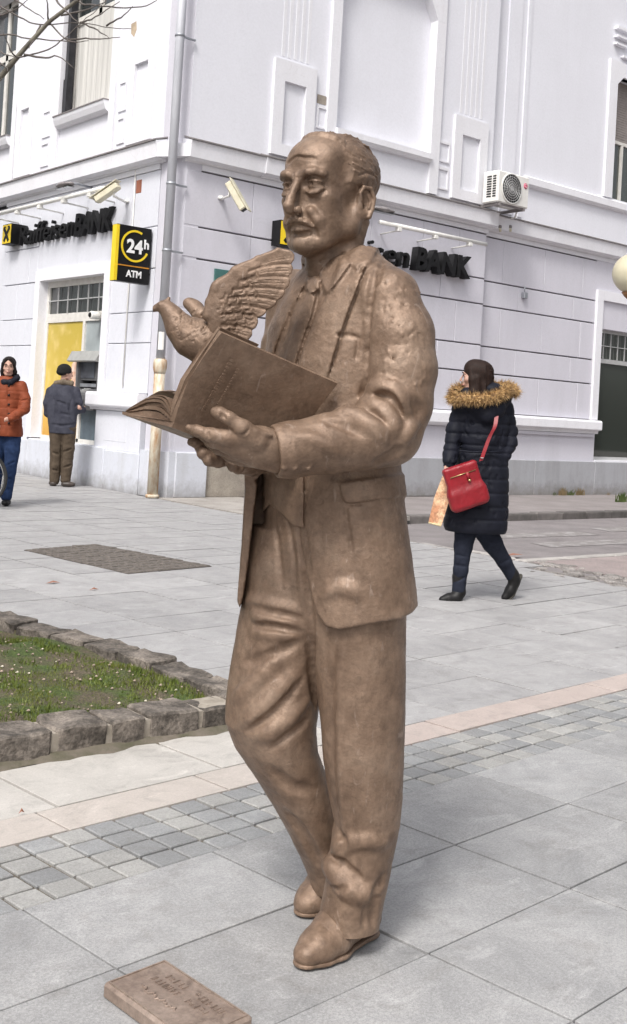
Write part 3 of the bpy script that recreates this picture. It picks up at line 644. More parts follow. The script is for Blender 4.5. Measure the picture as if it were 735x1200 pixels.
ground = MB().box((-60, -40, -.30), (60, 90, -.16)).build('ground', M['walk']); ground['kind'] = 'structure'
pave = MB().prism([(-14, -6), (7.62, -6), (7.62, 6.2), (8.12, 6.72), (8.12, 9.5), (9.6, 10.1), (9.6, 12.9), (7.9, 12.9), (7.9, 40), (-14, 40)], 2, -.155, -.014).build('paved_square', M['sand']); pave['kind'] = 'structure'
BED = [(-6, 3.57), (2.86, 3.57), (2.86, 4.3), (2.82, 4.9), (2.62, 5.8), (1.8, 9.5), (-6, 9.5)]
def inpoly(x, y, P):
    c = False; n = len(P)
    for i in range(n):
        (ax, ay), (bx, by) = P[i], P[(i+1) % n]
        if (ay > y) != (by > y) and x < (bx-ax)*(y-ay)/(by-ay)+ax: c = not c
    return c
def clippoly(poly, a, b):      # keep the part left of a->b
    out = []; n = len(poly); side = lambda p: (b[0]-a[0])*(p[1]-a[1])-(b[1]-a[1])*(p[0]-a[0])
    for i in range(n):
        p, r = poly[i], poly[(i+1) % n]; s, t = side(p), side(r)
        if s >= 0: out.append(p)
        if s*t < 0: k = s/(s-t); out.append((p[0]+(r[0]-p[0])*k, p[1]+(r[1]-p[1])*k))
    return out
def visible(x, y, m=60, z=0):
    v = np.array([x, y, z])-CC; w_ = v@CF
    if w_ < .8: return False
    px, py = 367.5+F_PX*(v@CR)/w_, CY-F_PX*(v@CU)/w_; return -m < px < 735+m and -m < py < 1200+m
slab_cache = {}; n_slab = [0]
def stone(quad, z, h, g, m, parent, name, bev=.004, tilt=0):
    """a single stone with worn, bevelled edges; quad = corners in the ground plane"""
    Q = [np.array(p, float) for p in quad]; c = sum(Q)/len(Q); n = len(Q); mb = MB()
    ins = []
    for p in Q: d = c-p; ins.append(p+d/np.linalg.norm(d)*g)
    top = [p+(c-p)/np.linalg.norm(c-p)*bev*1.4 for p in ins]; t = (random.uniform(-tilt, tilt), random.uniform(-tilt, tilt))
    zz = lambda p: z+t[0]*(p[0]-c[0])+t[1]*(p[1]-c[1])
    vs = [(p[0]-c[0], p[1]-c[1], z-h) for p in ins]+[(p[0]-c[0], p[1]-c[1], zz(p)-bev) for p in ins]+[(p[0]-c[0], p[1]-c[1], zz(p)) for p in top]
    fs = [(i, (i+1) % n, n+(i+1) % n, n+i) for i in range(n)]+[(n+i, n+(i+1) % n, 2*n+(i+1) % n, 2*n+i) for i in range(n)]+[tuple(range(2*n, 3*n))]
    mb.add(vs, fs); me = mb.mesh(name); me.materials.append(m); o = link(name, me, parent, (c[0], c[1], 0)); return o
BUILD = [(7.83, -9), (7.83, 40)]
def cell(u0, u1, v0, v1, m, g=.0048, name='slab', tilt=.003, far=None):
    quad = [tuple(xy(u0, v0)), tuple(xy(u1, v0)), tuple(xy(u1, v1)), tuple(xy(u0, v1))]
    cx, cy = xy((u0+u1)/2, (v0+v1)/2)
    vis = visible(cx, cy, 260 if cy < 3.2 else 90)
    if not vis and not (-6 < cx < 9 and -3 < cy < 16): return
    if inpoly(cx, cy, BED) or (cx < 2.9 and 3.5 < cy < 3.6): return
    if cy > 6.4: quad = clippoly(quad, (8.06, 0), (8.06, 20))
    else: quad = clippoly(quad, (7.52, 0), (7.52+.3, 8)) if cy < 6.25 else clippoly(quad, (7.95, 0), (7.95, 20))
    if cy > 9: quad = clippoly(quad, (7.80, 0), (7.80, 20))
    if len(quad) < 3: return
    A = sum(quad[i][0]*quad[(i+1) % len(quad)][1]-quad[(i+1) % len(quad)][0]*quad[i][1] for i in range(len(quad)))/2
    if A < .01: return
    z = random.uniform(-.0015, .0015)
    dist = math.hypot(cx, cy)
    if dist > 8.2 or not vis:
        c = (cx, cy); Q = [(p[0]+(cx-p[0])*.024, p[1]+(cy-p[1])*.034) for p in quad]; n = len(Q)
        farmb.add([(p[0], p[1], -.02) for p in Q]+[(p[0], p[1], z) for p in Q], [(i, (i+1) % n, n+(i+1) % n, n+i) for i in range(n)]+[tuple(range(n, 2*n))]); return
    stone(quad, z, .02, g, m, pave, name, .0012, tilt)
farmb = MB()
# near slabs (0.6 x 0.385 m), setts, pink row
for r in range(-9, 4):
    v0 = 2.052+(r-1)*.385
    for c in range(-12, 18): cell(1.575+(c)*.602, 1.575+(c+1)*.602, v0-.385, v0, M['slab']) if r < 3 else None
V0, V1, V2 = 2.437, 2.806, 2.985
nr = 4; dv = (V1-V0)/nr
cols = [-2.6]
while cols[-1] < 7.2: cols.append(cols[-1]+.104+random.uniform(-.004, .006))
farset = MB()
for r in range(nr):
    for u, u1 in zip(cols, cols[1:]):
        quad = [xy(u, V0+r*dv), xy(u1, V0+r*dv), xy(u1, V0+(r+1)*dv), xy(u, V0+(r+1)*dv)]
        quad = [p+np.array([random.uniform(-.002, .002), random.uniform(-.002, .002)]) for p in quad]; cx, cy = sum(quad)/4
        if not visible(cx, cy, 60): farset.add([(*p, -.03) for p in quad]+[(*(p*.93+sum(quad)/4*.07), -.002) for p in quad], [(0, 1, 5, 4), (1, 2, 6, 5), (2, 3, 7, 6), (3, 0, 4, 7), (4, 5, 6, 7)]); continue
        if True: stone(quad, random.uniform(-.003, 0), .022, .0072, M['sett2'] if random.random() < .42 else M['sett'], pave, 'sett', .003, .008)
fs_ = farset.build('outlying_setts', M['sett'], pave); fs_['kind'] = 'stuff'
sb = MB().prism([tuple(xy(-1, V0+.004)), tuple(xy(7.4, V0+.004)), tuple(xy(7.4, V1-.004)), tuple(xy(-1, V1-.004))], 2, -.05, -.0105).build('sett_bedding', mat('sett_sand', (.15, .13, .105), (.08, .07, .058), 20, .95, bs=.5, bscale=200, fine=(140, .2)), pave)
for c in range(-10, 16): cell(1.955+(c-1)*.61, 1.955+c*.61, V1, V2, M['pink'] if c > 2 else M['pinkpale'])
for r in range(0, 60):
    v0 = V2+r*.392; off = .63 if r > 0 else .0
    for c in range(-20, 14):
        w_ = .655 if r > 0 else .655; u0 = (4.06 if r > 0 else 4.0)+(c-1)*w_-.013*r*0
        if r < 26 or True: cell(u0, u0+w_, v0, v0+.392, (M['slabpale'] if u0 < 3.2 and r == 0 or (r == 1 and u0 < 3.2) else M['slabfar']), .0060)
fo = farmb.build('far_slab', M['slabfar'], pave); fo['kind'] = 'stuff'
# dark patch of setts in the square
mb = MB(); P4 = [gnd(28, 645)[:2], gnd(150, 673)[:2], gnd(248, 664)[:2], gnd(112, 638)[:2]]
pt = MB().prism([tuple(p) for p in P4], 2, -.01, .004).build('cobble_patch', mat('cobble_patch', (.115, .10, .09), (.06, .054, .05), 30, .95, bs=1, bscale=70, bd=.02, fine=(90, .35)), pave)
bx = MB()
for i in range(14):
    for j in range(11):
        a, b_ = (i+.08)/14, (i+.92)/14; c_, d_ = (j+.08)/11, (j+.92)/11
        f = lambda s_, t_: (P4[0]*(1-s_)+P4[1]*s_)*(1-t_)+(P4[3]*(1-s_)+P4[2]*s_)*t_
        z = .006+random.uniform(0, .006); pp = [f(a, c_), f(b_, c_), f(b_, d_), f(a, d_)]
        bx.add([(*p, .003) for p in pp]+[(*(p*.9+sum(pp)/4*.1), z) for p in pp], [(0, 1, 5, 4), (1, 2, 6, 5), (2, 3, 7, 6), (3, 0, 4, 7), (4, 5, 6, 7)])
o = bx.build('patch_stone', mat('patch_stone', (.15, .13, .115), (.08, .07, .062), 24, .95, bs=.8, bscale=70), pave); o['kind'] = 'stuff'
# --- road, its flush kerb, the far kerb and pavement
road = MB(); road.add([(7.4, 4.2, -.155), (60, 4.2, -.155), (60, 10.12, -.155), (7.4, 10.12, -.155), (7.4, 4.2, -.018), (60, 4.2, -.018), (60, 6.72, -.02), (60, 10.12, -.10), (7.4, 10.12, -.10), (7.4, 6.72, -.02)],
    [(4, 5, 6, 9), (9, 6, 7, 8), (0, 1, 5, 4), (3, 0, 4, 9, 8)]); road = road.build('road', M['asphalt']); road['kind'] = 'structure'
def zroad(y): return -.02-.08*max(0, (y-6.72)/3.4)
walk = MB().prism([(10.0, 10.27), (60, 10.27), (60, 13.2), (8.0, 13.2), (8.0, 12.2), (9.3, 11.0)], 2, -.155, -.004).build('far_pavement', M['walk']); walk['kind'] = 'structure'
dst = MB().prism([(7.86, 10.6), (9.3, 10.0), (10.05, 10.05), (10.0, 11.2), (9.2, 12.75), (7.86, 12.75)], 2, -.05, .0035).build('worn_edge', M['dusty'], pave)
x = 10.0
while x < 22:
    L = random.uniform(.55, .75); stone([(x, 10.10), (x+L, 10.10), (x+L, 10.27), (x, 10.27)], .004+random.uniform(-.006, .004), .12, .006, M['kerbfar'], walk, 'kerb_stone', .02, .01); x += L
MB().box((22, 10.10, -.12), (60, 10.27, 0)).build('kerb_run', M['kerbfar'], walk)
for i, y in enumerate(np.arange(6.8, 10.0, .62)): stone([(8.12, y), (8.26, y), (8.26, y+.62), (8.12, y+.62)], zroad(y)+.018, .06, .005, M['flush'], road, 'kerb_stone', .01, .01)
for i, x in enumerate(np.arange(8.13, 16, .7)): stone([(x, 6.58), (x+.7, 6.58-.0), (x+.7, 6.72), (x, 6.72)], -.002, .06, .005, M['flush'], road, 'kerb_stone', .01, .006)
pk = MB().prism([(8.6, 4.3), (30, 4.3), (30, 6.57), (8.2, 6.57), (8.25, 5.9)], 2, -.05, -.008).build('patched_walk', mat('pinkish_tarmac', (.30, .25, .24), (.22, .185, .18), 2.5, .9, bs=.5, bscale=160, fine=(90, .2)), road)
# broken cobbles between slabs and road
rb = random.Random(5)
for i in range(300):
    t = rb.random(); 
    if t < .72: x, y = rb.uniform(7.6, 8.35), rb.uniform(4.3, 6.6)
    else: x, y = rb.uniform(7.95, 8.12), rb.uniform(6.6, 9.4)
    if y < 6.0 and x > 8.3: continue
    s = rb.uniform(.04, .085); a = rb.uniform(0, 3.1); n = rb.choice((4, 5, 6)); pts = [(x+s*rb.uniform(.8, 1.15)*math.cos(a+6.283*k/n), y+s*rb.uniform(.8, 1.15)*math.sin(a+6.283*k/n)) for k in range(n)]
    if visible(x, y, 5): stone(pts, -.004+rb.uniform(-.008, .006), .03, .004, M['rough'], road, 'cobble', .01, .06)
# faded zebra bars
zb = [(9.9, 8.05), (11.0, 7.9), (12.4, 7.8)]
for (x0, y0, x1, y1) in ((9.4, 8.35, 11.6, 8.75), (9.6, 7.45, 12.4, 7.85), (12.2, 8.5, 15.5, 8.95), (13.0, 7.5, 17, 7.95)):
    z0, z1 = zroad(y0)+.004, zroad(y1)+.004; mb = MB(); mb.add([(x0, y0, z0), (x1, y0-.1, z0+.002), (x1+.1, y1-.1, z1+.002), (x0+.15, y1, z1)], [(0, 1, 2, 3)]); mb.build('road_marking', M['paint'], road)
# --- planting bed with moss, and its rough kerb stones
soil = MB(); G = 34; rr_ = np.random.RandomState(6); vs = []; fs = []
xs = np.linspace(-1.5, 2.84, G); ys = np.linspace(3.66, 9.3, G)
H_ = vnoise(np.array([[x*3, y*3, 0] for y in ys for x in xs])); H2 = vnoise(np.array([[x*11, y*11, 3] for y in ys for x in xs]))
for j, y in enumerate(ys):
    for i, x in enumerate(xs): xe = min(x, 2.80-max(0, (y-4.3))*.22); vs.append((xe, y, .035+.05*H_[j*G+i]+.02*H2[j*G+i]))
fs = [(j*G+i, j*G+i+1, (j+1)*G+i+1, (j+1)*G+i) for j in range(G-1) for i in range(G-1)]
soil.add(vs, fs, True); bed = soil.build('planting_bed', M['soil']); bed['kind'] = 'structure'
def rough_stone(a, b, wdt, z0, z1, name, parent, m=None, seed=0):
    """hewn kerb stone between a and b: lumpy grid block"""
    a, b = np.array(a, float), np.array(b, float); L = np.linalg.norm(b-a); t = (b-a)/L; nrm = np.array([-t[1], t[0]]); n = (5, 3, 3); bm = bmesh.new()
    bmesh.ops.create_cube(bm, size=1); bmesh.ops.subdivide_edges(bm, edges=bm.edges[:], cuts=2, use_grid_fill=True)
    bmesh.ops.bevel(bm, geom=[e for e in bm.edges if sum(abs(abs(c)-.5) < .01 for c in ((e.verts[0].co+e.verts[1].co)/2)) == 2], offset=.05, segments=1, affect='EDGES')
    c = (a+b)/2; P = np.array([v.co[:] for v in bm.verts]); sc = np.array([L-.018, wdt, z1-z0]); Pw = P*sc+np.array([seed*3.1, seed*1.7, 0])
    d = np.stack([vnoise(Pw*16+k*9) for k in range(3)], 1)*np.array([.012, .022, .022]); Q = P*sc+d
    for v, p in zip(bm.verts, Q): xy_ = t*p[0]+nrm*p[1]; v.co = (xy_[0], xy_[1], p[2]+(z0+z1)/2)
    me = bpy.data.meshes.new(name); bm.to_mesh(me); bm.free(); me.polygons.foreach_set('use_smooth', [False]*len(me.polygons)); me.materials.append(m or M['kerb']); return link(name, me, parent, (c[0], c[1], 0))
ks = empty('kerb_edging', (2.0, 3.6, 0), 0, None, None, None, 'structure')
def K(a, b, w_, z0, z1, sd): o = rough_stone(a, b, w_, z0, z1, 'kerb_stone', ks, seed=sd); o.location.x -= 2.0; o.location.y -= 3.6
x = -1.0; i = 0
while x < 2.80:
    L = min(rb.uniform(.15, .27), 2.86-x)
    if L < .08: break
    K((x, 3.642), (x+L, 3.642), .185+rb.uniform(-.008, .012), -.06, .088+rb.uniform(-.008, .010), i); x += L; i += 1
line = [(2.80, 3.75), (2.80, 4.35), (2.74, 4.9), (2.57, 5.7), (2.3, 6.9), (1.9, 8.6)]
acc = [np.array(p) for p in line]
for p, r in zip(acc, acc[1:]):
    n = max(1, int(round(np.linalg.norm(r-p)/rb.uniform(.24, .34))))
    for k in range(n): K(p+(r-p)*k/n, p+(r-p)*(k+1)/n, .165, -.05, .072+rb.uniform(-.008, .008), i); i += 1
# pale mortar in the joints of the front kerb
mj = MB(); mj.box((-1, 3.556, -.04), (2.80, 3.72, .080)); o = mj.build('mortar', mat('kerb_mortar', (.36, .32, .27), (.24, .21, .17), 20, .95, bs=.6, bscale=80), ks); o.location = (-2.0, -3.6, 0)
# dirt fillet along the foot of the front kerb
dm = MB(); n = 60; vs = []
for k in range(n+1):
    x = -.5+3.4*k/n; wv = .012+.012*math.sin(k*1.7)+.012*math.sin(k*.61)
    vs += [(x, 3.57, .02), (x, 3.535-wv, .004), (x, 3.515-wv*1.2, -.004)]
dm.add(vs, [(3*k+j, 3*k+3+j, 3*k+4+j, 3*k+1+j) for k in range(n) for j in (0, 1)], True); o = dm.build('earth_fillet', mat('kerb_earth', (.16, .135, .11), (.085, .08, .05), 12, .95, bs=.8, bscale=80), ks); o.location = (-2.0, -3.6, 0)
# grass and moss tufts, small stones and fallen petals on the bed: nobody could count them
def leafmat(name, c, c2, var=0):
    m, nt, b = new_mat(name); col = ramp(nt, noise(nt, 6, 3, .6, 'World'), [(.35, c), (.65, c2)]); nt.links.new(col, b.inputs['Base Color']); b.inputs['Roughness'].default_value = .6; return m
gm = leafmat('grass_blade', (.085, .125, .016), (.14, .155, .03)); rg_ = np.random.RandomState(9)
def scatter(name, n, fn, m, label, cat):
    V, F = [], []
    for i in range(n):
        r = fn(i)
        if r is None: continue
        v, f = r; k = len(V); V += v; F += [tuple(k+a for a in ff) for ff in f]
    me = bpy.data.meshes.new(name); me.from_pydata(V, [], F); me.materials.append(m); o = link(name, me); props(o, label, cat, None, 'stuff'); return o
def bedz(x, y): 
    P = np.array([[x*3, y*3, 0]]); return .035+.05*float(vnoise(P)[0])
dens = lambda x, y: float(vnoise(np.array([[x*2.1+3, y*2.1, 5.]]))[0])+.6*float(vnoise(np.array([[x*7, y*7, 1.]]))[0])
def blade(i):
    x, y = rg_.uniform(.7, 2.78), rg_.uniform(3.74, 7.4)
    if x > 2.70-max(0, (y-4.3))*.22: return None
    edge = (2.72-max(0, y-4.3)*.22)-x
    if dens(x, y) < -.22 and edge > .14 and rg_.rand() < .93: return None
    h = rg_.uniform(.004, .013)*(1.8 if edge < .10 else 1); a = rg_.uniform(0, 6.28); w_ = rg_.uniform(.002, .005); z = bedz(x, y)+.004; lx, ly = rg_.uniform(-.009, .009, 2)
    c, s = math.cos(a)*w_, math.sin(a)*w_; return [(x-c, y-s, z-.01), (x+c, y+s, z-.01), (x+lx, y+ly, z+h)], [(0, 1, 2)]
scatter('grass', 70000, blade, gm, 'low green moss and short grass inside the stone kerb', 'grass')
def pebble(i):
    x, y = rg_.uniform(.7, 2.76), rg_.uniform(3.74, 7.6)
    if x > 2.72-max(0, (y-4.3))*.22: return None
    s = rg_.uniform(.003, .009); z = bedz(x, y)+s*.9
    return [(x+s, y, z), (x, y+s, z), (x-s*1.2, y, z), (x, y-s, z), (x+s*.2, y, z+s*.7), (x, y, z-s)], [(0, 1, 4), (1, 2, 4), (2, 3, 4), (3, 0, 4), (1, 0, 5), (2, 1, 5), (3, 2, 5), (0, 3, 5)]
scatter('pebbles', 1300, pebble, mat('pebble', (.38, .30, .24), (.18, .14, .11), 40, .9, lo=.42, hi=.58), 'small brown stones and crumbs scattered over the mossy bed', 'gravel')
scatter('petals', 120, pebble, mat('petal', (.62, .60, .52), (.55, .45, .3), 30, .8), 'tiny pale petals and chips scattered over the moss', 'petals')
# grass tufts and weeds along the foot of walls, each its own
def tuft(x, y, n, h, label, z=0, dry=False):
    V, F = [], []
    for i in range(n):
        a = rg_.uniform(0, 6.28); r = rg_.uniform(0, h*.55); bx, by = x+r*math.cos(a)*1.6, y+r*math.sin(a)*.5; hh = h*rg_.uniform(.5, 1); lx = rg_.uniform(-.7, .7)*hh; w_ = h*.08; k = len(V)
        V += [(bx-w_-x, by-y, 0), (bx+w_-x, by-y, 0), (bx+lx*.5+w_*.7-x, by-y-.01, hh*.6), (bx+lx*.5-w_*.7-x, by-y-.01, hh*.6), (bx+lx-x, by-.02-y, hh)]; F += [(k, k+1, k+2, k+3), (k+3, k+2, k+4)]
    me = bpy.data.meshes.new('weed'); me.from_pydata(V, [], F); me.materials.append(M['dryg'] if dry else M['weedg']); props(link('weed_tuft', me, None, (x, y, z)), label, 'weed', 'weeds along the foot of the wall')
M['weedg'] = leafmat('weed_green', (.07, .12, .025), (.11, .15, .04)); M['dryg'] = leafmat('weed_dry', (.30, .22, .12), (.22, .17, .08))
for px, n, h, dry, lb in ((485, 26, .10, False, 'green weed at the wall foot just right of the statue'), (497, 14, .07, False, 'small green weed beside the first one at the wall foot'), (658, 40, .17, True, 'wide dry straw tuft at the foot of the grey plinth'), (680, 30, .16, True, 'taller dry tuft right of the straw tuft at the plinth'), (668, 22, .12, False, 'green weed between the two dry tufts'), (712, 10, .08, True, 'small dry sprig right of the dry tufts'), (727, 60, .20, False, 'bushy green weed on the far pavement at the right edge'), (648, 12, .08, False, 'thin green sprig left of the dry tufts')):
    g_ = gnd(px, 580 if px < 720 else 588); tuft(g_[0], min(g_[1], 12.72), n, h, lb, -.004, dry)
# fallen leaves / litter
lm = mat('dead_leaf', (.30, .14, .09), (.2, .09, .06), 20, .8)
for (px, py, s, lb) in ((62, 684, .055, 'reddish brown dead leaf on the paving left of the dark patch'), (110, 692, .035, 'small reddish dead leaf nearer the grass bed'), (602, 651, .13, 'curled rust red leaf lying at the road corner'), (25, 955, .010, 'tiny dark scrap on the pink paving slab')):
    p = gnd(px, py); mb = MB(); mb.add([(-s, 0, .004), (-s*.2, -s*.35, .012), (s, -.1*s, .006), (s*.3, s*.35, .016), (0, 0, .022)], [(0, 1, 4), (1, 2, 4), (2, 3, 4), (3, 0, 4)]); o = mb.build('dead_leaf', lm); o.location = p; props(o, lb, 'leaf')
# --- bronze plaque by the statue
pl = [gnd(127, 1152, .045)[:2], gnd(188, 1117, .045)[:2], gnd(291, 1184, .045)[:2]]; pl.append(pl[0]+pl[2]-pl[1])
c = (pl[0]+pl[2])/2+np.array([.007, .011]); a = np.array(pl[2])-pl[1]; b_ = np.array(pl[1])-pl[0]; La, Lb = np.linalg.norm(a), np.linalg.norm(b_); an = math.atan2(a[1], a[0])
plaque = empty('plaque', (c[0], c[1], 0), an, 'low brown bronze plaque with raised lettering lying on the paving', 'plaque')
PLAQ = (La, Lb)
# ================================================================ the bronze statue
def bronze(name, c1, c2, c3):
    m, nt, b = new_mat(name)
    a = ramp(nt, noise(nt, 7, 6, .65, 'Object'), [(.30, c1), (.52, c2), (.74, c3)])
    f = ramp(nt, noise(nt, 55, 5, .7, 'Object'), [(.35, (.84,)*3), (.65, (1.14,)*3)]); col = mixc(nt, 1.0, a, f, 'MULTIPLY')
    sc = ramp(nt, noise(nt, 30, 3, .6, 'Object', (1, 1, .35), 1.5), [(.64, (0, 0, 0)), (.74, (.55, .55, .55))]); col = mixc(nt, sc, col, (.36, .28, .23))
    dk = ramp(nt, noise(nt, 16, 6, .75, 'Object', None, .6), [(.56, (0, 0, 0)), (.72, (.6, .6, .6))]); col = mixc(nt, dk, col, (.075, .048, .034))
    nt.links.new(col, b.inputs['Base Color']); b.inputs['Metallic'].default_value = .28; b.inputs['Specular IOR Level'].default_value = .4
    rr = ramp(nt, noise(nt, 22, 5, .7, 'Object'), [(.3, (.36,)*3), (.7, (.60,)*3)]); nt.links.new(rr, b.inputs['Roughness'])
    bump(nt, b, noise(nt, 150, 6, .7, 'Object'), .45, .003); bump(nt, b, noise(nt, 42, 5, .65, 'Object', None, .8), .30, .005)
    return m
M['bronze'] = bronze('painted_bronze', (.125, .080, .054), (.212, .143, .100), (.285, .205, .150))
ST = Place(1.80, 1.98); q = ST.q
statue = empty('bronze_statue', (1.80, 1.98, .004), ST.rz, 'life size bronze man in a suit holding an open book with a dove on it', 'statue')
LV = lambda px, py, d, ra, rb, yaw=-50: (q(px, py, d)[2], q(px, py, d)[0], q(px, py, d)[1], ra, rb, yaw)
def slab(S, poly, d0, d1, k=.006, mode='+'):
    """outline extruded in depth between d0 and d1"""
    pts = [q(x, y, d) for x, y in poly for d in (d0, d1)]; lo = np.min(pts, 0); hi = np.max(pts, 0)
    sl, X, Y, Z = S.sub(lo, hi, .02); px, py = ST.pix(X, Y, Z); sd = polysd(px.astype(np.float32), py.astype(np.float32), poly)*.0019
    g = np.maximum(sd, np.maximum(d0-Y, Y-d1)); S.comb(sl, g.astype(np.float32), k, mode)
def clip_below(S, z0, poly, rnd=.0):
    sl, X, Y, Z = S.sub([S.lo[0], S.lo[1], S.lo[2]], [1, 1, z0], 0); px, py = ST.pix(X, Y, Z)
    sd = polysd(px.astype(np.float32), py.astype(np.float32), poly)*.0019; f = S.F[sl]; m = (Z < z0)
    S.F[sl] = np.where(m, np.maximum(f, sd), f)
# ---------------- trousers
VX = .004
S = Sculpt((-.30, -.32, .05), (.28, .34, 1.25), VX)
S.loft([LV(384, 545, .0, .165, .112), LV(382, 600, .0, .175, .118), LV(380, 660, .0, .178, .122), LV(388, 730, .02, .16, .115), LV(390, 780, .02, .10, .07)], 0)
near = [(420, 640, -.045, .105), (420, 700, -.05, .110), (419, 740, -.05, .110), (422, 790, -.05, .104), (425, 850, -.05, .096), (426, 895, -.045, .0915), (428, 931, -.04, .085), (430, 966, -.035, .0755), (424, 1001, -.03, .0735), (418, 1037, -.03, .0715), (411, 1070, -.03, .070), (409, 1092, -.03, .0685)]
S.loft([LV(x, y, d, r, r*1.0) for x, y, d, r in near], .012)
far = [(356, 620, .06, .125), (350, 660, .055, .13), (346, 700, .05, .126), (336, 740, .045, .120), (327, 780, .04, .116), (320, 820, .035, .113), (317, 850, .035, .110), (324, 880, .045, .100), (340, 910, .06, .090), (358, 945, .085, .082), (375, 985, .11, .072), (386, 1020, .135, .060), (391, 1047, .15, .053)]
S.loft([LV(x, y, d, r, r*.96) for x, y, d, r in far], .010)
def gr(pts, r, dep, k=None, n=4): S.stroke(ST.rays(pts, n), r, dep, k)
def rg(pts, r, dep, k=None, n=4): S.stroke(ST.rays(pts, n), r, dep, k, '+')
# thigh folds, crotch, knee and calf creases
rg([(290, 702), (315, 712), (352, 718)], 0.014, 0.0031, .02); rg([(296, 722), (320, 727), (350, 736)], 0.012, 0.0028, .018); rg([(300, 744), (325, 745), (348, 750)], 0.010, 0.0025, .016)
gr([(292, 712), (318, 720), (352, 726)], .008, .005, .010); gr([(298, 734), (322, 737), (350, 742)], .007, .0045, .010)
gr([(284, 778), (318, 770), (352, 755)], .010, .003, .014)
rg([(282, 852), (312, 828), (350, 782)], 0.014, 0.0031, .02); gr([(290, 860), (322, 838), (354, 800)], .009, .0045, .012); rg([(300, 868), (330, 850), (358, 822)], 0.012, 0.0031, .018)
rg([(276, 822), (296, 805), (330, 770)], 0.012, 0.0019, .018); gr([(318, 880), (345, 860), (362, 845)], .008, .005, .010)
gr([(322, 618), (326, 650), (330, 690)], .006, .003, .008); gr([(337, 612), (343, 650), (346, 690)], .006, .003, .008)
gr([(352, 618), (357, 660), (362, 720), (366, 770), (370, 830)], .010, .010, .012, 6)
0 and rg([(318, 900), (338, 905), (362, 898)], 0.010, 0.0025, .014); gr([(318, 905), (340, 925), (368, 930)], .010, .0015, .018); 0 and rg([(335, 940), (355, 950), (378, 948)], 0.010, 0.0025, .014); gr([(336, 955), (356, 985), (372, 1015)], .010, .0015, .018)
# near leg: soft front crease and the bunched cloth above the hem
rg([(402, 760), (402, 850), (404, 930), (410, 990)], 0.010, 0.0015, .016, 8)
rg([(384, 1012), (392, 1022), (404, 1040), (420, 1048), (440, 1046)], 0.015, 0.0043, .02); gr([(388, 1003), (400, 1012), (412, 1024), (424, 1032)], .007, .0035, .010)
0 and S.ell(S.hit(*ST.rays([(394, 1033), (396, 1036)], 1)[0], 1.2)[0]+np.array([0, .004, 0]), (.016, .014, .013), .012); gr([(388, 1042), (396, 1046), (406, 1042)], .005, .003, .008)
rg([(392, 1000), (410, 990), (432, 985), (452, 990)], 0.012, 0.0019, .018); gr([(396, 975), (402, 990), (396, 1003)], .007, .005, .010)
gr([(430, 1062), (428, 1090)], .006, .002, .010); gr([(450, 1030), (440, 1060), (438, 1088)], .010, .003, .014)
# hem lip
z0 = q(410, 1090, -.03)[2]
link('trousers', S.mesh('trousers', rough=.0013, rscale=.03), statue, m=M['bronze'])
# ---------------- jacket with waistcoat, shirt front and tie
S = Sculpt((-.32, -.44, .70), (.30, .34, 1.66), VX)
S.loft([LV(412, 292, -.02, .06, .055), LV(410, 305, -.02, .095, .07), LV(408, 320, -.015, .150, .090), LV(403, 345, -.01, .190, .112), LV(396, 385, 0, .196, .128), LV(392, 430, 0, .194, .134), LV(391, 480, 0, .186, .132), LV(392, 530, 0, .180, .128), LV(394, 575, 0, .184, .132), LV(397, 620, 0, .190, .138), LV(400, 670, 0, .196, .148), LV(402, 712, 0, .200, .156), LV(402, 748, 0, .202, .158)], 0, n=2.15)
clip_below(S, q(350, 570, 0)[2], [(352, 540), (349, 600), (355, 650), (365, 700), (372, 722), (382, 736), (398, 740), (440, 732), (470, 727), (484, 719), (494, 706), (520, 700), (520, 540)])
# waistcoat points showing under the jacket
V = Sculpt((-.32, -.44, .70), (.30, .34, 1.66), VX)
V.loft([LV(380, 520, 0, .178, .124), LV(380, 600, 0, .180, .126), LV(380, 640, 0, .180, .126)], 0, n=2.15)
clip_below(V, 2, [(292, 500), (294, 600), (300, 614), (304, 606), (316, 593), (330, 604), (344, 619), (356, 620), (356, 500)])
S.F = np.minimum(S.F, V.F)
slab(S, [(286, 540), (287, 574), (283, 642), (278, 706), (281, 714), (285, 702), (291, 660), (296, 615), (303, 560), (306, 530)], -.02, .17, .0)
slab(S, [(288, 540), (285, 642), (284, 690), (292, 690), (345, 640), (345, 540)], .085, .105, .0)
S.ell(q(345, 346, .13), (.075, .075, .06), .03)
S.chain([q(345, 352, .13), q(338, 430, .16), q(336, 500, .14), q(312, 528, .02), q(296, 540, -.05)], [.070, .068, .058, .050, .042], .015)       # his right arm
# his left arm: shoulder, upper arm, forearm
S.ell(q(456, 345, -.14), (.062, .066, .052), .04)
S.chain([q(458, 352, -.150), q(469, 395, -.17), q(471.5, 435, -.18), q(467, 475, -.19), q(456, 510, -.20)], [.066, .0755, .0765, .074, .0725], .018)
S.chain([q(456, 510, -.20), q(430, 515, -.225), q(385, 522, -.25), q(340, 529, -.275), q(325, 531, -.28)], [.0715, .070, .066, .060, .058], .012)
# sleeve opening: flat cut with a lip
c = q(318, 531.5, -.285); ax = _n(q(385, 522, -.25)-c); S.cap(c-ax*.04, c+ax*.004, .075, .075, .003, '-') if False else None
sl, X, Y, Z = S.sub(c-.09, c+.09, 0); pl_ = (X-c[0])*ax[0]+(Y-c[1])*ax[1]+(Z-c[2])*ax[2]; rad = np.sqrt((X-c[0])**2+(Y-c[1])**2+(Z-c[2])**2)
S.F[sl] = np.where((rad < .085) & (pl_ < .03), np.maximum(S.F[sl], -(pl_-.006)), S.F[sl])
S.cap(c+ax*.0, c+ax*.03, .046, .046, .004, '-')
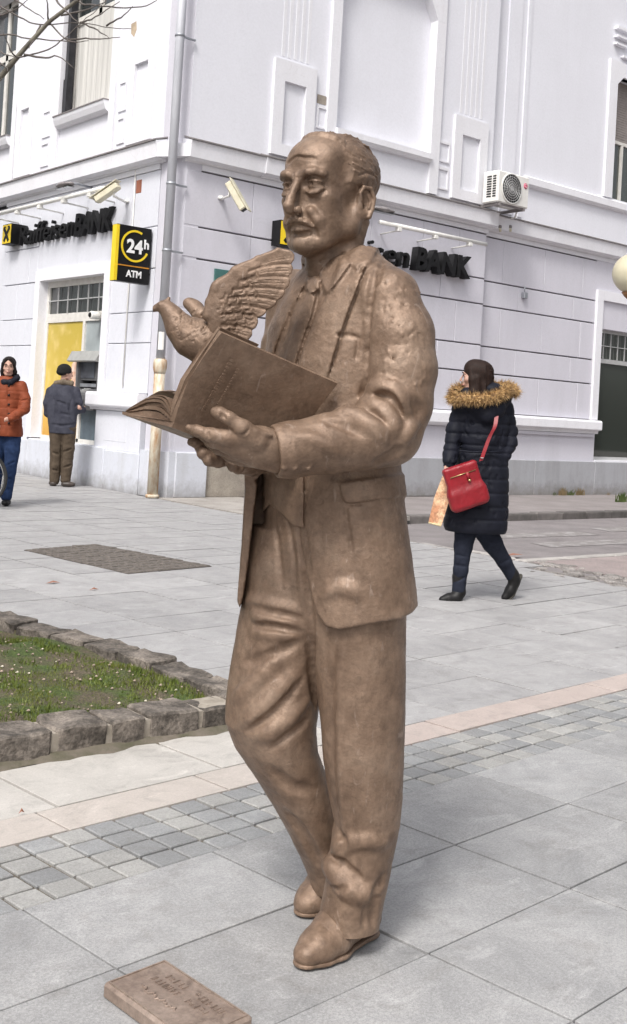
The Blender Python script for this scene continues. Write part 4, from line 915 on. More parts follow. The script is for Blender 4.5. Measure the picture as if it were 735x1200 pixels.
# jacket collar, lapels, shirt collar, tie, pockets
relief(S, ST, [(398, 306), (412, 298), (426, 286), (433, 276), (446, 292), (438, 309), (430, 312), (425, 323), (416, 348), (406, 374), (396, 404), (385, 440), (377, 470), (340, 470), (348, 435), (362, 395), (374, 365), (388, 338)], .009, 3)
relief(S, ST, [(433, 276), (446, 292), (438, 309), (421, 322), (412, 312), (408, 300)], .006, 2.5)
relief(S, ST, [(372, 316), (381, 347), (387, 343), (398, 330), (412, 310), (400, 300), (385, 305)], .010, 2.5)
relief(S, ST, [(359, 330), (370, 324), (375, 330), (374, 341), (366, 346), (358, 342)], .012, 3)
relief(S, ST, [(361, 344), (371, 343), (366, 372), (356, 400), (345, 432), (330, 440), (338, 405), (350, 370)], .006, 3)
relief(S, ST, [(348, 348), (362, 344), (372, 352), (372, 372), (360, 400), (350, 440), (318, 440), (326, 405), (338, 372)], .004, 3)
relief(S, ST, [(366, 300), (372, 312), (352, 345), (338, 372), (322, 412), (318, 440), (300, 440), (306, 400), (326, 366), (346, 330)], .009, 3, .3)
relief(S, ST, [(395, 568), (430, 563), (480, 556), (480, 584), (440, 589), (404, 592)], .007, 2.5)
def jg(pts, r, dep, k=None, n=4): S.stroke(ST.rays(pts, n), r, dep, k)
def jr(pts, r, dep, k=None, n=4): S.stroke(ST.rays(pts, n), r, dep, k, '+')
jg([(445, 292), (437, 308), (423, 313), (420, 323)], .004, .005, .004)
jg([(348, 345), (340, 372), (330, 410)], .004, .004, .004); jg([(373, 346), (367, 372), (355, 405), (347, 432)], .004, .005, .004); jg([(426, 323), (417, 348), (407, 374), (397, 404), (386, 440)], .004, .006, .004)
jg([(393, 394), (408, 395), (422, 398)], .004, .004, .004); jg([(420, 398), (419, 410), (416, 424)], .003, .003, .004)
jg([(404, 592), (408, 620), (413, 652)], .0035, .0035, .005); jg([(396, 568), (404, 592), (440, 589), (478, 584)], .0035, .004, .004)
jg([(364, 588), (371, 590), (378, 589)], .004, .006, .003); jg([(366, 648), (372, 650), (379, 648)], .004, .006, .003)
jg([(440, 318), (434, 350), (431, 400), (429, 450), (424, 470)], .007, .010, .010)
jg([(452, 300), (446, 318), (440, 340)], .004, .003, .008)
# elbow folds
jr([(432, 462), (448, 455), (462, 462), (474, 482)], .014, .007, .018); jg([(436, 472), (450, 466), (461, 474), (470, 494)], .008, .008, .010)
jr([(424, 474), (440, 478), (456, 492), (462, 510)], .013, .006, .018); jg([(418, 484), (436, 488), (450, 503)], .007, .006, .010)
jr([(396, 486), (416, 490), (436, 502), (450, 520)], .012, .004, .018); jg([(380, 494), (402, 500), (424, 512)], .007, .0035, .012)
jg([(486, 470), (494, 490), (490, 512)], .010, .004, .014); jr([(470, 520), (480, 505), (490, 490)], .010, .003, .016); jg([(440, 545), (456, 538), (470, 528)], .008, .004, .012)
jr([(350, 515), (372, 520), (400, 535)], .010, .002, .016); 0
jr([(380, 700), (400, 690), (425, 700)], .012, .002, .018)
jg([(300, 560), (306, 580), (310, 590)], .004, .003, .005)
for px in (333, 345.5, 361):
    p, d_ = S.hit(*ST.rays([(px, 549.5), (px+.5, 549.5)], 1)[0], 1.2)
    if p is not None: S.ell(p, (.0088, .006, .0088), .001); S.ell(p-_n(d_)*.006, (.005, .003, .005), .001, '-')
# modelled clay pocking on sleeve and shoulder
rr = np.random.RandomState(3)
for i in range(130):
    px, py = rr.uniform(445, 498), rr.uniform(325, 455); p, d_ = S.hit(*ST.rays([(px, py), (px+.5, py)], 1)[0], 1.2)
    if p is not None: S.ell(p+np.array([0, -.002 if i % 2 else .001, 0]), rr.uniform(.0015, .0042, 3)*(1, .5, 1.7), .002, '+' if i % 2 else '-')
link('jacket', S.mesh('jacket', rough=.0014, rscale=.022), statue, m=M['bronze'])
# ---------------- shoes
def shoe(heel, toe, inner=1):
    a = q(*heel); b = q(*toe); a[2] = b[2] = 0; ax = _n(b-a); L = np.linalg.norm(b-a); side = np.array([-ax[1], ax[0], 0])
    S = Sculpt(np.minimum(a, b)+(-.1, -.1, -.01), np.maximum(a, b)+(.1, .1, .17), .003)
    P = lambda t, w_, z: a+ax*L*t+side*w_+np.array([0, 0, z])
    S.chain([P(-.02, 0, .040), P(.3, 0, .040), P(.62, .004, .038), P(.85, .002, .030), P(1.0, 0, .022)], [.040, .042, .050, .045, .034], .012, flat=(0, 0, 1), ff=.82)
    S.chain([P(.05, 0, .10), P(.28, 0, .085), P(.55, 0, .055), P(.75, 0, .04)], [.038, .042, .042, .034], .02)
    S.chain([P(.02, 0, .06), P(.04, 0, .13)], [.040, .036], .02)
    for t in (.50, .62): S.chain([P(t, -.05, .05), P(t+.03, -.02, .082-.03*(t-.5)*8), P(t+.03, .02, .082-.03*(t-.5)*8), P(t, .05, .05)], .004, .003, '-')
    sl, X, Y, Z = S.sub(S.lo, [9, 9, .001], 0); S.F[sl] = np.maximum(S.F[sl], -(Z+0*X+0*Y))
    o = link('shoe', S.mesh('shoe', rough=.0012, rscale=.02), statue, m=M['bronze'])
    T = Sculpt(np.minimum(a, b)+(-.1, -.1, -.01), np.maximum(a, b)+(.1, .1, .05), .003)
    T.chain([P(-.02, 0, .0), P(.3, 0, .0), P(.62, .004, .0), P(.85, .002, .0), P(1.02, 0, .0)], [.0395, .037, .0475, .0425, .031], .012)
    sl, X, Y, Z = T.sub(T.lo, T.lo+9, 0); T.F[sl] = np.maximum(T.F[sl], np.abs(Z-.005+0*X+0*Y)-.005)
    link('sole', T.mesh('sole'), o, m=M['bronze'])
    return o
g2 = lambda px, py: (px, py, float((ST.B@(gnd(px, py)-ST.O))[1]))
shoe(g2(425, 1097), g2(360, 1131)); shoe(g2(404, 1050), g2(359, 1071))
# ---------------- head and neck, modelled in its own frame (x = sideways, y = forwards, z = up, origin between the ears at eye height)
HB = ((-.105, -.140, -.235), (.105, .150, .150), .0016)
S = Sculpt(*HB)
S.ell((0, -.020, .032), (.077, .107, .076), 0); S.ell((0, .036, .040), (.061, .052, .056), .02); S.ell((0, .030, -.030), (.051, .056, .070), .03)
for s in (-1, 1):
    S.chain([(s*.062, -.020, -.040), (s*.056, .000, -.074), (s*.030, .048, -.103), (0, .062, -.112)], [.015, .014, .0135, .014], .028)
    S.ell((s*.045, .055, -.024), (.016, .017, .012), .018)                      # cheekbone
    S.ell((s*.042, .040, -.052), (.016, .026, .032), .025)
    S.ell((s*.070, .040, .030), (.012, .026, .026), .020, '-')                  # temple
S.ell((0, .0730, -.111), (.017, .0145, .0135), .012); S.ell((0, .073, -.070), (.027, .018, .026), .016)
S.chain([(0, -.030, -.06), (0, -.035, -.14), (0, -.045, -.24)], [.055, .055, .062], .022)
S.chain([(0, .045, -.106), (0, .010, -.15), (0, -.005, -.22)], [.012, .022, .028], .02)
S.chain([(-.048, .078, .0175), (-.030, .0870, .0165), (0, .0880, .012), (.030, .0870, .0165), (.048, .078, .0175)], [.005, .007, .007, .007, .005], .016)
for s in (-1, 1):   # sockets, eyeballs, lids, bags, brows
    S.ell((s*.0315, .093, -.001), (.0185, .016, .0115), .010, '-')
    ec = (s*.0315, .0750, -.001); S.ell(ec, (.0135, .0130, .0130), .001)
    L_ = Sculpt(*HB); L_.ell(ec, (.0165, .0152, .0152), 0); sl, X, Y, Z = L_.sub(L_.lo, L_.lo+9, 0)
    up = (ec[2]+.0040-.12*np.abs(X-s*.028))-Z; lo_ = Z-(ec[2]-.0064+.12*np.abs(X-s*.036))
    Lu = np.maximum(L_.F, up); Ld = np.maximum(L_.F+.0009, lo_); G = np.minimum(Lu, Ld).astype(np.float32); h = np.maximum(.0025-np.abs(S.F-G), 0)/.0025; S.F = np.minimum(S.F, G)-h*h*.0025*.25
    S.ell((s*.0290, .0895, -.0015), (.0048, .0080, .0048), .0003, '-')
    S.chain([(s*.016, .0870, .0085), (s*.026, .0905, .0120), (s*.037, .0885, .0120), (s*.049, .0790, .0065)], .0018, .004, '-')    # lid fold
    S.chain([(s*.018, .0850, -.0160), (s*.029, .0865, -.0205), (s*.040, .0810, -.0185), (s*.048, .0740, -.0110)], [.0022, .0034, .0034, .0022], .009)
    S.chain([(s*.017, .0875, -.0215), (s*.030, .0885, -.0265), (s*.043, .0810, -.0240), (s*.051, .0730, -.0150)], .0020, .005, '-')
    S.chain([(s*.014, .0925, .0155), (s*.024, .0940, .0200), (s*.038, .0890, .0215), (s*.052, .0750, .0150)], [.0035, .0045, .0042, .0022], .006)
    for j in range(6): x = .016+j*.006; S.chain([(s*x, .1010-.25*max(0, x-.03), .0165+.003*math.sin(x*60)), (s*(x+.006), .0995-.3*max(0, x-.03), .0245)], .0009, .0008, '-')
    S.chain([(s*.056, .066, .002), (s*.063, .056, .008)], .0014, .002, '-'); S.chain([(s*.056, .066, -.004), (s*.064, .054, -.008)], .0014, .002, '-')
# nose, moustache, mouth
S.chain([(0, .0905, .012), (0, .0990, -.008), (0, .1110, -.032), (0, .1165, -.046)], [.0078, .0066, .0078, .0096], .006)
S.chain([(0, .1165, -.046), (0, .1140, -.053), (0, .098, -.060)], [.0096, .0075, .006], .004)
for s in (-1, 1):
    S.ell((s*.0120, .1000, -.0520), (.0066, .0098, .0076), .003); S.ell((s*.0068, .1045, -.0612), (.0038, .0065, .0038), .0015, '-')
    S.chain([(s*.0180, .095, -.045), (s*.0195, .092, -.053), (s*.015, .091, -.060)], .0016, .003, '-')
    S.chain([(s*.018, .095, -.048), (s*.027, .087, -.063), (s*.033, .075, -.084), (s*.034, .068, -.098)], [.0022, .0034, .0034, .002], .006, '-')
    S.chain([(s*.028, .083, -.052), (s*.037, .071, -.070), (s*.040, .060, -.090)], [.006, .0065, .005], .012)
    S.chain([(s*.001, .0950, -.0670), (s*.012, .0935, -.0700), (s*.022, .0870, -.0745), (s*.031, .0780, -.0820)], [.0058, .0060, .0050, .0022], .003)
    for j in range(10): x = .002+j*.0029; S.chain([(s*x, .1018-.42*x, -.0625-.1*x), (s*(x+.004), .1005-.60*x, -.0750-.30*x)], .0009, .0006, '-')
    S.chain([(0, .0930, -.0800), (s*.012, .0905, -.0803), (s*.024, .0810, -.0850)], [.0034, .0032, .0018], .001, '-')
    S.chain([(0, .0870, -.0868), (s*.010, .0855, -.0866), (s*.019, .0790, -.0860)], [.0042, .0038, .0022], .003)
    S.chain([(0, .0840, -.0960), (s*.012, .0820, -.0955), (s*.020, .0760, -.0925)], .0034, .006, '-')
S.chain([(0, .1010, -.0620), (0, .1000, -.0690)], .0014, .002, '-')
# forehead lines
for z, a, w_ in ((.047, .0012, .034),):
    S.chain([(x, math.sqrt(max(0, 1-(x/.072)**2))*.042+.050-(z-.03)*.34+.002, z+.004*math.cos(x*70)+.0015*math.sin(x*160)) for x in np.linspace(-w_, w_, 11)], a, .006, '-')
for s in (-1, 1): S.chain([(s*.0045, .0985, .010), (s*.006, .0985, .028)], .0014, .003, '-')
# ears
for s in (-1, 1):
    E = Matrix.Rotation(R_(s*18), 3, 'Z') @ Matrix.Rotation(R_(-10), 3, 'X')
    c = np.array((s*.0765, -.024, -.026))
    T = lambda x, y, z: c+np.array(E @ Vector((s*x, y, z)))
    S.ell(T(0, 0, 0), (.007, .0175, .031), .006, rot=E)
    S.ell(T(.006, .001, .003), (.006, .0110, .020), .003, '-', rot=E)
    S.chain([T(.004, .012, .006), T(.006, .014, .020), T(.007, .004, .031), T(.007, -.012, .027), T(.007, -.018, .008), T(.006, -.012, -.012), T(.004, -.002, -.027)], [.0030, .0034, .0036, .0038, .0038, .0036, .0050], .002)
    S.chain([T(.003, -.006, .016), T(.004, -.010, .002), T(.004, -.004, -.010)], .0026, .002)
    S.ell(T(.001, .012, -.004), (.0045, .0040, .0065), .003); S.ell(T(-.001, .008, -.006), (.005, .006, .006), .002, '-')
    S.chain([(s*.060, -.045, -.060), (s*.050, -.020, -.13), (s*.022, .012, -.205)], [.010, .012, .012], .02)
    for j, zz in enumerate((-.128, -.146, -.166, -.186)): S.chain([(s*.054, -.012, zz+.008), (s*.040, .020, zz-.004), (s*.018, .034-.006*j, zz-.014)], .0022, .004, '-')
# hair: thin cap swept back from a high forehead, textured short sides, groove over the ear
hr = np.random.RandomState(8)
H = Sculpt(*HB); H.ell((0, -.025, .036), (.0800, .1085, .0800), 0)
sl, X, Y, Z = H.sub(H.lo, H.lo+9, 0); front = Y-(.046-.9*np.maximum(np.abs(X)-.030, 0)+.35*np.maximum(np.abs(X)-.055, 0))+.30*np.clip(Z-.07, 0, 1)
low = (-.052-.15*(Y+.02))-Z; low = np.where(Y > -.045, (.010+.0*Y)-Z, low)
H.F = np.maximum(H.F, np.maximum(front*.5, low*.7)).astype(np.float32)
f = S.F; kk = .006; h = np.maximum(kk-np.abs(f-H.F), 0)/kk; S.F = np.minimum(f, H.F)-h*h*kk*.25
hx = lambda y, z, e=0: (.0800+e)*math.sqrt(max(.02, 1-((y+.025)/.1085)**2-((z-.036)/.0800)**2))
hz = lambda x, y: .036+.0800*math.sqrt(max(.02, 1-(x/.0800)**2-((y+.025)/.1085)**2))
for i in range(46):     # combed locks along the top, front to back
    a = hr.uniform(-.058, .058); y0 = hr.uniform(-.05, .040)-.5*max(0, abs(a)-.03); L = hr.uniform(.018, .036); a1 = a*1.05; y1 = y0-L
    S.chain([(a, y0, hz(a, y0)), ((a+a1)/2, (y0+y1)/2, hz(a, (y0+y1)/2)+.001), (a1, y1, hz(a1, y1))], hr.uniform(.0016, .0034)*np.array([.7, 1, .5]), .002, '+' if i % 2 else '-')
S.chain([(x, .040-.55*max(0, abs(x)-.02), hz(x, .040-.55*max(0, abs(x)-.02))-.001) for x in np.linspace(-.052, .052, 9)], [.003, .006, .0075, .008, .0075, .008, .007, .005, .003], .008)
for s in (-1, 1):
    S.chain([(s*hx(y, z, .0005), y, z) for y, z in ((.000, .024), (-.020, .033), (-.045, .033), (-.070, .022), (-.094, .004))], [.0015, .0026, .0030, .0026, .0012], .002, '-')
    S.chain([(s*hx(y, z, -.002), y, z) for y, z in ((.000, .018), (-.022, .025), (-.048, .025), (-.072, .012))], [.0022, .0034, .0036, .0022], .005)
    for j in range(12): y = -.002-j*.0085; S.chain([(s*hx(y, .018), y, .018), (s*hx(y-.005, -.002), y-.005, -.002), (s*hx(y-.008, -.024), y-.008, -.024)], .0010, .0012, '-' if j % 2 else '+')
    for j in range(80):
        y = hr.uniform(-.10, .036); z = hr.uniform(.030, .100)
        if ((y+.025)/.1085)**2+((z-.036)/.08)**2 > .93: continue
        S.chain([(s*hx(y, z, .0002), y, z), (s*hx(y-.010, z-.003, .0002), y-.010, z-.003)], hr.uniform(.0008, .0018), .0022, '+' if j % 2 else '-')
sc_ = 1.215; fh = R_(52)
Tm = np.eye(4); xa = np.array([-math.sin(fh), math.cos(fh), 0]); ya = np.array([-math.cos(fh), -math.sin(fh), -.035]); ya = ya/np.linalg.norm(ya); za = np.cross(xa, ya)
Tm[:3, 0] = xa*sc_; Tm[:3, 1] = ya*sc_; Tm[:3, 2] = za*sc_; Tm[:3, 3] = q(383, 226, -.06)
link('head', S.mesh('head', T=Tm, rough=.0006, rscale=.010), statue, m=M['bronze'])
# ---------------- hands (five separate fingers each)
S = Sculpt(q(205, 570, -.44)-(.02, 0, .03), q(335, 470, -.12)+(.03, .1, .03), .0022)
W = q(326, 532, -.282)
S.cap(W, q(304, 526, -.30), .047, .045, .01, flat=(0, 1, .2), ff=.72); S.cap(q(304, 526, -.30), q(282, 522, -.315), .044, .036, .012, flat=(0, 1, .2), ff=.62)
S.chain([q(300, 518, -.325), q(284, 504, -.345), q(268, 492, -.352), q(258, 486.5, -.35), q(252, 484.5, -.347)], [.026, .0185, .0135, .0130, .0105], .008)
S.chain([q(290, 514, -.325), q(266, 514.5, -.335), q(246, 511.5, -.332), q(231, 506.5, -.325), q(221, 503, -.318)], [.024, .0185, .0140, .0110, .0070], .008)
S.chain([q(288, 526, -.310), q(266, 524, -.315), q(250, 520, -.310), q(238, 514, -.300)], [.024, .0165, .0130, .0095], .006)
S.chain([q(290, 534, -.290), q(272, 533, -.290), q(256, 528, -.280), q(244, 521, -.265)], [.023, .0150, .0125, .0095], .005)
S.chain([q(296, 540, -.265), q(282, 541, -.262), q(268, 537, -.25), q(256, 530, -.235)], [.020, .0130, .0110, .0090], .005)
S.chain([q(318, 512, -.330), q(300, 508, -.345), q(284, 503, -.352)], .0035, .008)     # tendon of the thumb
for pts in ([(262, 488), (264, 494)], [(259, 486.5), (260, 492.5)], [(243, 507), (245, 515)], [(292, 505), (286, 511), (276, 512)]): S.stroke(ST.rays(pts, 3), .0025, .0018, .003)
link('hand', S.mesh('hand', rough=.0007, rscale=.015), statue, m=M['bronze'])
S = Sculpt(q(205, 580, -.32)-(.02, 0, .03), q(335, 490, .02)+(.03, .1, .03), .0025)
S.cap(q(304, 540, -.02), q(286, 540, -.09), .036, .036, .01); S.cap(q(286, 540, -.09), q(266, 534, -.15), .036, .030, .012, flat=(.3, 0, 1), ff=.7)
S.chain([q(262, 528, -.17), q(244, 524, -.20), q(230, 521, -.21), q(224, 520, -.20)], [.018, .0125, .0115, .0095], .006)
S.chain([q(264, 534, -.17), q(250, 534, -.21), q(238, 533, -.225), q(234, 528, -.20)], [.019, .0150, .0140, .011], .005)
S.chain([q(268, 539, -.16), q(256, 543, -.21), q(245, 541.5, -.225), q(240, 534, -.20)], [.018, .0140, .0130, .011], .005)
S.chain([q(280, 545, -.14), q(279, 551, -.19), q(273, 549, -.21), q(266, 540, -.20)], [.017, .0125, .0115, .010], .005)
S.chain([q(280, 526, -.14), q(262, 514, -.16), q(246, 505, -.17)], [.020, .014, .011], .006)
link('hand', S.mesh('hand_lower', rough=.0007, rscale=.015), statue, m=M['bronze'])
# ---------------- open book: each half is a page block with curling leaves, backed by its cover; spine runs towards his body
dA, dD = -.292, -.14
V3 = q(338, 553, dD)-q(201, 501, dA)
def sheet(name, prof, parent, V=V3, start=0.0, end=1.0, wav=0):
    """profile [(px, py, depth)] swept along the spine"""
    pr = [q(*p) for p in prof]; n = len(pr); mb = MB(); K = 10; vs = []
    for k in range(K+1):
        t = start+(end-start)*k/K
        for i, p in enumerate(pr): vs.append(p+V*t+np.array([0, 0, wav*math.sin(t*7+i)]))
    fs = [(k*n+i, k*n+(i+1) % n, (k+1)*n+(i+1) % n, (k+1)*n+i) for k in range(K) for i in range(n)]
    mb.add(vs, fs); mb.add(vs[:n], [tuple(range(n))]); mb.add(vs[-n:], [tuple(range(n))]); return mb.build(name, M['bronze'], parent)
dl = lambda x: dA+(201-x)/57*.15
book = sheet('book_cover', [(201, 503, dA), (204, 497, dA), (209, 480, dA-.012), (220, 449, dA-.028), (238, 421, dA-.042), (259.5, 392, dA-.055), (256.5, 389, dA-.050), (235, 419, dA-.037), (217, 448, dA-.022), (206, 477, dA-.005), (199, 495, dA+.006), (172, 490, dl(172)), (143.5, 484, dl(143)), (143, 487.5, dl(143)), (172, 495.5, dl(172))], statue)
def leafprof(a, b): return [(x, y, d) for x, y, d in a]+[(x, y, d) for x, y, d in b[::-1]]
# right page block (inner side, thin) and a loose leaf
sheet('page_block', leafprof([(199, 494, dA+.004), (203, 474, dA), (213, 447, dA-.015), (231, 420, dA-.03), (253, 389.5, dA-.045)], [(205.5, 476, dA-.004), (205.5, 476, dA-.004), (216.5, 447.5, dA-.021), (234.5, 419, dA-.036), (256, 389, dA-.049)]), book, end=.985)
sheet('page', leafprof([(198, 489, dA+.01), (201, 470, dA+.012), (210, 446, dA+.004), (229, 417, dA-.012), (254.5, 384, dA-.03)], [(199.5, 489, dA+.008), (203, 470, dA+.008), (212, 446.5, dA-.0), (231, 418, dA-.016), (257, 385.5, dA-.034)]), book, end=.33, start=.01)
# left page block: a fan of arched leaves between the cover and the top leaf
Bc = spline([(143.5, 484.6), (156, 487.5), (172, 490.5), (187, 493.5), (198.5, 496)], 3); Tc = spline([(144, 482.6), (152, 476.5), (162, 470), (173, 464.5), (183, 463), (190, 466), (195, 474), (198, 484), (199.5, 492)], 3)
Bc = np.array([Bc[int(round(i*(len(Bc)-1)/23.))] for i in range(24)]); Tc = np.array([Tc[int(round(i*(len(Tc)-1)/23.))] for i in range(24)])
lr = np.random.RandomState(7)
for i_, (f0, f1) in enumerate(((.02, .30), (.34, .50), (.53, .66), (.69, .80), (.83, .91), (.95, 1.0))):
    lo_, hi_ = Bc*(1-f0)+Tc*f0, Bc*(1-f1)+Tc*f1; st_ = .004+lr.uniform(0, .03)+(.02 if i_ == 0 else 0); tip = lr.uniform(0, 3)
    pf = [(x+tip*(1-k/23.), y, dl(x)+.004) for k, (x, y) in enumerate(hi_)]+[(x+tip*(1-k/23.), y, dl(x)+.004) for k, (x, y) in reversed(list(enumerate(lo_)))]
    sheet('page_block' if i_ == 0 else 'page', pf, book, start=st_, wav=.0005)
sheet('page', [(153, 471.5, dl(153)+.10), (164, 462, dl(164)+.09), (175, 456, dl(175)+.08), (187, 454.5, dl(187)+.07), (196, 456, dA+.05), (201, 466, dA+.035), (200, 486, dA+.02), (198, 468, dA+.04), (194, 459, dA+.055), (186, 457, dl(186)+.075), (175, 458.5, dl(175)+.085), (164, 464.5, dl(164)+.095)], book, start=.08)
# worn embossing on the cover: rows of small raised ticks
em = MB(); er = np.random.RandomState(4); Vn = V3/np.linalg.norm(V3)
A_, B_ = q(207, 487, dA-.006), q(257, 397, dA-.054); up = _n(B_-A_); nn = _n(np.cross(Vn, up)); nn = nn if nn[1] < 0 else -nn
for row, (off, t0, t1, sz) in enumerate(((.050, .22, .86, .009), (.074, .30, .80, .006))):
    t = t0
    while t < t1:
        b = q(205, 490, dA-.004)+(q(258, 394, dA-.055)-q(205, 490, dA-.004))*t; bow = math.sin(math.pi*t)*np.array([-.004, 0, -.010])
        c = b+Vn*off+bow+nn*.0035; w_ = er.uniform(.35, .7)*sz; l = sz*er.uniform(.7, 1)
        vs = [c+up*(i*w_*.5)+Vn*(j*l*.5)+nn*k*.0012 for k in (-1, 1) for i, j in ((-1, -1), (1, -1), (1, 1), (-1, 1))]
        em.add(vs, [(0, 3, 2, 1), (4, 5, 6, 7), (0, 1, 5, 4), (1, 2, 6, 5), (2, 3, 7, 6), (3, 0, 4, 7)]); t += (w_+.004)/.235
o = em.build('embossing', M['bronze'], book); o['kind'] = 'stuff'
# ---------------- dove
S = Sculpt(q(168, 440, -.24)-(0, .0, .02), q(300, 340, -.02)+(.02, .03, .03), .0021); db = -.165
S.chain([q(191, 361.5, db), q(197, 365, db), q(203, 373, db), q(211, 386, db), q(224, 397, db), q(242, 404, db), (q(262, 412, db-.0))], [.0145, .0165, .0225, .0320, .044, .051, .048], .012)
S.chain([q(186, 362, db), q(181.5, 364, db), q(178.3, 366.3, db)], [.0100, .0066, .0032], .004); S.ell(q(183.5, 360.5, db), (.006, .006, .004), .003)
S.stroke(ST.rays([(178.5, 366), (183, 366)], 3), .0014, .0014, .001); S.ell(q(187.5, 359.5, db-.0125), (.0028, .003, .0028), .001); S.chain([q(185, 357.5, db-.011), q(189, 356.8, db-.012), q(191.5, 360, db-.0125)], .0013, .001)
S.chain([q(196, 355, db), q(198, 351.5, db)], [.006, .0040], .006)
S.ell(q(227, 360, -.09), (.026, .012, .015), .008, rot=Matrix.Rotation(R_(18), 3, 'Y')); S.chain([q(222, 358, -.09), q(236, 372, -.11)], [.012, .02], .01)
fr = np.random.RandomState(2)
for i in range(70):      # breast and neck feathers
    px, py = fr.uniform(200, 246), fr.uniform(364, 402)
    if py < 360+(px-195)*.15: continue
    p, d_ = S.hit(*ST.rays([(px, py), (px+.5, py)], 1)[0], 1.2)
    if p is None: continue
    S.stroke(ST.rays([(px-1.2, py+2.6), (px+2.4, py+1.6), (px+3.0, py-1.8)], 3), .0016, .0013, .0012)
dove = link('dove', S.mesh('dove', rough=.0005, rscale=.01), statue, m=M['bronze'])
S = Sculpt(q(236, 412, -.26)-(.02, .02, .02), q(350, 288, -.13)+(.02, .06, .02), .0020); dw = -.205
S.chain([q(243, 372, dw), q(245, 356, dw), q(253, 338, dw), q(275, 320, dw), q(302, 305, dw), q(326, 295.5, dw), q(340, 298, dw)], [.012, .0085, .0078, .0070, .0062, .0055, .0050], .006)
OUT = [(243, 375), (245, 356), (253, 337), (275, 319), (303, 303), (327, 293.5), (338, 295.5), (345, 300), (345, 306), (341, 311.5), (343.5, 316), (342, 322), (337.5, 326.5), (340, 331), (338, 338), (333.5, 341.5), (334, 346), (330, 351), (324, 354), (323.5, 358.5), (318, 363), (312, 365), (311.5, 369), (307, 373), (302, 374), (302.5, 380), (300, 386), (295.5, 389), (295.5, 395), (290, 402), (283, 406), (262, 409), (248, 395)]
slab(S, OUT, dw-.006, dw+.009, .004)
for c_, r_ in (((262, 345), (.030, .010, .034)), ((262, 372), (.034, .013, .044)), ((292, 322), (.040, .007, .022)), ((300, 340), (.045, .006, .035))): S.ell(q(c_[0], c_[1], dw-.002), r_, .012)
NT = [(341, 311.5), (337.5, 326.5), (333.5, 341.5), (324, 354), (312, 365), (302, 374), (295.5, 389)]; RT = [(292, 320), (282, 331), (274, 342), (269, 351), (265, 361), (262, 371), (260, 384)]
for (nx_, ny_), (rx, ry) in zip(NT, RT): S.stroke(ST.rays([(rx, ry), ((nx_*.35+rx*.65), (ny_*.35+ry*.65)-2.2), ((nx_*.7+rx*.3), (ny_*.7+ry*.3)-2), (nx_+1, ny_+.3)], 6), .0030, .0024, .0022, taper=False)
for i in range(8):
    t0, t1 = (NT[i-1] if i else (340, 297)), (NT[i] if i < 7 else (284, 404)); r0, r1 = (RT[i-1] if i else (300, 310)), (RT[i] if i < 7 else (258, 396))
    for w_ in (.30, .52, .76): tx, ty, rx, ry = t0[0]*(1-w_)+t1[0]*w_+2, t0[1]*(1-w_)+t1[1]*w_, r0[0]*(1-w_)+r1[0]*w_, r0[1]*(1-w_)+r1[1]*w_; S.stroke(ST.rays([(rx+(tx-rx)*.12, ry+(ty-ry)*.12), ((rx+tx)/2, (ry+ty)/2-2), (tx, ty)], 5), .0014, .0009 if w_ != .52 else .0013, .0012)
for row in range(6):      # overlapping scale-like coverts near the shoulder, outlined by shallow cuts
    for i in range(9):
        t = i/8.0; px = 250+row*9+t*34*(1-row*.06)-(18-row*2)*t*t+fr.uniform(-1.5, 1.5); py = 356-row*8.5+t*42+fr.uniform(-1.5, 1.5)+row*1.5
        if polysd(np.array([px]), np.array([py]), OUT)[0] > -5 or px > 298: continue
        S.stroke(ST.rays([(px-3, py+4.5), (px+2.5, py+4.2), (px+4.6, py), (px+3.4, py-3.6)], 4), .0020, .0010, .0016)
link('wing', S.mesh('wing', rough=.0006, rscale=.01), dove, m=M['bronze'])
# ================================================================ plaque details
La, Lb = PLAQ
M['plaque'] = bronze('plaque_bronze', (.20, .145, .115), (.29, .225, .185), (.36, .285, .24))
mb = MB(); mb.box((-La/2, -Lb/2, 0), (La/2, Lb/2, .034), .006); mb.build('plate', M['plaque'], plaque)
mb = MB()
for a, b in (((-La/2+.008, -Lb/2+.008), (La/2-.008, -Lb/2+.012)), ((-La/2+.008, Lb/2-.012), (La/2-.008, Lb/2-.008)), ((-La/2+.008, -Lb/2+.012), (-La/2+.012, Lb/2-.012)), ((La/2-.012, -Lb/2+.012), (La/2-.008, Lb/2-.012))): mb.box((*a, .033), (*b, .0362))
mb.build('rim', M['plaque'], plaque)
pr_ = random.Random(12); mb = MB()
for (x0, x1, y, hgt) in ((-.085, -.01, .040, .017), (.012, .110, .040, .017), (-.100, .000, .012, .017), (.020, .085, .012, .017)):
    x = x0
    while x < x1-.008:
        w_ = .0085; 
        for k in range(pr_.choice((2, 3, 3))):
            if pr_.random() < .55: xx = x+pr_.uniform(0, w_); mb.box((xx, y-hgt/2, .033), (xx+.0016, y+hgt/2, .0358))
            else: yy = y+pr_.uniform(-.5, .5)*hgt; mb.box((x, yy-.001, .033), (x+w_, yy+.0008, .0359))
        x += .0135
ins = mb.build('worn_inscription', M['plaque'], plaque); ins['kind'] = 'stuff'
mb = MB(); pts = [(-.085+.12*t, -.030+.006*math.sin(t*22)*(1-t*.5)+.004*math.sin(t*61+1), .0345) for t in np.linspace(0, 1, 40)]; mb.tube(pts, .0018, 5); mb.build('signature', M['plaque'], plaque)
props(plaque)

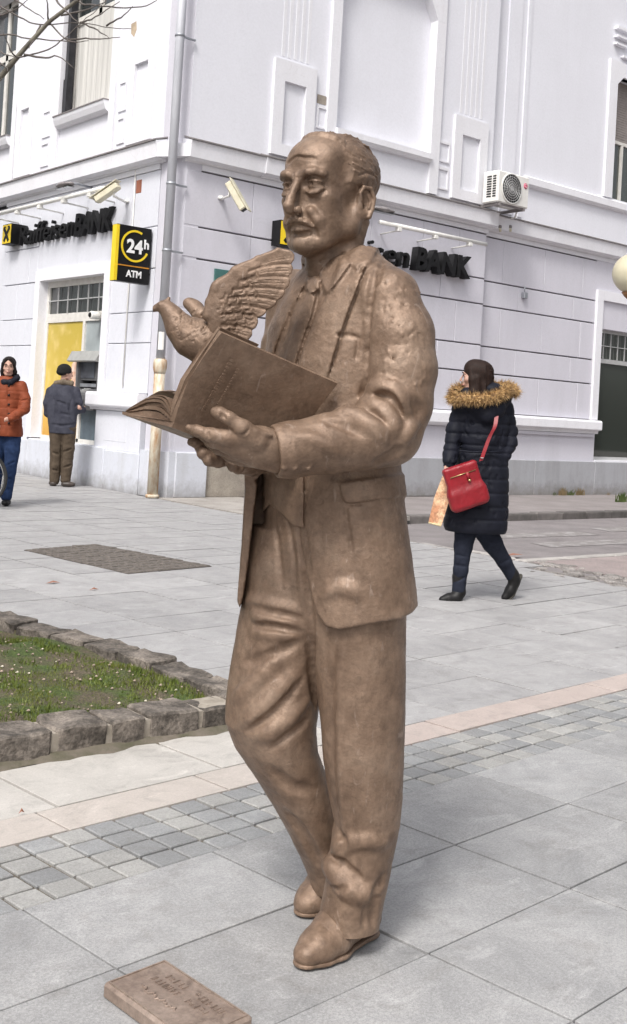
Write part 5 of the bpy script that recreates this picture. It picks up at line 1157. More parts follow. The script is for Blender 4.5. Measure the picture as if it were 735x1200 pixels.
# ================================================================ signs, lamps, cameras
def text_mesh(s, size, ext, shear=0, bold=0.0):
    c = bpy.data.curves.new('text', 'FONT'); c.body = s; c.size = size; c.extrude = ext; c.shear = shear; c.offset = bold; c.resolution_u = 3
    o = bpy.data.objects.new('t', c); COL.objects.link(o); dg = bpy.context.evaluated_depsgraph_get(); me = bpy.data.meshes.new_from_object(o.evaluated_get(dg))
    bpy.data.objects.remove(o); bpy.data.curves.remove(c); V = np.array([v.co[:] for v in me.vertices]); return me, V
def letters(s, width, height, ext, frame, parent, m, bold=0, shear=0, bottom=0):
    """each letter its own part; frame = 4x4: x along the text, y up, z outwards"""
    _, Vall = text_mesh(s, 1, .01, shear, bold); x0, x1 = Vall[:, 0].min(), Vall[:, 0].max(); capme, capv = text_mesh('B', 1, .01, 0, bold); ch = capv[:, 1].max()-capv[:, 1].min(); sx = width/(x1-x0); sy = height/ch; by = capv[:, 1].min()
    for i, chh in enumerate(s):
        if chh == ' ': continue
        me, V = text_mesh(chh, 1, ext, shear, bold); _, Vp = text_mesh(s[:i+1], 1, .01, shear, bold)
        off = Vp[:, 0].max()-V[:, 0].max()-x0 if i else -x0
        V[:, 0] = (V[:, 0]+off)*sx; V[:, 1] = (V[:, 1]-by)*sy; me.vertices.foreach_set('co', V.astype(np.float32).ravel()); me.name = 'letter'; me.transform(frame); me.materials.clear(); me.materials.append(m)
        me.update(); link('letter', me, parent)
def FR(origin, xd, zd):
    x = Vector(xd).normalized(); z = Vector(zd).normalized(); y = z.cross(x); f = Matrix.Identity(4)
    for i in range(3): f[i][0], f[i][1], f[i][2], f[i][3] = x[i], y[i], z[i], origin[i]
    return f
def emblem(parent, fr, s):
    b = MB(); b.box((0, 0, -.10), (s, s, .10), M=fr); b.build('box', M['black'], parent)
    b = MB(); b.box((.02*s, .04*s, .101), (.98*s, .96*s, .106), M=fr); b.build('face', M['yellow'], parent)
    b = MB()
    for sg in (1, -1):
        cx = s/2; pts = [(cx-sg*.30*s, .16*s), (cx-sg*.17*s, .10*s), (cx+sg*.25*s, .66*s), (cx+sg*.14*s, .76*s), (cx-sg*.02*s, .58*s)] 
        d = .112 if sg > 0 else .1135
        b.prism([(cx-sg*.33*s, .20*s), (cx-sg*.20*s, .09*s), (cx+sg*.27*s, .66*s), (cx+sg*.14*s, .77*s)], 2, .106, d)
        b.prism([(cx+sg*.14*s, .765*s), (cx+sg*.27*s, .655*s), (cx+sg*.36*s, .70*s), (cx+sg*.38*s, .80*s), (cx+sg*.30*s, .90*s), (cx+sg*.16*s, .90*s), (cx+sg*.10*s, .84*s), (cx+sg*.20*s, .80*s)], 2, .106, d-.0005)
    b.v = [(fr @ Vector(p))[:] for p in b.v]; b.build('crossed_mark', M['black'], parent)
s1 = empty('bank_sign', (0, 0, 0), 0, 'dark raised bank name lettering with yellow emblem on the street side above the cash machine', 'sign')
fr = FR((XC-.04, 17.42, 3.77), (0, -1, 0), (-1, 0, 0)); letters('Raiffeisen', 1.92, .33, .028, fr, s1, M['letter'], .004, .12)
fr = FR((XC-.05, 15.42, 3.74), (0, -1, 0), (-1, 0, 0)); letters('BANK', 1.16, .35, .035, fr, s1, M['letter'], .035, .12)
emblem(s1, FR((XC-.09, 17.80, 3.79), (0, -1, 0), (-1, 0, 0)), .34)
s2 = empty('bank_sign', (0, 0, 0), 0, 'dark raised bank name lettering with yellow emblem on the face behind the statue head', 'sign')
fr = FR((10.05, YF-.06, 3.65), (1, 0, 0), (0, -1, 0)); letters('Raiffeisen', 2.22, .35, .045, fr, s2, M['letter'], .004, .12)
fr = FR((12.36, YF-.08, 3.64), (1, 0, 0), (0, -1, 0)); letters('BANK', 1.30, .37, .07, fr, s2, M['letter'], .035, .12)
emblem(s2, FR((9.55, YF-.12, 3.63), (1, 0, 0), (0, -1, 0)), .36)
# blade sign: stands out from the street face
bs = empty('blade_sign', (0, 0, 0), 0, 'black and yellow 24h ATM sign standing out from the building corner', 'sign')
bx0, bx1, bz0, bz1, byy = 7.33, 7.87, 2.89, 3.66, 13.2
mb = MB(); mb.box((bx0+.004, byy, bz0), (bx1, byy+.12, bz1)); mb.build('sign_box', M['black'], bs)
mb = MB(); mb.box((bx0-.004, byy+.004, bz0+.005), (bx0+.003, byy+.116, bz1-.005)); mb.build('edge', M['yellow'], bs)
mb = MB(); mb.box((bx0-.0, byy-.006, bz0+.008), (bx0+.035, byy-.001, bz1-.008)); mb.build('side_strip', M['yellow'], bs)
mb = MB(); mb.box((bx0+.036, byy-.005, bz0+.215), (bx1-.01, byy-.001, bz0+.23)); mb.build('stripe', M['orange'], bs)
cx, cz, r_ = bx0+.29, bz0+.50, .205; mb = MB(); vs = []; A0, A1, n = 62, 338, 44
for k in range(n+1):
    a = R_(A0+(A1-A0)*k/n); 
    for rr2 in (r_-.014, r_+.014): vs += [(cx+rr2*math.cos(a), byy-.008, cz+rr2*math.sin(a)), (cx+rr2*math.cos(a), byy-.001, cz+rr2*math.sin(a))]
mb.add(vs, [f for k in range(n) for f in ((4*k, 4*k+4, 4*k+6, 4*k+2), (4*k, 4*k+1, 4*k+5, 4*k+4), (4*k+2, 4*k+6, 4*k+7, 4*k+3))]); mb.build('ring', M['yellow'], bs)
letters('24', .25, .19, .004, FR((cx-.13, byy-.006, cz-.10), (1, 0, 0), (0, -1, 0)), bs, M['letterw'], .03)
letters('h', .075, .13, .004, FR((cx+.135, byy-.012, cz-.02), (1, 0, 0), (0, -1, 0)), bs, M['letterw'], .03)
letters('ATM', .24, .095, .004, FR((bx0+.17, byy-.006, bz0+.07), (1, 0, 0), (0, -1, 0)), bs, M['letterw'], .03)
mb = MB(); mb.tube([(bx1, byy+.06, bz1-.15), (XC+.05, byy+.06, bz1-.15)], .02).tube([(bx1, byy+.06, bz0+.15), (XC+.05, byy+.06, bz0+.15)], .02); mb.build('bracket', M['darkmetal'], bs)
# green plate
gp = empty('street_plate', (0, 0, 0), 0, 'small dark green plate on the wall behind the dove wing', 'plate')
mb = MB(); mb.box((8.60, YF-.03, 2.84), (9.05, YF-.003, 3.18), .004); mb.build('plate', M['green'], gp)
mb = MB(); mb.box((8.68, YF-.034, 3.03), (8.97, YF-.0305, 3.05)).box((8.68, YF-.034, 2.94), (8.90, YF-.0305, 2.958)); mb.build('worn_print', M['alu'], gp)
# floodlight rails and lamps over the lettering
def rail(a, b, wall, label, n=4):
    e = empty('light_rail', (0, 0, 0), 0, label, 'light rail', 'light rails over the bank signs'); a, b = Vector(a), Vector(b)
    MB().tube([a, b], .034, 10).build('tube', M['white'], e)
    for i in range(n):
        p = a.lerp(b, (i+.5)/n); w_ = Vector((wall[0] if wall[0] is not None else p.x, wall[1] if wall[1] is not None else p.y, p.z-.02))
        mb = MB(); mb.tube([p+Vector((0, 0, -.02)), p+Vector((0, 0, -.07)), w_+Vector((0, 0, -.07))], .014, 6); mb.box(p+Vector((-.04, -.04, -.085)), p+Vector((.04, .04, -.03)), .006); mb.build('bracket', M['white'], e)
rail((7.5, 18.0, 4.26), (7.5, 13.95, 4.26), (XC, None), 'long white light rail over the lettering on the street side', 5)
rail((11.3, 12.3, 4.21), (13.72, 12.3, 4.21), (None, YF), 'white light rail over the lettering right of the statue head', 3)
def flood(c, ax, w_, label):
    e = empty('floodlight', c, 0, label, 'lamp', 'oval lamps above the signs')
    S = Sculpt((-.35, -.35, -.12), (.35, .35, .2), .014); a = np.array(ax, float); o = np.array([a[1], -a[0], 0]); o = o if (o@np.array([w_[0], w_[1], 0])) < 0 else -o
    S.chain([-a*.17, a*.0, a*.17], [.07, .10, .06], .03, flat=(0, 0, 1), ff=.42); link('lamp_head', S.mesh('lamp_head'), e, m=M['flash'])
    MB().box((-.16*abs(a[0])-.05, -.16*abs(a[1])-.05, -.048), (.16*abs(a[0])+.05, .16*abs(a[1])+.05, -.038)).build('lens', M['glassg'], e)
    MB().tube([(0, 0, .02), (w_[0]*.2, w_[1]*.2, .06), (w_[0]*.45, w_[1]*.45, .04)], .018, 8).build('arm', M['greymetal'], e)
p = onX(76, 217, 7.45); flood(p, (0, 1, 0), (1, 0), 'grey oval lamp above the street side lettering')
p = onY(449, 246, 12.3); flood(p, (1, 0, 0), (0, 1), 'grey oval lamp just right of the statue head')
# cctv cameras
def cctv(root, tip, mount, label):
    root, tip, mount = Vector(root), Vector(tip), Vector(mount); e = empty('security_camera', mount, 0, label, 'security camera', 'bullet cameras on the building'); d = (tip-root); L = d.length; Q = d.to_track_quat('X', 'Z').to_matrix().to_4x4(); Q.translation = root-mount
    b = MB(); b.box((0, -.06, -.05), (L, .06, .05), .015, M=Q); b.build('housing', M['cream'], e)
    b = MB(); b.box((-.03, -.075, .055), (L+.06, .075, .068), .004, M=Q); b.build('sunshade', M['cream'], e)
    b = MB(); b.box((L+.001, -.045, -.035), (L+.006, .045, .035), M=Q); b.build('lens', M['black'], e)
    m_ = Q @ Vector((L*.25, 0, -.05)); b = MB(); b.tube([m_, m_+Vector((0, 0, -.06)), Vector((0, 0, -.02))], .018, 8); b.lathe([(.045, -.02), (.05, 0), (.03, .03), (0, .035)], n=14); b.build('bracket', M['white'], e)
cctv(onX(139, 217, 7.62), onX(113, 235, 7.45), onX(149, 236, XC-.01), 'cream security camera left of the corner pipe above the 24h sign')
cctv(onY(268, 214, 12.42), onY(286, 246, 12.22), onY(259, 232, YF-.01), 'cream security camera on the wall above the dove')
# drain pipe at the corner
dp = empty('drain_pipe', (7.80, 12.66, 0), 0, 'drain pipe at the building corner, grey above and rusted cream below', 'drain pipe')
MB().tube([(0, 0, 1.86), (0, 0, TOP-.1)], .062, 16).build('upper_pipe', M['pipe'], dp)
MB().tube([(0, 0, .03), (0, 0, 1.75)], .074, 16).build('lower_pipe', M['rustpipe'], dp)
MB().lathe([(.075, 1.66), (.085, 1.70), (.094, 1.74), (.094, 1.80), (.085, 1.85), (.064, 1.86)], n=20).build('collar', M['rustpipe'], dp)
MB().lathe([(.078, .0), (.092, .01), (.092, .04), (.078, .05)], n=20).build('foot', M['rustpipe'], dp)
for z in (3.3, 4.2, 6.2, 7.9):
    b = MB(); b.lathe([(.064, z), (.070, z+.003), (.070, z+.03), (.064, z+.033)], n=18); b.box((.05, -.01, z+.005), (.25, .02, z+.028)); b.build('pipe_clip', M['greymetal'], dp)
b = MB(); V_ = []
for k in range(7):
    a = R_(195+k*12); V_ += [(.0645*math.cos(a), .0645*math.sin(a), 1.98), (.0645*math.cos(a), .0645*math.sin(a), 2.22)]
b.add(V_, [(2*k, 2*k+2, 2*k+3, 2*k+1) for k in range(6)]); b.build('paper_notice', M['white'], dp)
# white cable, exposed brick, junction bits on the walls
cb = empty('wall_cable', (0, 0, 0), 0, 'thin white cable running down the street face beside the 24h sign', 'cable')
a = onX(160, 182, XC-.02); b_ = onX(151, 462, XC-.02); MB().tube([(XC-.015, a[1], 4.56), (XC-.015, a[1], 1.45)], .011, 6).build('cable', M['white'], cb)
B(MB().box((XC-.004, 13.60, 4.22), (XC+.05, 13.76, 4.42), .01), 'exposed_brick', M['brick'])
jb = empty('junction_box', tuple(onY(614, 346, YG-.02)), 0, 'tiny grey bracket box on the panel wall right of the statue shoulder', 'wall fitting')
MB().box((-.05, -.06, -.06), (.05, .02, .05), .01).tube([(-.02, -.03, .05), (-.02, -.03, .16)], .012, 6).build('box', M['greymetal'], jb)
for px in (581, 593):
    p = onY(px, 268, YG-.05); e = empty('pipe_stub', tuple(p), 0, 'brass pipe stub poking out below the air conditioner, '+('left one' if px == 581 else 'right one'), 'pipe')
    MB().tube([(0, .05, .05), (0, -.09, .03), (0, -.11, -.06)], .022, 8).build('stub', M['cream'], e); MB().lathe([(.03, 0), (.036, .01), (.036, .04), (.03, .05)], c=(0, -.09, -.0), n=12).build('valve', M['flash'], e)
# air conditioner
ac = empty('air_conditioner', (15.0, 12.30, 5.0), 0, 'white outdoor air conditioner unit on the cornice with round grille', 'air conditioner')
c0 = onY(583, 236, 12.25); c1 = onY(619, 245, 12.25); ct = onY(585, 197, 12.25); X0, X1, Z0, Z1 = c0[0], c1[0], c0[2]+.0, ct[2]-.02
def AB(b, n, m): o = b.build(n, m, ac); o.location = (-15.0, -12.30, -5.0); return o
AB(MB().box((X0, 12.25, Z0), (X1, 12.60, Z1), .02), 'casing', M['white'])
fc = (X0+(X1-X0)*.42, 12.248, (Z0+Z1)/2); FRM = Matrix.Translation(fc) @ Matrix.Rotation(R_(90), 4, 'X')
AB(MB().lathe([(0, .001), (.235, .001), (.235, .01), (0, .012)], n=32, M=FRM), 'fan_recess', M['dark'])
for k in range(6): r = .04*(k+1); pts = [(fc[0]+r*math.cos(t), 12.232, fc[2]+r*math.sin(t)) for t in np.linspace(0, 6.283, 33)]; AB(MB().tube(pts, .0045, 5, cap=False), 'grille_ring', M['alu'])
for k in range(12): a = math.pi*k/12; AB(MB().tube([(fc[0]-.24*math.cos(a), 12.236, fc[2]-.24*math.sin(a)), (fc[0]+.24*math.cos(a), 12.236, fc[2]+.24*math.sin(a))], .003, 4), 'grille_spoke', M['alu'])
AB(MB().lathe([(.255, .0), (.262, .012), (.245, .02), (.24, .0)], n=32, M=FRM), 'grille_rim', M['white'])
for k in range(9):
    z = Z0+.09+k*(Z1-Z0-.16)/9; AB(MB().box((X0-.003, 12.30, z), (X0+.004, 12.37, z+.028)).box((X0-.003, 12.40, z), (X0+.004, 12.50, z+.028)), 'louvre_slot', M['dark'])
lg = Matrix.Translation((X1-.10, 12.246, Z1-.16)) @ Matrix.Rotation(R_(90), 4, 'X')
AB(MB().lathe([(0, .0), (.048, .0), (.048, .004), (0, .005)], n=24, M=lg), 'badge', mat('badge_red', (.62, .03, .12), None, 9, .4))
AB(MB().tube([(X1-.10+.03*math.cos(t), 12.239, Z1-.16+.03*math.sin(t)) for t in np.linspace(.5, 5.8, 16)], .003, 5).box((X1-.102, 12.237, Z1-.18), (X1-.098, 12.24, Z1-.15)), 'badge_mark', M['letterw'])
AB(MB().box((X0+.05, 12.25, Z0-.05), (X0+.09, 12.85, Z0-.003)).box((X1-.12, 12.25, Z0-.05), (X1-.08, 12.85, Z0-.003)).box((X0+.03, 12.28, Z0-.03), (X1-.05, 12.31, Z0-.004)), 'bracket', M['flash'])
AB(MB().tube([(X1+.0, 12.5, Z0+.15), (X1+.08, 12.52, Z0+.12), (X1+.08, 12.6, Z0-.1), (X1+.05, 12.8, Z0-.12)], .016, 7), 'refrigerant_pipe', M['white'])
# globe lamp at the right edge
gd = ray(742, 321); gp_ = CC+gd*10.5
gl = empty('globe_lamp', (gp_[0], gp_[1], -.1), 0, 'cream glass globe street lamp on a brown bracket at the right edge', 'street lamp')
hz = gp_[2]+.1; r_ = .195
gm_ = mat('opal_glass', (.60, .56, .42), (.50, .45, .32), 3, .25)
MB().lathe([(0, hz-r_)]+[(r_*math.sin(t), hz-r_*math.cos(t)) for t in np.linspace(.15, 3.0, 16)]+[(0, hz+r_)], n=32).build('globe', gm_, gl)
bz_ = mat('post_brown', (.30, .15, .06), (.2, .09, .035), 9, .5)
MB().lathe([(.0, hz-r_-.20), (.035, hz-r_-.20), (.04, hz-r_-.05), (.075, hz-r_-.02), (.10, hz-r_+.015), (0, hz-r_+.02)], n=16).build('collar', bz_, gl)
ox, oy = .40, -.33
MB().tube([(0, 0, hz-r_-.18), (.03, -.02, hz-r_-.30), (.14, -.11, hz-r_-.40), (.28, -.23, hz-r_-.42), (ox, oy, hz-r_-.50)], .026, 10).build('bracket_arm', bz_, gl)
MB().tube([(ox, oy, 0), (ox, oy, .5), (ox, oy, hz+.3)], [.07, .045, .035], 12).build('post', bz_, gl)
MB().lathe([(.12, 0), (.12, .05), (.075, .12), (.06, .4), (0, .41)], c=(ox, oy, 0), n=16).build('base', bz_, gl)
# ================================================================ bare tree whose twigs reach into view at the upper left
bark = mat('bark', (.20, .185, .145), (.10, .09, .075), 14, .9, bs=.8, bscale=60)
twm = mat('twig_bark', (.14, .12, .11), (.09, .078, .072), 14, .8)
TR = Place(*(gnd(-150, 800)[:2])); T0 = TR.O; tree = empty('bare_tree', tuple(T0), TR.rz, 'leafless tree whose grey twigs reach in at the upper left corner', 'tree')
tq = TR.q; b0 = tq(-150, 800, 0); b0[2] = 0
tr_ = [b0, tq(-148, 600, .02), tq(-140, 400, 0), tq(-128, 250, .03), tq(-118, 160, .02), tq(-112, 60, 0), tq(-100, -60, -.05)]
MB().tube(tr_, [.085, .075, .066, .058, .05, .04, .03], 12).build('trunk', bark, tree)
main = [tq(-126, 235, .02), tq(-70, 170, -.1), tq(0, 91, -.15), tq(29, 57, -.18), tq(57, 26, -.2), tq(91, 0, -.22), tq(130, -32, -.25)]
br = MB().tube(main, [.030, .021, .0125, .0105, .009, .008, .006], 8).build('branch', bark, tree)
bt = random.Random(3)
TW = [[(-60, 60), (0, 41), (34, 45), (83, 49), (104, 47)], [(20, 68), (51, 60), (71, 48), (94, 28), (125, 1)], [(90, 1), (100, 5), (128, 8), (166, 8), (184, 0)], [(-20, 0), (0, 8), (29, 23), (48, 29), (94, 27), (130, 33), (157, 34)], [(57, 26), (77, 46), (90, 50)], [(77, 46), (100, 45), (122, 46), (140, 43)], [(-10, 46), (0, 60), (20, 68)], [(-12, 66), (6, 78), (10, 84)], [(29, 64), (54, 68), (68, 66), (87, 80)], [(48, 29), (40, 45), (34, 56)], [(66, 0), (78, 14), (94, 27)], [(94, 27), (112, 20), (140, 2)], [(10, -5), (30, 8), (52, 22)], [(125, 30), (142, 20), (156, 8)], [(57, 26), (56, 8), (54, -6)], [(0, 18), (16, 12), (38, -4)], [(72, 18), (100, 12), (124, 2)], [(20, 68), (12, 58), (4, 38)], [(100, 28), (118, 38), (128, 44)], [(-30, 96), (-12, 100), (4, 92)]]
for t in TW:
    P_ = spline(t, 4); n = len(P_); d0 = -.1-.1*bt.random(); r0 = bt.uniform(.0036, .0052)
    MB().tube([tq(p[0]+bt.uniform(-.7, .7), p[1]+bt.uniform(-.7, .7), d0-.1*i/n) for i, p in enumerate(P_)], [max(.0014, r0*(1-.72*i/n)) for i in range(n)], 6).build('twig', twm, br)
lf = MB(); p = tq(157, 34, -.28); lf.add([p+np.array(v) for v in ((-.012, 0, .02), (.008, .005, .035), (.012, 0, .0), (.004, -.004, -.035), (-.010, 0, -.02))], [(0, 1, 2, 3, 4)]); lf.build('dry_leaf', mat('dry_leaf', (.45, .36, .26), None, 20, .8), br)
# ================================================================ people
def cloth(name, c, c2=None, scale=20, rough=.85, bs=.3, bscale=120, sheen=0):
    m = mat(name, c, c2 or tuple(x*.7 for x in c), scale, rough, bs=bs, bscale=bscale, coord='Object')
    m.node_tree.nodes['Principled BSDF'].inputs['Specular IOR Level'].default_value = .15
    if sheen: m.node_tree.nodes['Principled BSDF'].inputs['Sheen Weight'].default_value = sheen
    return m
skin = mat('skin', (.52, .32, .25), (.44, .25, .19), 30, .55, coord='Object')
def person(px_, py_, xy_, label):
    P = Place(*xy_); e = empty('person', (xy_[0], xy_[1], 0), P.rz, label, 'person'); return P, e
def SC(P, pts, h, pad=.12):
    A = np.array(pts); return Sculpt(A.min(0)-pad, A.max(0)+pad, h)
def quilt(S, zs, amp, h):
    """horizontal seams pinched into a padded coat"""
    sl, X, Y, Z = S.sub(S.lo, S.lo+9, 0); zz = Z.ravel(); a = np.zeros_like(zz)
    for z in zs: a += np.exp(-((zz-z)/h)**2)
    S.F[sl] += (a*amp)[None, None, :].astype(np.float32)
def head(P, e, c, r, az, skinm, hairm, hairfn, h=.005, parent=None):
    """head with face, in its own frame (y = facing), scaled from the same proportions as an adult head; r = head height"""
    S = Sculpt((-.11, -.13, -.22), (.11, .15, .14), h/r*.235)
    S.ell((0, -.014, .036), (.074, .095, .078), 0); S.ell((0, .032, -.028), (.052, .056, .074), .03); S.ell((0, .060, -.098), (.018, .018, .016), .02)
    for s in (-1, 1):
        S.chain([(s*.052, .0, -.06), (s*.026, .048, -.098)], [.018, .015], .02); S.ell((s*.040, .058, -.028), (.018, .02, .018), .02)
        S.ell((s*.031, .092, .001), (.015, .013, .010), .010, '-'); S.ell((s*.031, .078, 0), (.012, .012, .011), .003)
        S.chain([(s*.014, .090, .020), (s*.030, .091, .023), (s*.046, .078, .016)], .006, .008); S.ell((s*.075, -.014, -.012), (.008, .016, .028), .006)
        S.ell((s*.011, .099, -.040), (.006, .008, .006), .004)
    S.chain([(0, .090, .010), (0, .108, -.026), (0, .112, -.036)], [.006, .007, .0085], .006); S.ell((0, .082, -.066), (.022, .014, .013), .010)
    S.chain([(-.020, .088, -.066), (0, .097, -.0655), (.020, .088, -.066)], .0022, .002, '-'); S.chain([(-.014, .088, -.073), (0, .0945, -.073), (.014, .088, -.073)], .0045, .003)
    S.chain([(0, -.02, -.07), (0, -.03, -.20)], [.046, .05], .02)
    k = r/.235; T = np.eye(4); ya = np.array([math.cos(az), math.sin(az), 0]); xa = np.array([ya[1], -ya[0], 0]); T[:3, 0] = xa*k; T[:3, 1] = ya*k; T[2, 2] = k; T[:3, 3] = c
    H = Sculpt((-.14, -.20, -.34), (.14, .16, .17), h/r*.235); hairfn(H); 
    return S, H, T
def mesh_T(S, T): return S.mesh('m', T=T)
def join(parts, name):
    """several sculpted meshes as one continuous figure mesh"""
    bm = bmesh.new()
    for p in parts: bm.from_mesh(p)
    me = bpy.data.meshes.new(name); bm.to_mesh(me); bm.free(); me.polygons.foreach_set('use_smooth', [True]*len(me.polygons)); return me
def face_bits(T, e, hairm, lipm):
    def tp(p): return (np.asarray(T)[:3, :3] @ np.array(p)+np.asarray(T)[:3, 3])
    for s in (-1, 1):
        k = T[2, 2]; MB().tube([tp(p) for p in ((s*.014, .0985, .021), (s*.030, .0985, .026), (s*.047, .085, .018))], .0030*k, 5).build('eyebrow', hairm, e)
        MB().tube([tp(p) for p in ((s*.020, .0895, .001), (s*.031, .0915, .003), (s*.042, .087, .0))], .0032*k, 5).build('eye', M['black'], e)
    MB().tube([tp(p) for p in ((-.018, .092, -.068), (0, .0995, -.069), (.018, .092, -.068))], .0042*T[2, 2], 6).build('lips', lipm, e)
navy = cloth('navy_padded_cloth', (.012, .013, .021), (.007, .008, .013), 8, .6, .25, 90)
rust = cloth('rust_padded_cloth', (.235, .060, .028), (.17, .042, .019), 10, .6)
jeans = cloth('blue_denim', (.028, .050, .12), (.014, .027, .068), 12)
jeansd = cloth('dark_denim', (.022, .026, .040), (.014, .016, .026), 14)
brownc = cloth('brown_corduroy', (.095, .072, .052), (.06, .045, .032), 14)
slate = cloth('slate_jacket_cloth', (.060, .062, .080), (.035, .036, .050), 9)
hairD = mat('hair_dark_brown', (.030, .016, .012), (.010, .006, .005), 60, .65, stretch=(3, 3, .3), coord='Object', bs=.5, bscale=150, spec=.2)
hairB = mat('hair_black', (.02, .015, .014), (.01, .008, .008), 60, .6, coord='Object', spec=.2)
leather = mat('black_boot_leather', (.014, .013, .014), (.008, .008, .008), 20, .5, spec=.25, coord='Object', bs=.2)
lip = mat('lips', (.42, .15, .13), None, 9, .4)
# ---------- woman walking away at the right
P, e = person(560, 700, (5.93, 5.28), 'woman in a long navy puffer coat with fur hood and red shoulder bag walking past'); q = P.q
Sh, Hh, T = head(P, e, q(557.5, 441, 0), .225, R_(170), skin, hairD, lambda H: (H.ell((0, -.028, .036), (.088, .106, .088), 0), H.ell((0, -.058, -.07), (.080, .072, .14), .03), H.chain([(-.070, -.01, -.02), (-.078, -.02, -.15), (-.07, -.03, -.23)], [.030, .032, .03], .02), H.chain([(.070, -.01, -.02), (.078, -.02, -.15), (.07, -.03, -.23)], [.030, .032, .03], .02), H.ell((0, -.075, -.18), (.082, .050, .12), .03), H.ell((0, .012, .055), (.080, .078, .072), .02), H.chain([(.066, .035, .04), (.078, .02, -.03), (.080, .01, -.12), (.072, .0, -.20)], [.02, .026, .03, .028], .02), H.chain([(-.066, .035, .04), (-.078, .02, -.03), (-.080, .01, -.12), (-.072, .0, -.20)], [.02, .026, .03, .028], .02)))
for i in range(60):
    a = random.uniform(-2.7, -.4); x, y = .096*math.cos(a), -.035+.10*math.sin(a); Hh.chain([(x*.84, y*.84, .085), (x*1.0, y*1.0, .0), (x*.95, y*.98, -.14), (x*.9, y*.9, -.22)], .0028, .004, '-' if i % 2 else '+')
B_ = SC(P, [q(520, 420), q(600, 700), q(560, 560, .2), q(560, 560, -.2)], .010)
B_.chain([q(560, 465), q(562, 500), q(562, 560), q(562, 610)], [0.036, 0.060, 0.066, 0.072], .02); B_.chain([q(560, 600), q(541, 650, -.02), q(539, 690, -.03)], [0.054, 0.033, 0.024], .02); B_.chain([q(565, 600), q(585, 650, .08), q(600, 680, .14)], [0.054, 0.033, 0.024], .02)
B_.chain([q(538, 482, -.02), q(529, 515, -.05), q(526, 547, -.10)], [0.030, 0.024, 0.018], .02); B_.chain([q(594, 482, .02), q(597.5, 512, .01), q(595, 530, -.03)], [0.030, 0.024, 0.018], .02)
body = link('body', join([mesh_T(Sh, T), B_.mesh('b')], 'body'), e, m=skin)
link('hair', mesh_T(Hh, T), body, m=hairD); face_bits(T, body, hairD, lip)
S = SC(P, [q(520, 455), q(605, 625), q(560, 560, .3), q(560, 560, -.3)], .0065)
w_ = lambda px, py, hw, dp, d=0: (q(px, py, d)[2], q(px, py, d)[0], q(px, py, d)[1], hw*.00609, dp, 0)
S.loft([w_(566, 462, 17, .08), w_(566, 474, 27, .11), w_(566, 492, 31, .13), w_(566, 515, 29, .135), w_(566, 528, 27.5, .13), w_(565, 545, 31, .145), w_(562, 570, 34, .16), w_(559, 598, 36.5, .175), w_(557, 618, 37, .18), w_(557, 623, 35, .17)], .01, n=2.3)
S.chain([q(541, 478, .0), q(533, 505, -.03), q(528.5, 530, -.07), q(527, 542, -.11)], [.068, .062, .056, .050], .02)
S.chain([q(592, 478, .02), q(597.5, 505, .02), q(598, 520, .0), q(592, 533, -.05)], [.062, .055, .050, .046], .02)
quilt(S, [q(560, y)[2] for y in (484, 496, 509, 521.5, 529.5, 545, 560, 576, 592, 607)], .0075, .009)
for i in range(60):
    px, py = random.uniform(528, 600), random.uniform(474, 618); S.stroke(P.rays([(px, py), (px+random.uniform(-5, 5), py+random.uniform(4, 9))], 3), .009, .0025, .008, L=1.2)
S.chain([q(545, 500, -.16), q(546, 530, -.17)], .012, .02, '-')
S.ell(q(571, 478, -.11), (.13, .07, .085), .03); S.chain([q(547, 462, -.03), q(571, 488, -.13), q(592, 466, -.03)], [.05, .05, .05], .03)
S.ell(q(577, 457, -.02), (.085, .085, .055), .02)
coat = link('coat', S.mesh('coat', rough=.003, rscale=.05), e, m=navy)
b = MB(); b.tube([q(x, y, -.155+.0*x) for x, y in ((537, 528), (552, 529.5), (570, 530), (590, 529))], .007, 6); b.build('waist_cord', navy, coat)
# fur trim: thousands of hairs on a ring round the hood
ring = [(533, 460, -.06), (530, 468, -.10), (540, 467, -.16), (556, 467.5, -.20), (572, 467, -.20), (586, 462, -.17), (597, 457, -.10), (603, 460, -.03), (598, 455, .04), (585, 452, .09), (548, 454, .07), (536, 457, .02)]
RG = spline([q(*p) for p in ring]+[q(*ring[0])], 8); core = MB().tube(list(RG), .030, 8, cap=False)
fur = mat('fur_trim', (.46, .29, .12), (.16, .085, .035), 26, .8, coord='Object', lo=.40, hi=.60, fine=(80, .3))
fo = core.build('fur_trim', fur, coat); V, F = [], []; fr2 = np.random.RandomState(1); cen = RG.mean(0)
for i in range(5200):
    t = fr2.rand()*(len(RG)-1.01); k = int(t); p = RG[k]+(RG[k+1]-RG[k])*(t-k); ax = RG[k+1]-RG[k]; ax /= np.linalg.norm(ax)+1e-9; o = fr2.normal(size=3); o -= ax*(o@ax); o /= np.linalg.norm(o); out = o+.35*_n(p-cen)+np.array([0, 0, -.35]); out /= np.linalg.norm(out)
    a = p+o*.025; L = fr2.uniform(.020, .046); bb = a+out*L+fr2.normal(size=3)*.007; sd = _n(np.cross(out, fr2.normal(size=3)))*.0022; n0 = len(V); V += [tuple(a-sd), tuple(a+sd), tuple(bb)]; F.append((n0, n0+1, n0+2))
me = bpy.data.meshes.new('fur'); me.from_pydata(V, [], F); furm = mat('fur_hair', (.58, .38, .17), (.13, .07, .03), 34, .7, coord='Object', lo=.42, hi=.60); me.materials.append(furm); f_ = link('fur_hair', me, fo); f_['kind'] = 'stuff'
S = SC(P, [q(530, 600), q(610, 700), q(560, 650, .3), q(560, 650, -.2)], .006)
S.chain([q(548, 610, 0), q(543, 640, -.02), q(540, 668, -.03), q(537.5, 692, -.035)], [.095, .064, .051, .047], .02)
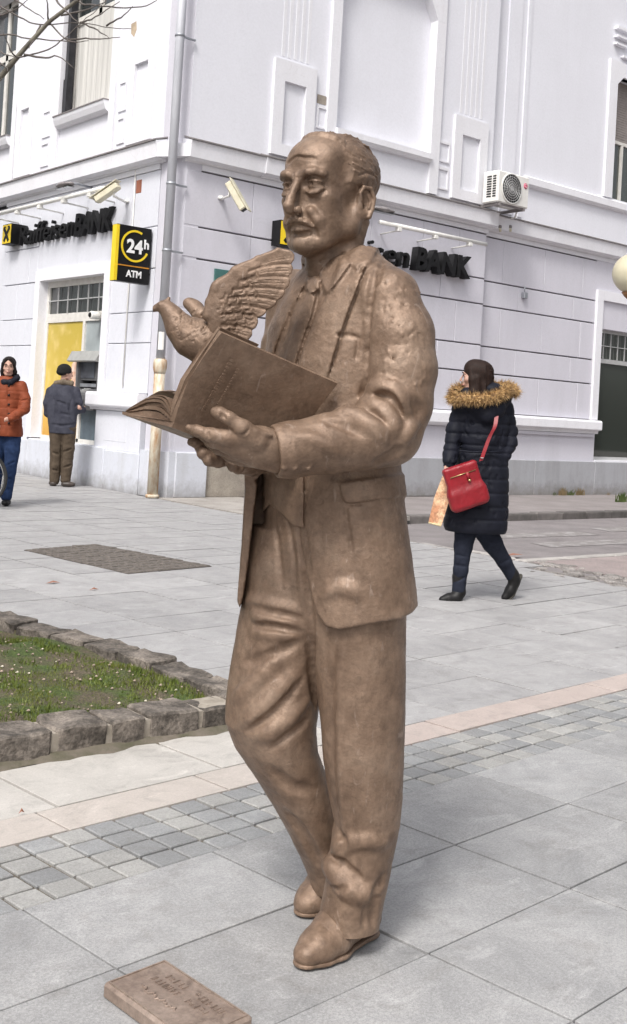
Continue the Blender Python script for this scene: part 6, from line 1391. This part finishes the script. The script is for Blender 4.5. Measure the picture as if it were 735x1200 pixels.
S.chain([q(562, 610, .02), q(577, 636, .05), q(591, 658, .10), q(600, 674, .14)], [.095, .071, .052, .047], .02)
for pts in ([(533, 650), (548, 653)], [(532, 662), (547, 664)], [(532, 680), (546, 677)], [(572, 645), (590, 640)], [(584, 662), (600, 654)]): S.stroke(P.rays(pts, 4), .008, .004, .008)
link('trousers', S.mesh('trousers', rough=.002, rscale=.04), e, m=jeansd)
def boot(pts, rs, sole, rot=None):
    S = SC(P, pts+sole, .005, .10); S.chain(pts, rs, .018); o = link('boot', S.mesh('boot', rough=.001, rscale=.03), e, m=leather)
    Q = SC(P, sole, .005, .08); Q.chain(sole, [.034, .030, .036, .030], .01, flat=(0, 0, 1) if rot is None else rot, ff=.42); link('sole', Q.mesh('sole'), o, m=mat('boot_sole', (.06, .055, .045), None, 9, .8))
boot([q(537.5, 676, -.03), q(538, 694, -.03), q(535, 700, -.05), q(526, 701.5, -.06), q(519, 703, -.07)], [.047, .045, .040, .036, .028], [q(541, 705.5, -.03), q(534, 705.5, -.05), q(526, 706, -.06), q(518, 706, -.07)])
boot([q(593, 660, .11), q(601, 674, .14), q(603, 681, .15), q(598, 692, .14), q(592, 700, .13)], [.047, .044, .040, .036, .028], [q(608.5, 677, .17), q(606, 685, .165), q(600, 697, .155), q(593, 705, .14)], (.8, .2, -.55))
# her bags
bag = empty('shoulder_bag', tuple(P.O+P.B.T@q(545, 570, -.24)), P.rz, 'red leather shoulder bag hanging at the side of the woman in the navy coat', 'bag')
o0 = q(545, 570, -.24); redl = mat('red_leather', (.27, .008, .016), (.18, .005, .010), 7, .42, coord='Object', bs=.25, bscale=60)
S = Sculpt((-.2, -.1, -.25), (.2, .1, .28), .005); c_ = [q(525, 551, -.26)-o0, q(564, 538, -.22)-o0, q(567, 589, -.22)-o0, q(523, 597, -.26)-o0]
ctr = sum(c_)/4; U_ = _n(c_[1]-c_[0]); N_ = _n(np.cross(U_, (0, 0, 1))); W_ = np.cross(N_, U_)
S.box(ctr, (.125, .034, .150), [U_, N_, W_], .022, .0); S.box(ctr-W_*.085, (.135, .040, .065), [U_, N_, W_], .03, .05)
for t in (.2, .5, .75): S.chain([ctr+U_*(t-.5)*.24-N_*.04+W_*.06, ctr+U_*(t-.45)*.24-N_*.044-W_*.06], .008, .012, '-')
bg_ = link('body', S.mesh('body', rough=.003, rscale=.04), bag, m=redl)
gold = mat('brass_fitting', (.55, .42, .2), None, 9, .3, metal=.9)
nf = -N_ if N_[1] > 0 else N_
MB().tube([ctr-U_*.095+W_*.085+nf*.038, ctr+U_*.095+W_*.085+nf*.038], .0035, 5).build('zip', gold, bag); MB().tube([ctr+U_*.03+W_*.04+nf*.036, ctr+U_*.03+W_*.085+nf*.036], .012, 8).build('tag', mat('tag_red', (.30, .01, .02), None, 9, .5), bag)
MB().lathe([(0, -.008), (.011, -.006), (.011, .006), (0, .008)], c=tuple(ctr+U_*.03+W_*.03+nf*.045), n=10).build('clasp', gold, bag)
st = [q(564, 540, -.22), q(568, 528, -.215), q(574, 512, -.20), q(580, 500, -.195), q(582, 488, -.17)]
V_ = [p-o0 for p in spline(st, 4)]; mb = MB()
for i, p in enumerate(V_):
    sd = np.array([.014, 0, .006]); 
mb.add([v for p in V_ for v in (p-sd, p+sd, p+sd+(0, .006, 0), p-sd+(0, .006, 0))], [(4*i+a, 4*i+(a+1) % 4, 4*i+4+(a+1) % 4, 4*i+4+a) for i in range(len(V_)-1) for a in range(4)]); mb.build('strap', redl, bag)
MB().lathe([(.008, 0), (.014, .003), (.008, .006), (.004, .003)], c=tuple(V_[1]), n=10).build('strap_ring', M['alu'], bag)
pb = empty('paper_bag', tuple(P.O+P.B.T@q(514, 590, -.16)), P.rz, 'long slim tan printed bag swinging from her hand in front of the coat', 'bag')
o1 = q(514, 590, -.16); pm2 = mat('printed_paper', (.62, .40, .24), (.40, .19, .10), 16, .45, coord='Object', lo=.45, hi=.58, fine=(40, .25)); pe = mat('paper_edge', (.66, .55, .32), None, 9, .5)
pts = [q(520.5, 553, -.14), q(529, 553, -.16), q(527, 585, -.17), q(517, 617, -.18), q(502, 613, -.14), q(509, 583, -.13)]; pts = [p-o1 for p in pts]; n = 6; off = np.array([.008, .055, 0])
mb = MB(); mb.add(pts+[p+off*(.5 if i < 2 else 1) for i, p in enumerate(pts)], [(0, 1, 2, 5), (5, 2, 3, 4), (6, 11, 8, 7), (11, 10, 9, 8)]+[(i, n+i, n+(i+1) % n, (i+1) % n) for i in range(n)]); mb.build('bag_body', pm2, pb)
mb = MB(); mb.tube([pts[4]+(.002, -.002, .004), pts[3]+(0, -.002, .004)], .006, 5); mb.build('bag_edge', pe, pb)
MB().tube([pts[0]+(.005, .02, 0), q(526, 549, -.12)-o1, pts[1]+(0, .02, 0)], .004, 5).build('handle', pe, pb)
hd = SC(P, [q(526, 547, -.12)], .004, .07); hd.ell(q(526.5, 546, -.115), (.032, .024, .034), 0)
for k in range(4): hd.chain([q(522+k*2.4, 547, -.135), q(521.5+k*2.5, 551.5, -.14), q(523+k*2.3, 553.5, -.12)], [.0095, .009, .0075], .003)
hd.chain([q(530, 545, -.11), q(531.5, 550, -.13)], [.010, .008], .005); link('hand', hd.mesh('hand'), body, m=skin)

# ---------- man at the cash machine, back to the camera
P, e = person(75, 568, (7.36, 14.33), 'man in a dark jacket and black beanie using the cash machine'); q = P.q; mm = P.D/1290
Sh, Hh, T = head(P, e, q(77, 437.5, 0), .235, R_(38), skin, hairB, lambda H: (H.ell((0, -.022, .045), (.088, .108, .092), 0), H.ell((0, -.03, .01), (.086, .108, .05), .02)), .008)
S = Hh; sl, X, Y, Z = S.sub(S.lo, S.lo+9, 0); S.F[sl] = np.maximum(S.F[sl], (-.012-Z)+.35*Y+0*X).astype(np.float32)
Bd = SC(P, [q(50, 430), q(100, 570), q(75, 500, .3), q(75, 500, -.3)], .016)
Bd.chain([q(74, 450), q(74, 480), q(73, 505)], [0.056, 0.084, 0.084], .03); Bd.chain([q(68, 505), q(66, 540), q(64, 562)], [0.054, 0.036, 0.027], .02); Bd.chain([q(79, 505), q(78, 540), q(77, 562)], [0.054, 0.036, 0.027], .02)
Bd.chain([q(90, 460), q(93, 478, -.03), q(97, 481, .14)], [0.030, 0.027, 0.018], .02); Bd.chain([q(58, 460), q(55, 478), q(60, 487, .15)], [0.030, 0.027, 0.018], .02)
for k in range(4): Bd.chain([q(97, 479+k*1.4, .14), q(101, 479+k*1.3, .19)], [.012, .008], .004)
Bd.chain([q(98, 478, .14), q(100, 475.5, .16)], [.012, .009], .004)
body = link('body', join([mesh_T(Sh, T), Bd.mesh('b')], 'body'), e, m=skin); face_bits(T, body, hairB, lip)
link('beanie', mesh_T(Hh, T), body, m=cloth('black_knit', (.012, .012, .012), (.02, .02, .02), 60))
S = SC(P, [q(50, 430), q(105, 520), q(75, 500, .3), q(75, 500, -.3)], .009)
w2 = lambda px, py, hw, dp, d=0: (q(px, py, d)[2], q(px, py, d)[0], q(px, py, d)[1], hw*mm, dp, 0)
S.loft([w2(74, 447, 8, .09), w2(74, 453, 14, .12), w2(74, 463, 18, .14), w2(73, 480, 18, .15), w2(73, 495, 16.5, .15), w2(73, 501, 15.5, .145), w2(73, 508, 15.5, .14)], .01)
S.chain([q(88, 459, 0), q(91.5, 472, .0), q(90, 480, .03), q(97, 480.5, .13)], [.075, .068, .062, .050], .02); S.chain([q(60, 459, 0), q(56.5, 472, .0), q(57, 484, .05), q(62, 488, .14)], [.075, .068, .062, .050], .02)
for pts in ([(60, 497), (73, 499), (88, 497)], [(62, 465), (66, 478), (64, 490)], [(84, 468), (82, 480), (86, 492)], [(66, 470), (78, 474)], [(70, 484), (84, 487)], [(88, 476), (93, 474)]): S.stroke(P.rays(pts, 4), .016, .008, .016)
jk = link('jacket', S.mesh('jacket', rough=.006, rscale=.06), e, m=slate)
S = SC(P, [q(60, 440), q(90, 455), q(75, 448, .2), q(75, 448, -.2)], .008); S.chain([q(66, 449, -.06), q(74, 447.5, -.10), q(83, 449.5, -.05), q(84, 449, .05)], .038, .02); link('collar', S.mesh('collar'), jk, m=cloth('khaki_collar', (.17, .135, .10)))
S = SC(P, [q(50, 495), q(100, 572), q(75, 530, .2), q(75, 530, -.2)], .008)
S.chain([q(68, 503), q(66.5, 525), q(65, 545), q(64, 563)], [.125, .095, .080, .070], .02); S.chain([q(79, 503), q(79.5, 525), q(78.5, 545), q(77, 562)], [.125, .095, .080, .072], .02)
for pts in ([(72.5, 512), (72, 535), (71, 560)], [(62, 530), (69, 533)], [(75, 548), (84, 545)], [(61, 550), (68, 552)], [(74, 530), (84, 526)]): S.stroke(P.rays(pts, 4), .012, .012, .014)
link('trousers', S.mesh('trousers', rough=.005, rscale=.05), e, m=brownc)
for a, b_ in (((63, 566.5, -.02), (60.5, 567.5, .06)), ((76, 567.5, -.03), (85, 568.5, -.02))):
    S = SC(P, [q(*a), q(*b_)], .006, .1); A_, B2 = q(*a), q(*b_); A_[2] = B2[2] = .04; S.chain([A_, (A_+B2)/2, B2], [.052, .050, .042], .02, flat=(0, 0, 1), ff=.75); sl, X, Y, Z = S.sub(S.lo, S.lo+9, 0); S.F[sl] = np.maximum(S.F[sl], -(Z+0*X+0*Y)); link('shoe', S.mesh('shoe'), e, m=mat('worn_brown_shoe', (.06, .045, .038), (.03, .024, .02), 12, .5))

# ---------- woman in the rust jacket at the left edge, with a bicycle
P, e = person(8, 592, (5.40, 11.95), 'woman in a rust orange padded jacket and jeans wheeling a bicycle'); q = P.q; mm = P.D/1290
def hairR(H): H.ell((0, -.026, .040), (.084, .102, .084), 0); H.ell((0, -.05, -.04), (.075, .065, .10), .03); H.chain([(.030, .065, .085), (.066, .045, .03), (.072, .01, -.06), (.066, -.01, -.12)], [.016, .018, .024, .022], .015); H.chain([(-.015, .07, .088), (-.062, .048, .03), (-.074, .01, -.06), (-.07, -.01, -.13)], [.016, .018, .026, .026], .015)
Sh, Hh, T = head(P, e, q(10.5, 429.5, -.02), .225, R_(-78), skin, hairB, hairR, .007)
Bd = SC(P, [q(-25, 430), q(40, 590), q(5, 500, .3), q(5, 500, -.3)], .014)
Bd.chain([q(9, 450), q(8, 480), q(8, 508)], [0.049, 0.077, 0.084], .03); Bd.chain([q(14, 508), q(12, 548, -.04), q(7, 585, -.08)], [0.054, 0.036, 0.027], .02); Bd.chain([q(1, 508), q(-2, 548, .05), q(-4, 580, .10)], [0.054, 0.036, 0.027], .02)
Bd.chain([q(25, 458), q(30, 478, -.03), q(12, 491, -.24)], [0.030, 0.025, 0.017], .02); Bd.chain([q(-9, 458), q(-14, 478), q(-10, 490, -.22)], [0.030, 0.025, 0.017], .02)
for k in range(4): Bd.chain([q(10, 490+k*1.0, -.25), q(6, 490+k*1.1, -.28), q(5, 492+k*.8, -.26)], [.011, .010, .008], .003)
Bd.chain([q(11, 489, -.25), q(7, 488.5, -.26)], [.011, .009], .004)
body = link('body', join([mesh_T(Sh, T), Bd.mesh('b')], 'body'), e, m=skin); link('hair', mesh_T(Hh, T), body, m=hairB); face_bits(T, body, hairB, lip)
S = SC(P, [q(-28, 430), q(42, 520), q(5, 500, .3), q(5, 500, -.36)], .008)
w3 = lambda px, py, hw, dp, d=0: (q(px, py, d)[2], q(px, py, d)[0], q(px, py, d)[1], hw*mm, dp, 0)
S.loft([w3(9, 441, 8, .08), w3(9, 448, 15, .11), w3(9, 460, 18.5, .13), w3(9, 478, 16, .13), w3(9, 492, 16.5, .14), w3(8.5, 507, 18, .15), w3(8.5, 511, 17.5, .145)], .01)
S.chain([q(25, 453, 0), q(29.5, 468, -.02), q(29, 479, -.06), q(20, 486, -.16), q(13, 490, -.22)], [.068, .062, .060, .054, .050], .02); S.chain([q(-8, 453, 0), q(-12, 468, -.02), q(-12, 480, -.06), q(-9, 489, -.20)], [.068, .060, .056, .050], .02)
quilt(S, [q(8, y)[2] for y in (458, 468, 478, 488, 498)], .005, .008)
for pts in ([(9, 445), (9.5, 470), (9, 508)], [(25, 470), (33, 468)], [(24, 478), (31, 482)], [(18, 483), (22, 490)]): S.stroke(P.rays(pts, 5), .008, .006, .008)
jk = link('jacket', S.mesh('jacket', rough=.004, rscale=.05), e, m=rust)
for y in (452, 463, 474, 485, 496): p, d_ = S.hit(*P.rays([(10.5, y), (10.6, y)], 1)[0], 1.5); (MB().lathe([(0, -.012), (.014, -.010), (.014, .010), (0, .012)], c=tuple(p), n=8).build('button', M['black'], jk) if p is not None else None)
S = SC(P, [q(-5, 438), q(24, 450), q(9, 444, .15), q(9, 444, -.15)], .007); S.chain([q(1, 445, -.02), q(5, 448, -.09), q(13, 448, -.10), q(20, 443, -.03), q(20, 441, .05)], [.030, .032, .032, .034, .03], .02); link('scarf', S.mesh('scarf', rough=.005, rscale=.03), e, m=navy)
S = SC(P, [q(-20, 500), q(35, 590), q(5, 530, .2), q(5, 530, -.2)], .008); S.chain([q(14, 508), q(14.5, 528, -.02), q(12, 552, -.05), q(7.5, 582, -.08)], [.11, .085, .068, .062], .02); S.chain([q(2, 508), q(-2, 530, .03), q(-4, 555, .06), q(-6, 578, .10)], [.11, .085, .068, .062], .02)
for pts in ([(8, 516), (7, 540), (4, 560)], [(9, 545), (17, 541)], [(7, 560), (14, 562)], [(5, 575), (11, 573)]): S.stroke(P.rays(pts, 4), .010, .008, .010)
link('jeans', S.mesh('jeans', rough=.004, rscale=.05), e, m=jeans)
for a, b_ in (((8, 588, -.06), (6, 591, -.17)), ((-6, 584, .12), (-8, 586, .02))):
    S = SC(P, [q(*a), q(*b_)], .006, .1); A_, B2 = q(*a), q(*b_); A_[2] = B2[2] = .04; S.chain([A_, (A_+B2)/2, B2], [.050, .046, .036], .02, flat=(0, 0, 1), ff=.75); sl, X, Y, Z = S.sub(S.lo, S.lo+9, 0); S.F[sl] = np.maximum(S.F[sl], -(Z+0*X+0*Y)); link('shoe', S.mesh('shoe'), e, m=leather)
# bicycle, mostly outside the frame
bo = gnd(-30, 596); bk = empty('bicycle', (bo[0], bo[1], 0), P.rz+.12, 'bicycle at the left edge, only its front wheel and handlebar in view', 'bicycle'); WR = .335
tyre = mat('tyre_rubber', (.025, .025, .025), None, 9, .8); chrome = mat('chrome', (.6, .6, .6), None, 9, .2, metal=1); bfr = mat('pale_green_enamel', (.45, .58, .50), (.38, .5, .43), 5, .35)
for cx in (0.0, -1.05):
    wh = empty('wheel', (cx, 0, WR)); wh.parent = bk
    ring_ = lambda r, t, y=0: MB().tube([(r*math.cos(a), y, r*math.sin(a)) for a in np.linspace(0, 2*math.pi, 41)], t, 8, cap=False)
    ring_(WR-.018, .018).build('tyre', tyre, wh); ring_(WR-.04, .009).build('rim', chrome, wh)
    b = MB()
    for k in range(28): a = 2*math.pi*k/28; b.tube([(.02*math.cos(a+.6), (-1)**k*.02, .02*math.sin(a+.6)), ((WR-.04)*math.cos(a), 0, (WR-.04)*math.sin(a))], .0013, 4)
    o = b.build('spokes', chrome, wh); o['kind'] = 'stuff'; MB().tube([(0, -.04, 0), (0, .04, 0)], .02, 10).build('hub', chrome, wh)
T3 = lambda *p: [Vector(a) for a in p]
MB().tube(T3((-.08, 0, .88), (-.55, 0, .34)), .017).tube(T3((-.09, 0, .80), (-.12, 0, .70), (-.55, 0, .34)), .014).tube(T3((-.62, 0, .80), (-.55, 0, .34)), .016).tube(T3((-.55, 0, .34), (-1.05, .06, WR)), .011).tube(T3((-.55, 0, .34), (-1.05, -.06, WR)), .011).tube(T3((-.61, .0, .74), (-1.05, .06, WR)), .010).tube(T3((-.61, 0, .74), (-1.05, -.06, WR)), .010).build('frame', bfr, bk)
MB().tube(T3((-.10, 0, .92), (-.075, 0, .72)), .018).tube(T3((-.075, .05, .70), (0, .06, WR)), .011).tube(T3((-.075, -.05, .70), (0, -.06, WR)), .011).tube(T3((-.075, .05, .70), (-.075, -.05, .70)), .013).build('fork', bfr, bk)
MB().tube(T3((-.10, 0, .90), (-.11, 0, 1.0), (-.07, 0, 1.02)), .012).tube(T3((.0, -.30, 1.02), (-.05, -.2, 1.03), (-.07, 0, 1.02), (-.05, .2, 1.03), (-.20, .30, 1.0)), .011).tube(T3((.0, -.30, 1.02), (.14, -.30, .99)), .015).build('handlebar', chrome, bk)
MB().lathe([(0, 0), (.03, .004), (.028, .02), (0, .03)], c=(.02, -.27, 1.035), n=14).build('bell', chrome, bk)
MB().prism([(-.18, .66), (.16, .66), (.20, .92), (-.14, .92)], 1, -.15, .13).build('basket', mat('pale_basket', (.50, .60, .50), (.42, .5, .42), 20, .6), bk)
MB().lathe([(0, -.05), (.05, -.04), (.055, 0), (0, .01)], n=14, M=Matrix.Translation((-.62, 0, .90))).build('saddle_clamp', chrome, bk)
S = Sculpt((-.85, -.14, .82), (-.42, .14, 1.0), .008); S.chain([(-.74, .0, .92), (-.62, 0, .92), (-.48, 0, .92)], [.085, .06, .03], .02, flat=(0, 0, 1), ff=.4); link('saddle', S.mesh('saddle'), bk, m=leather)
MB().tube(T3((-.62, 0, .80), (-.63, 0, .9)), .013).build('seat_post', chrome, bk)
MB().lathe([(0, -.004), (.09, -.003), (.09, .003), (0, .004)], n=24, M=Matrix.Translation((-.55, -.05, .34)) @ Matrix.Rotation(R_(90), 4, 'X')).tube(T3((-.55, -.06, .34), (-.50, -.08, .19)), .010).tube(T3((-.55, .06, .34), (-.60, .08, .49)), .010).box((-.55, -.16, .17), (-.46, -.08, .19)).box((-.64, .08, .48), (-.55, .16, .50)).build('crankset', chrome, bk)
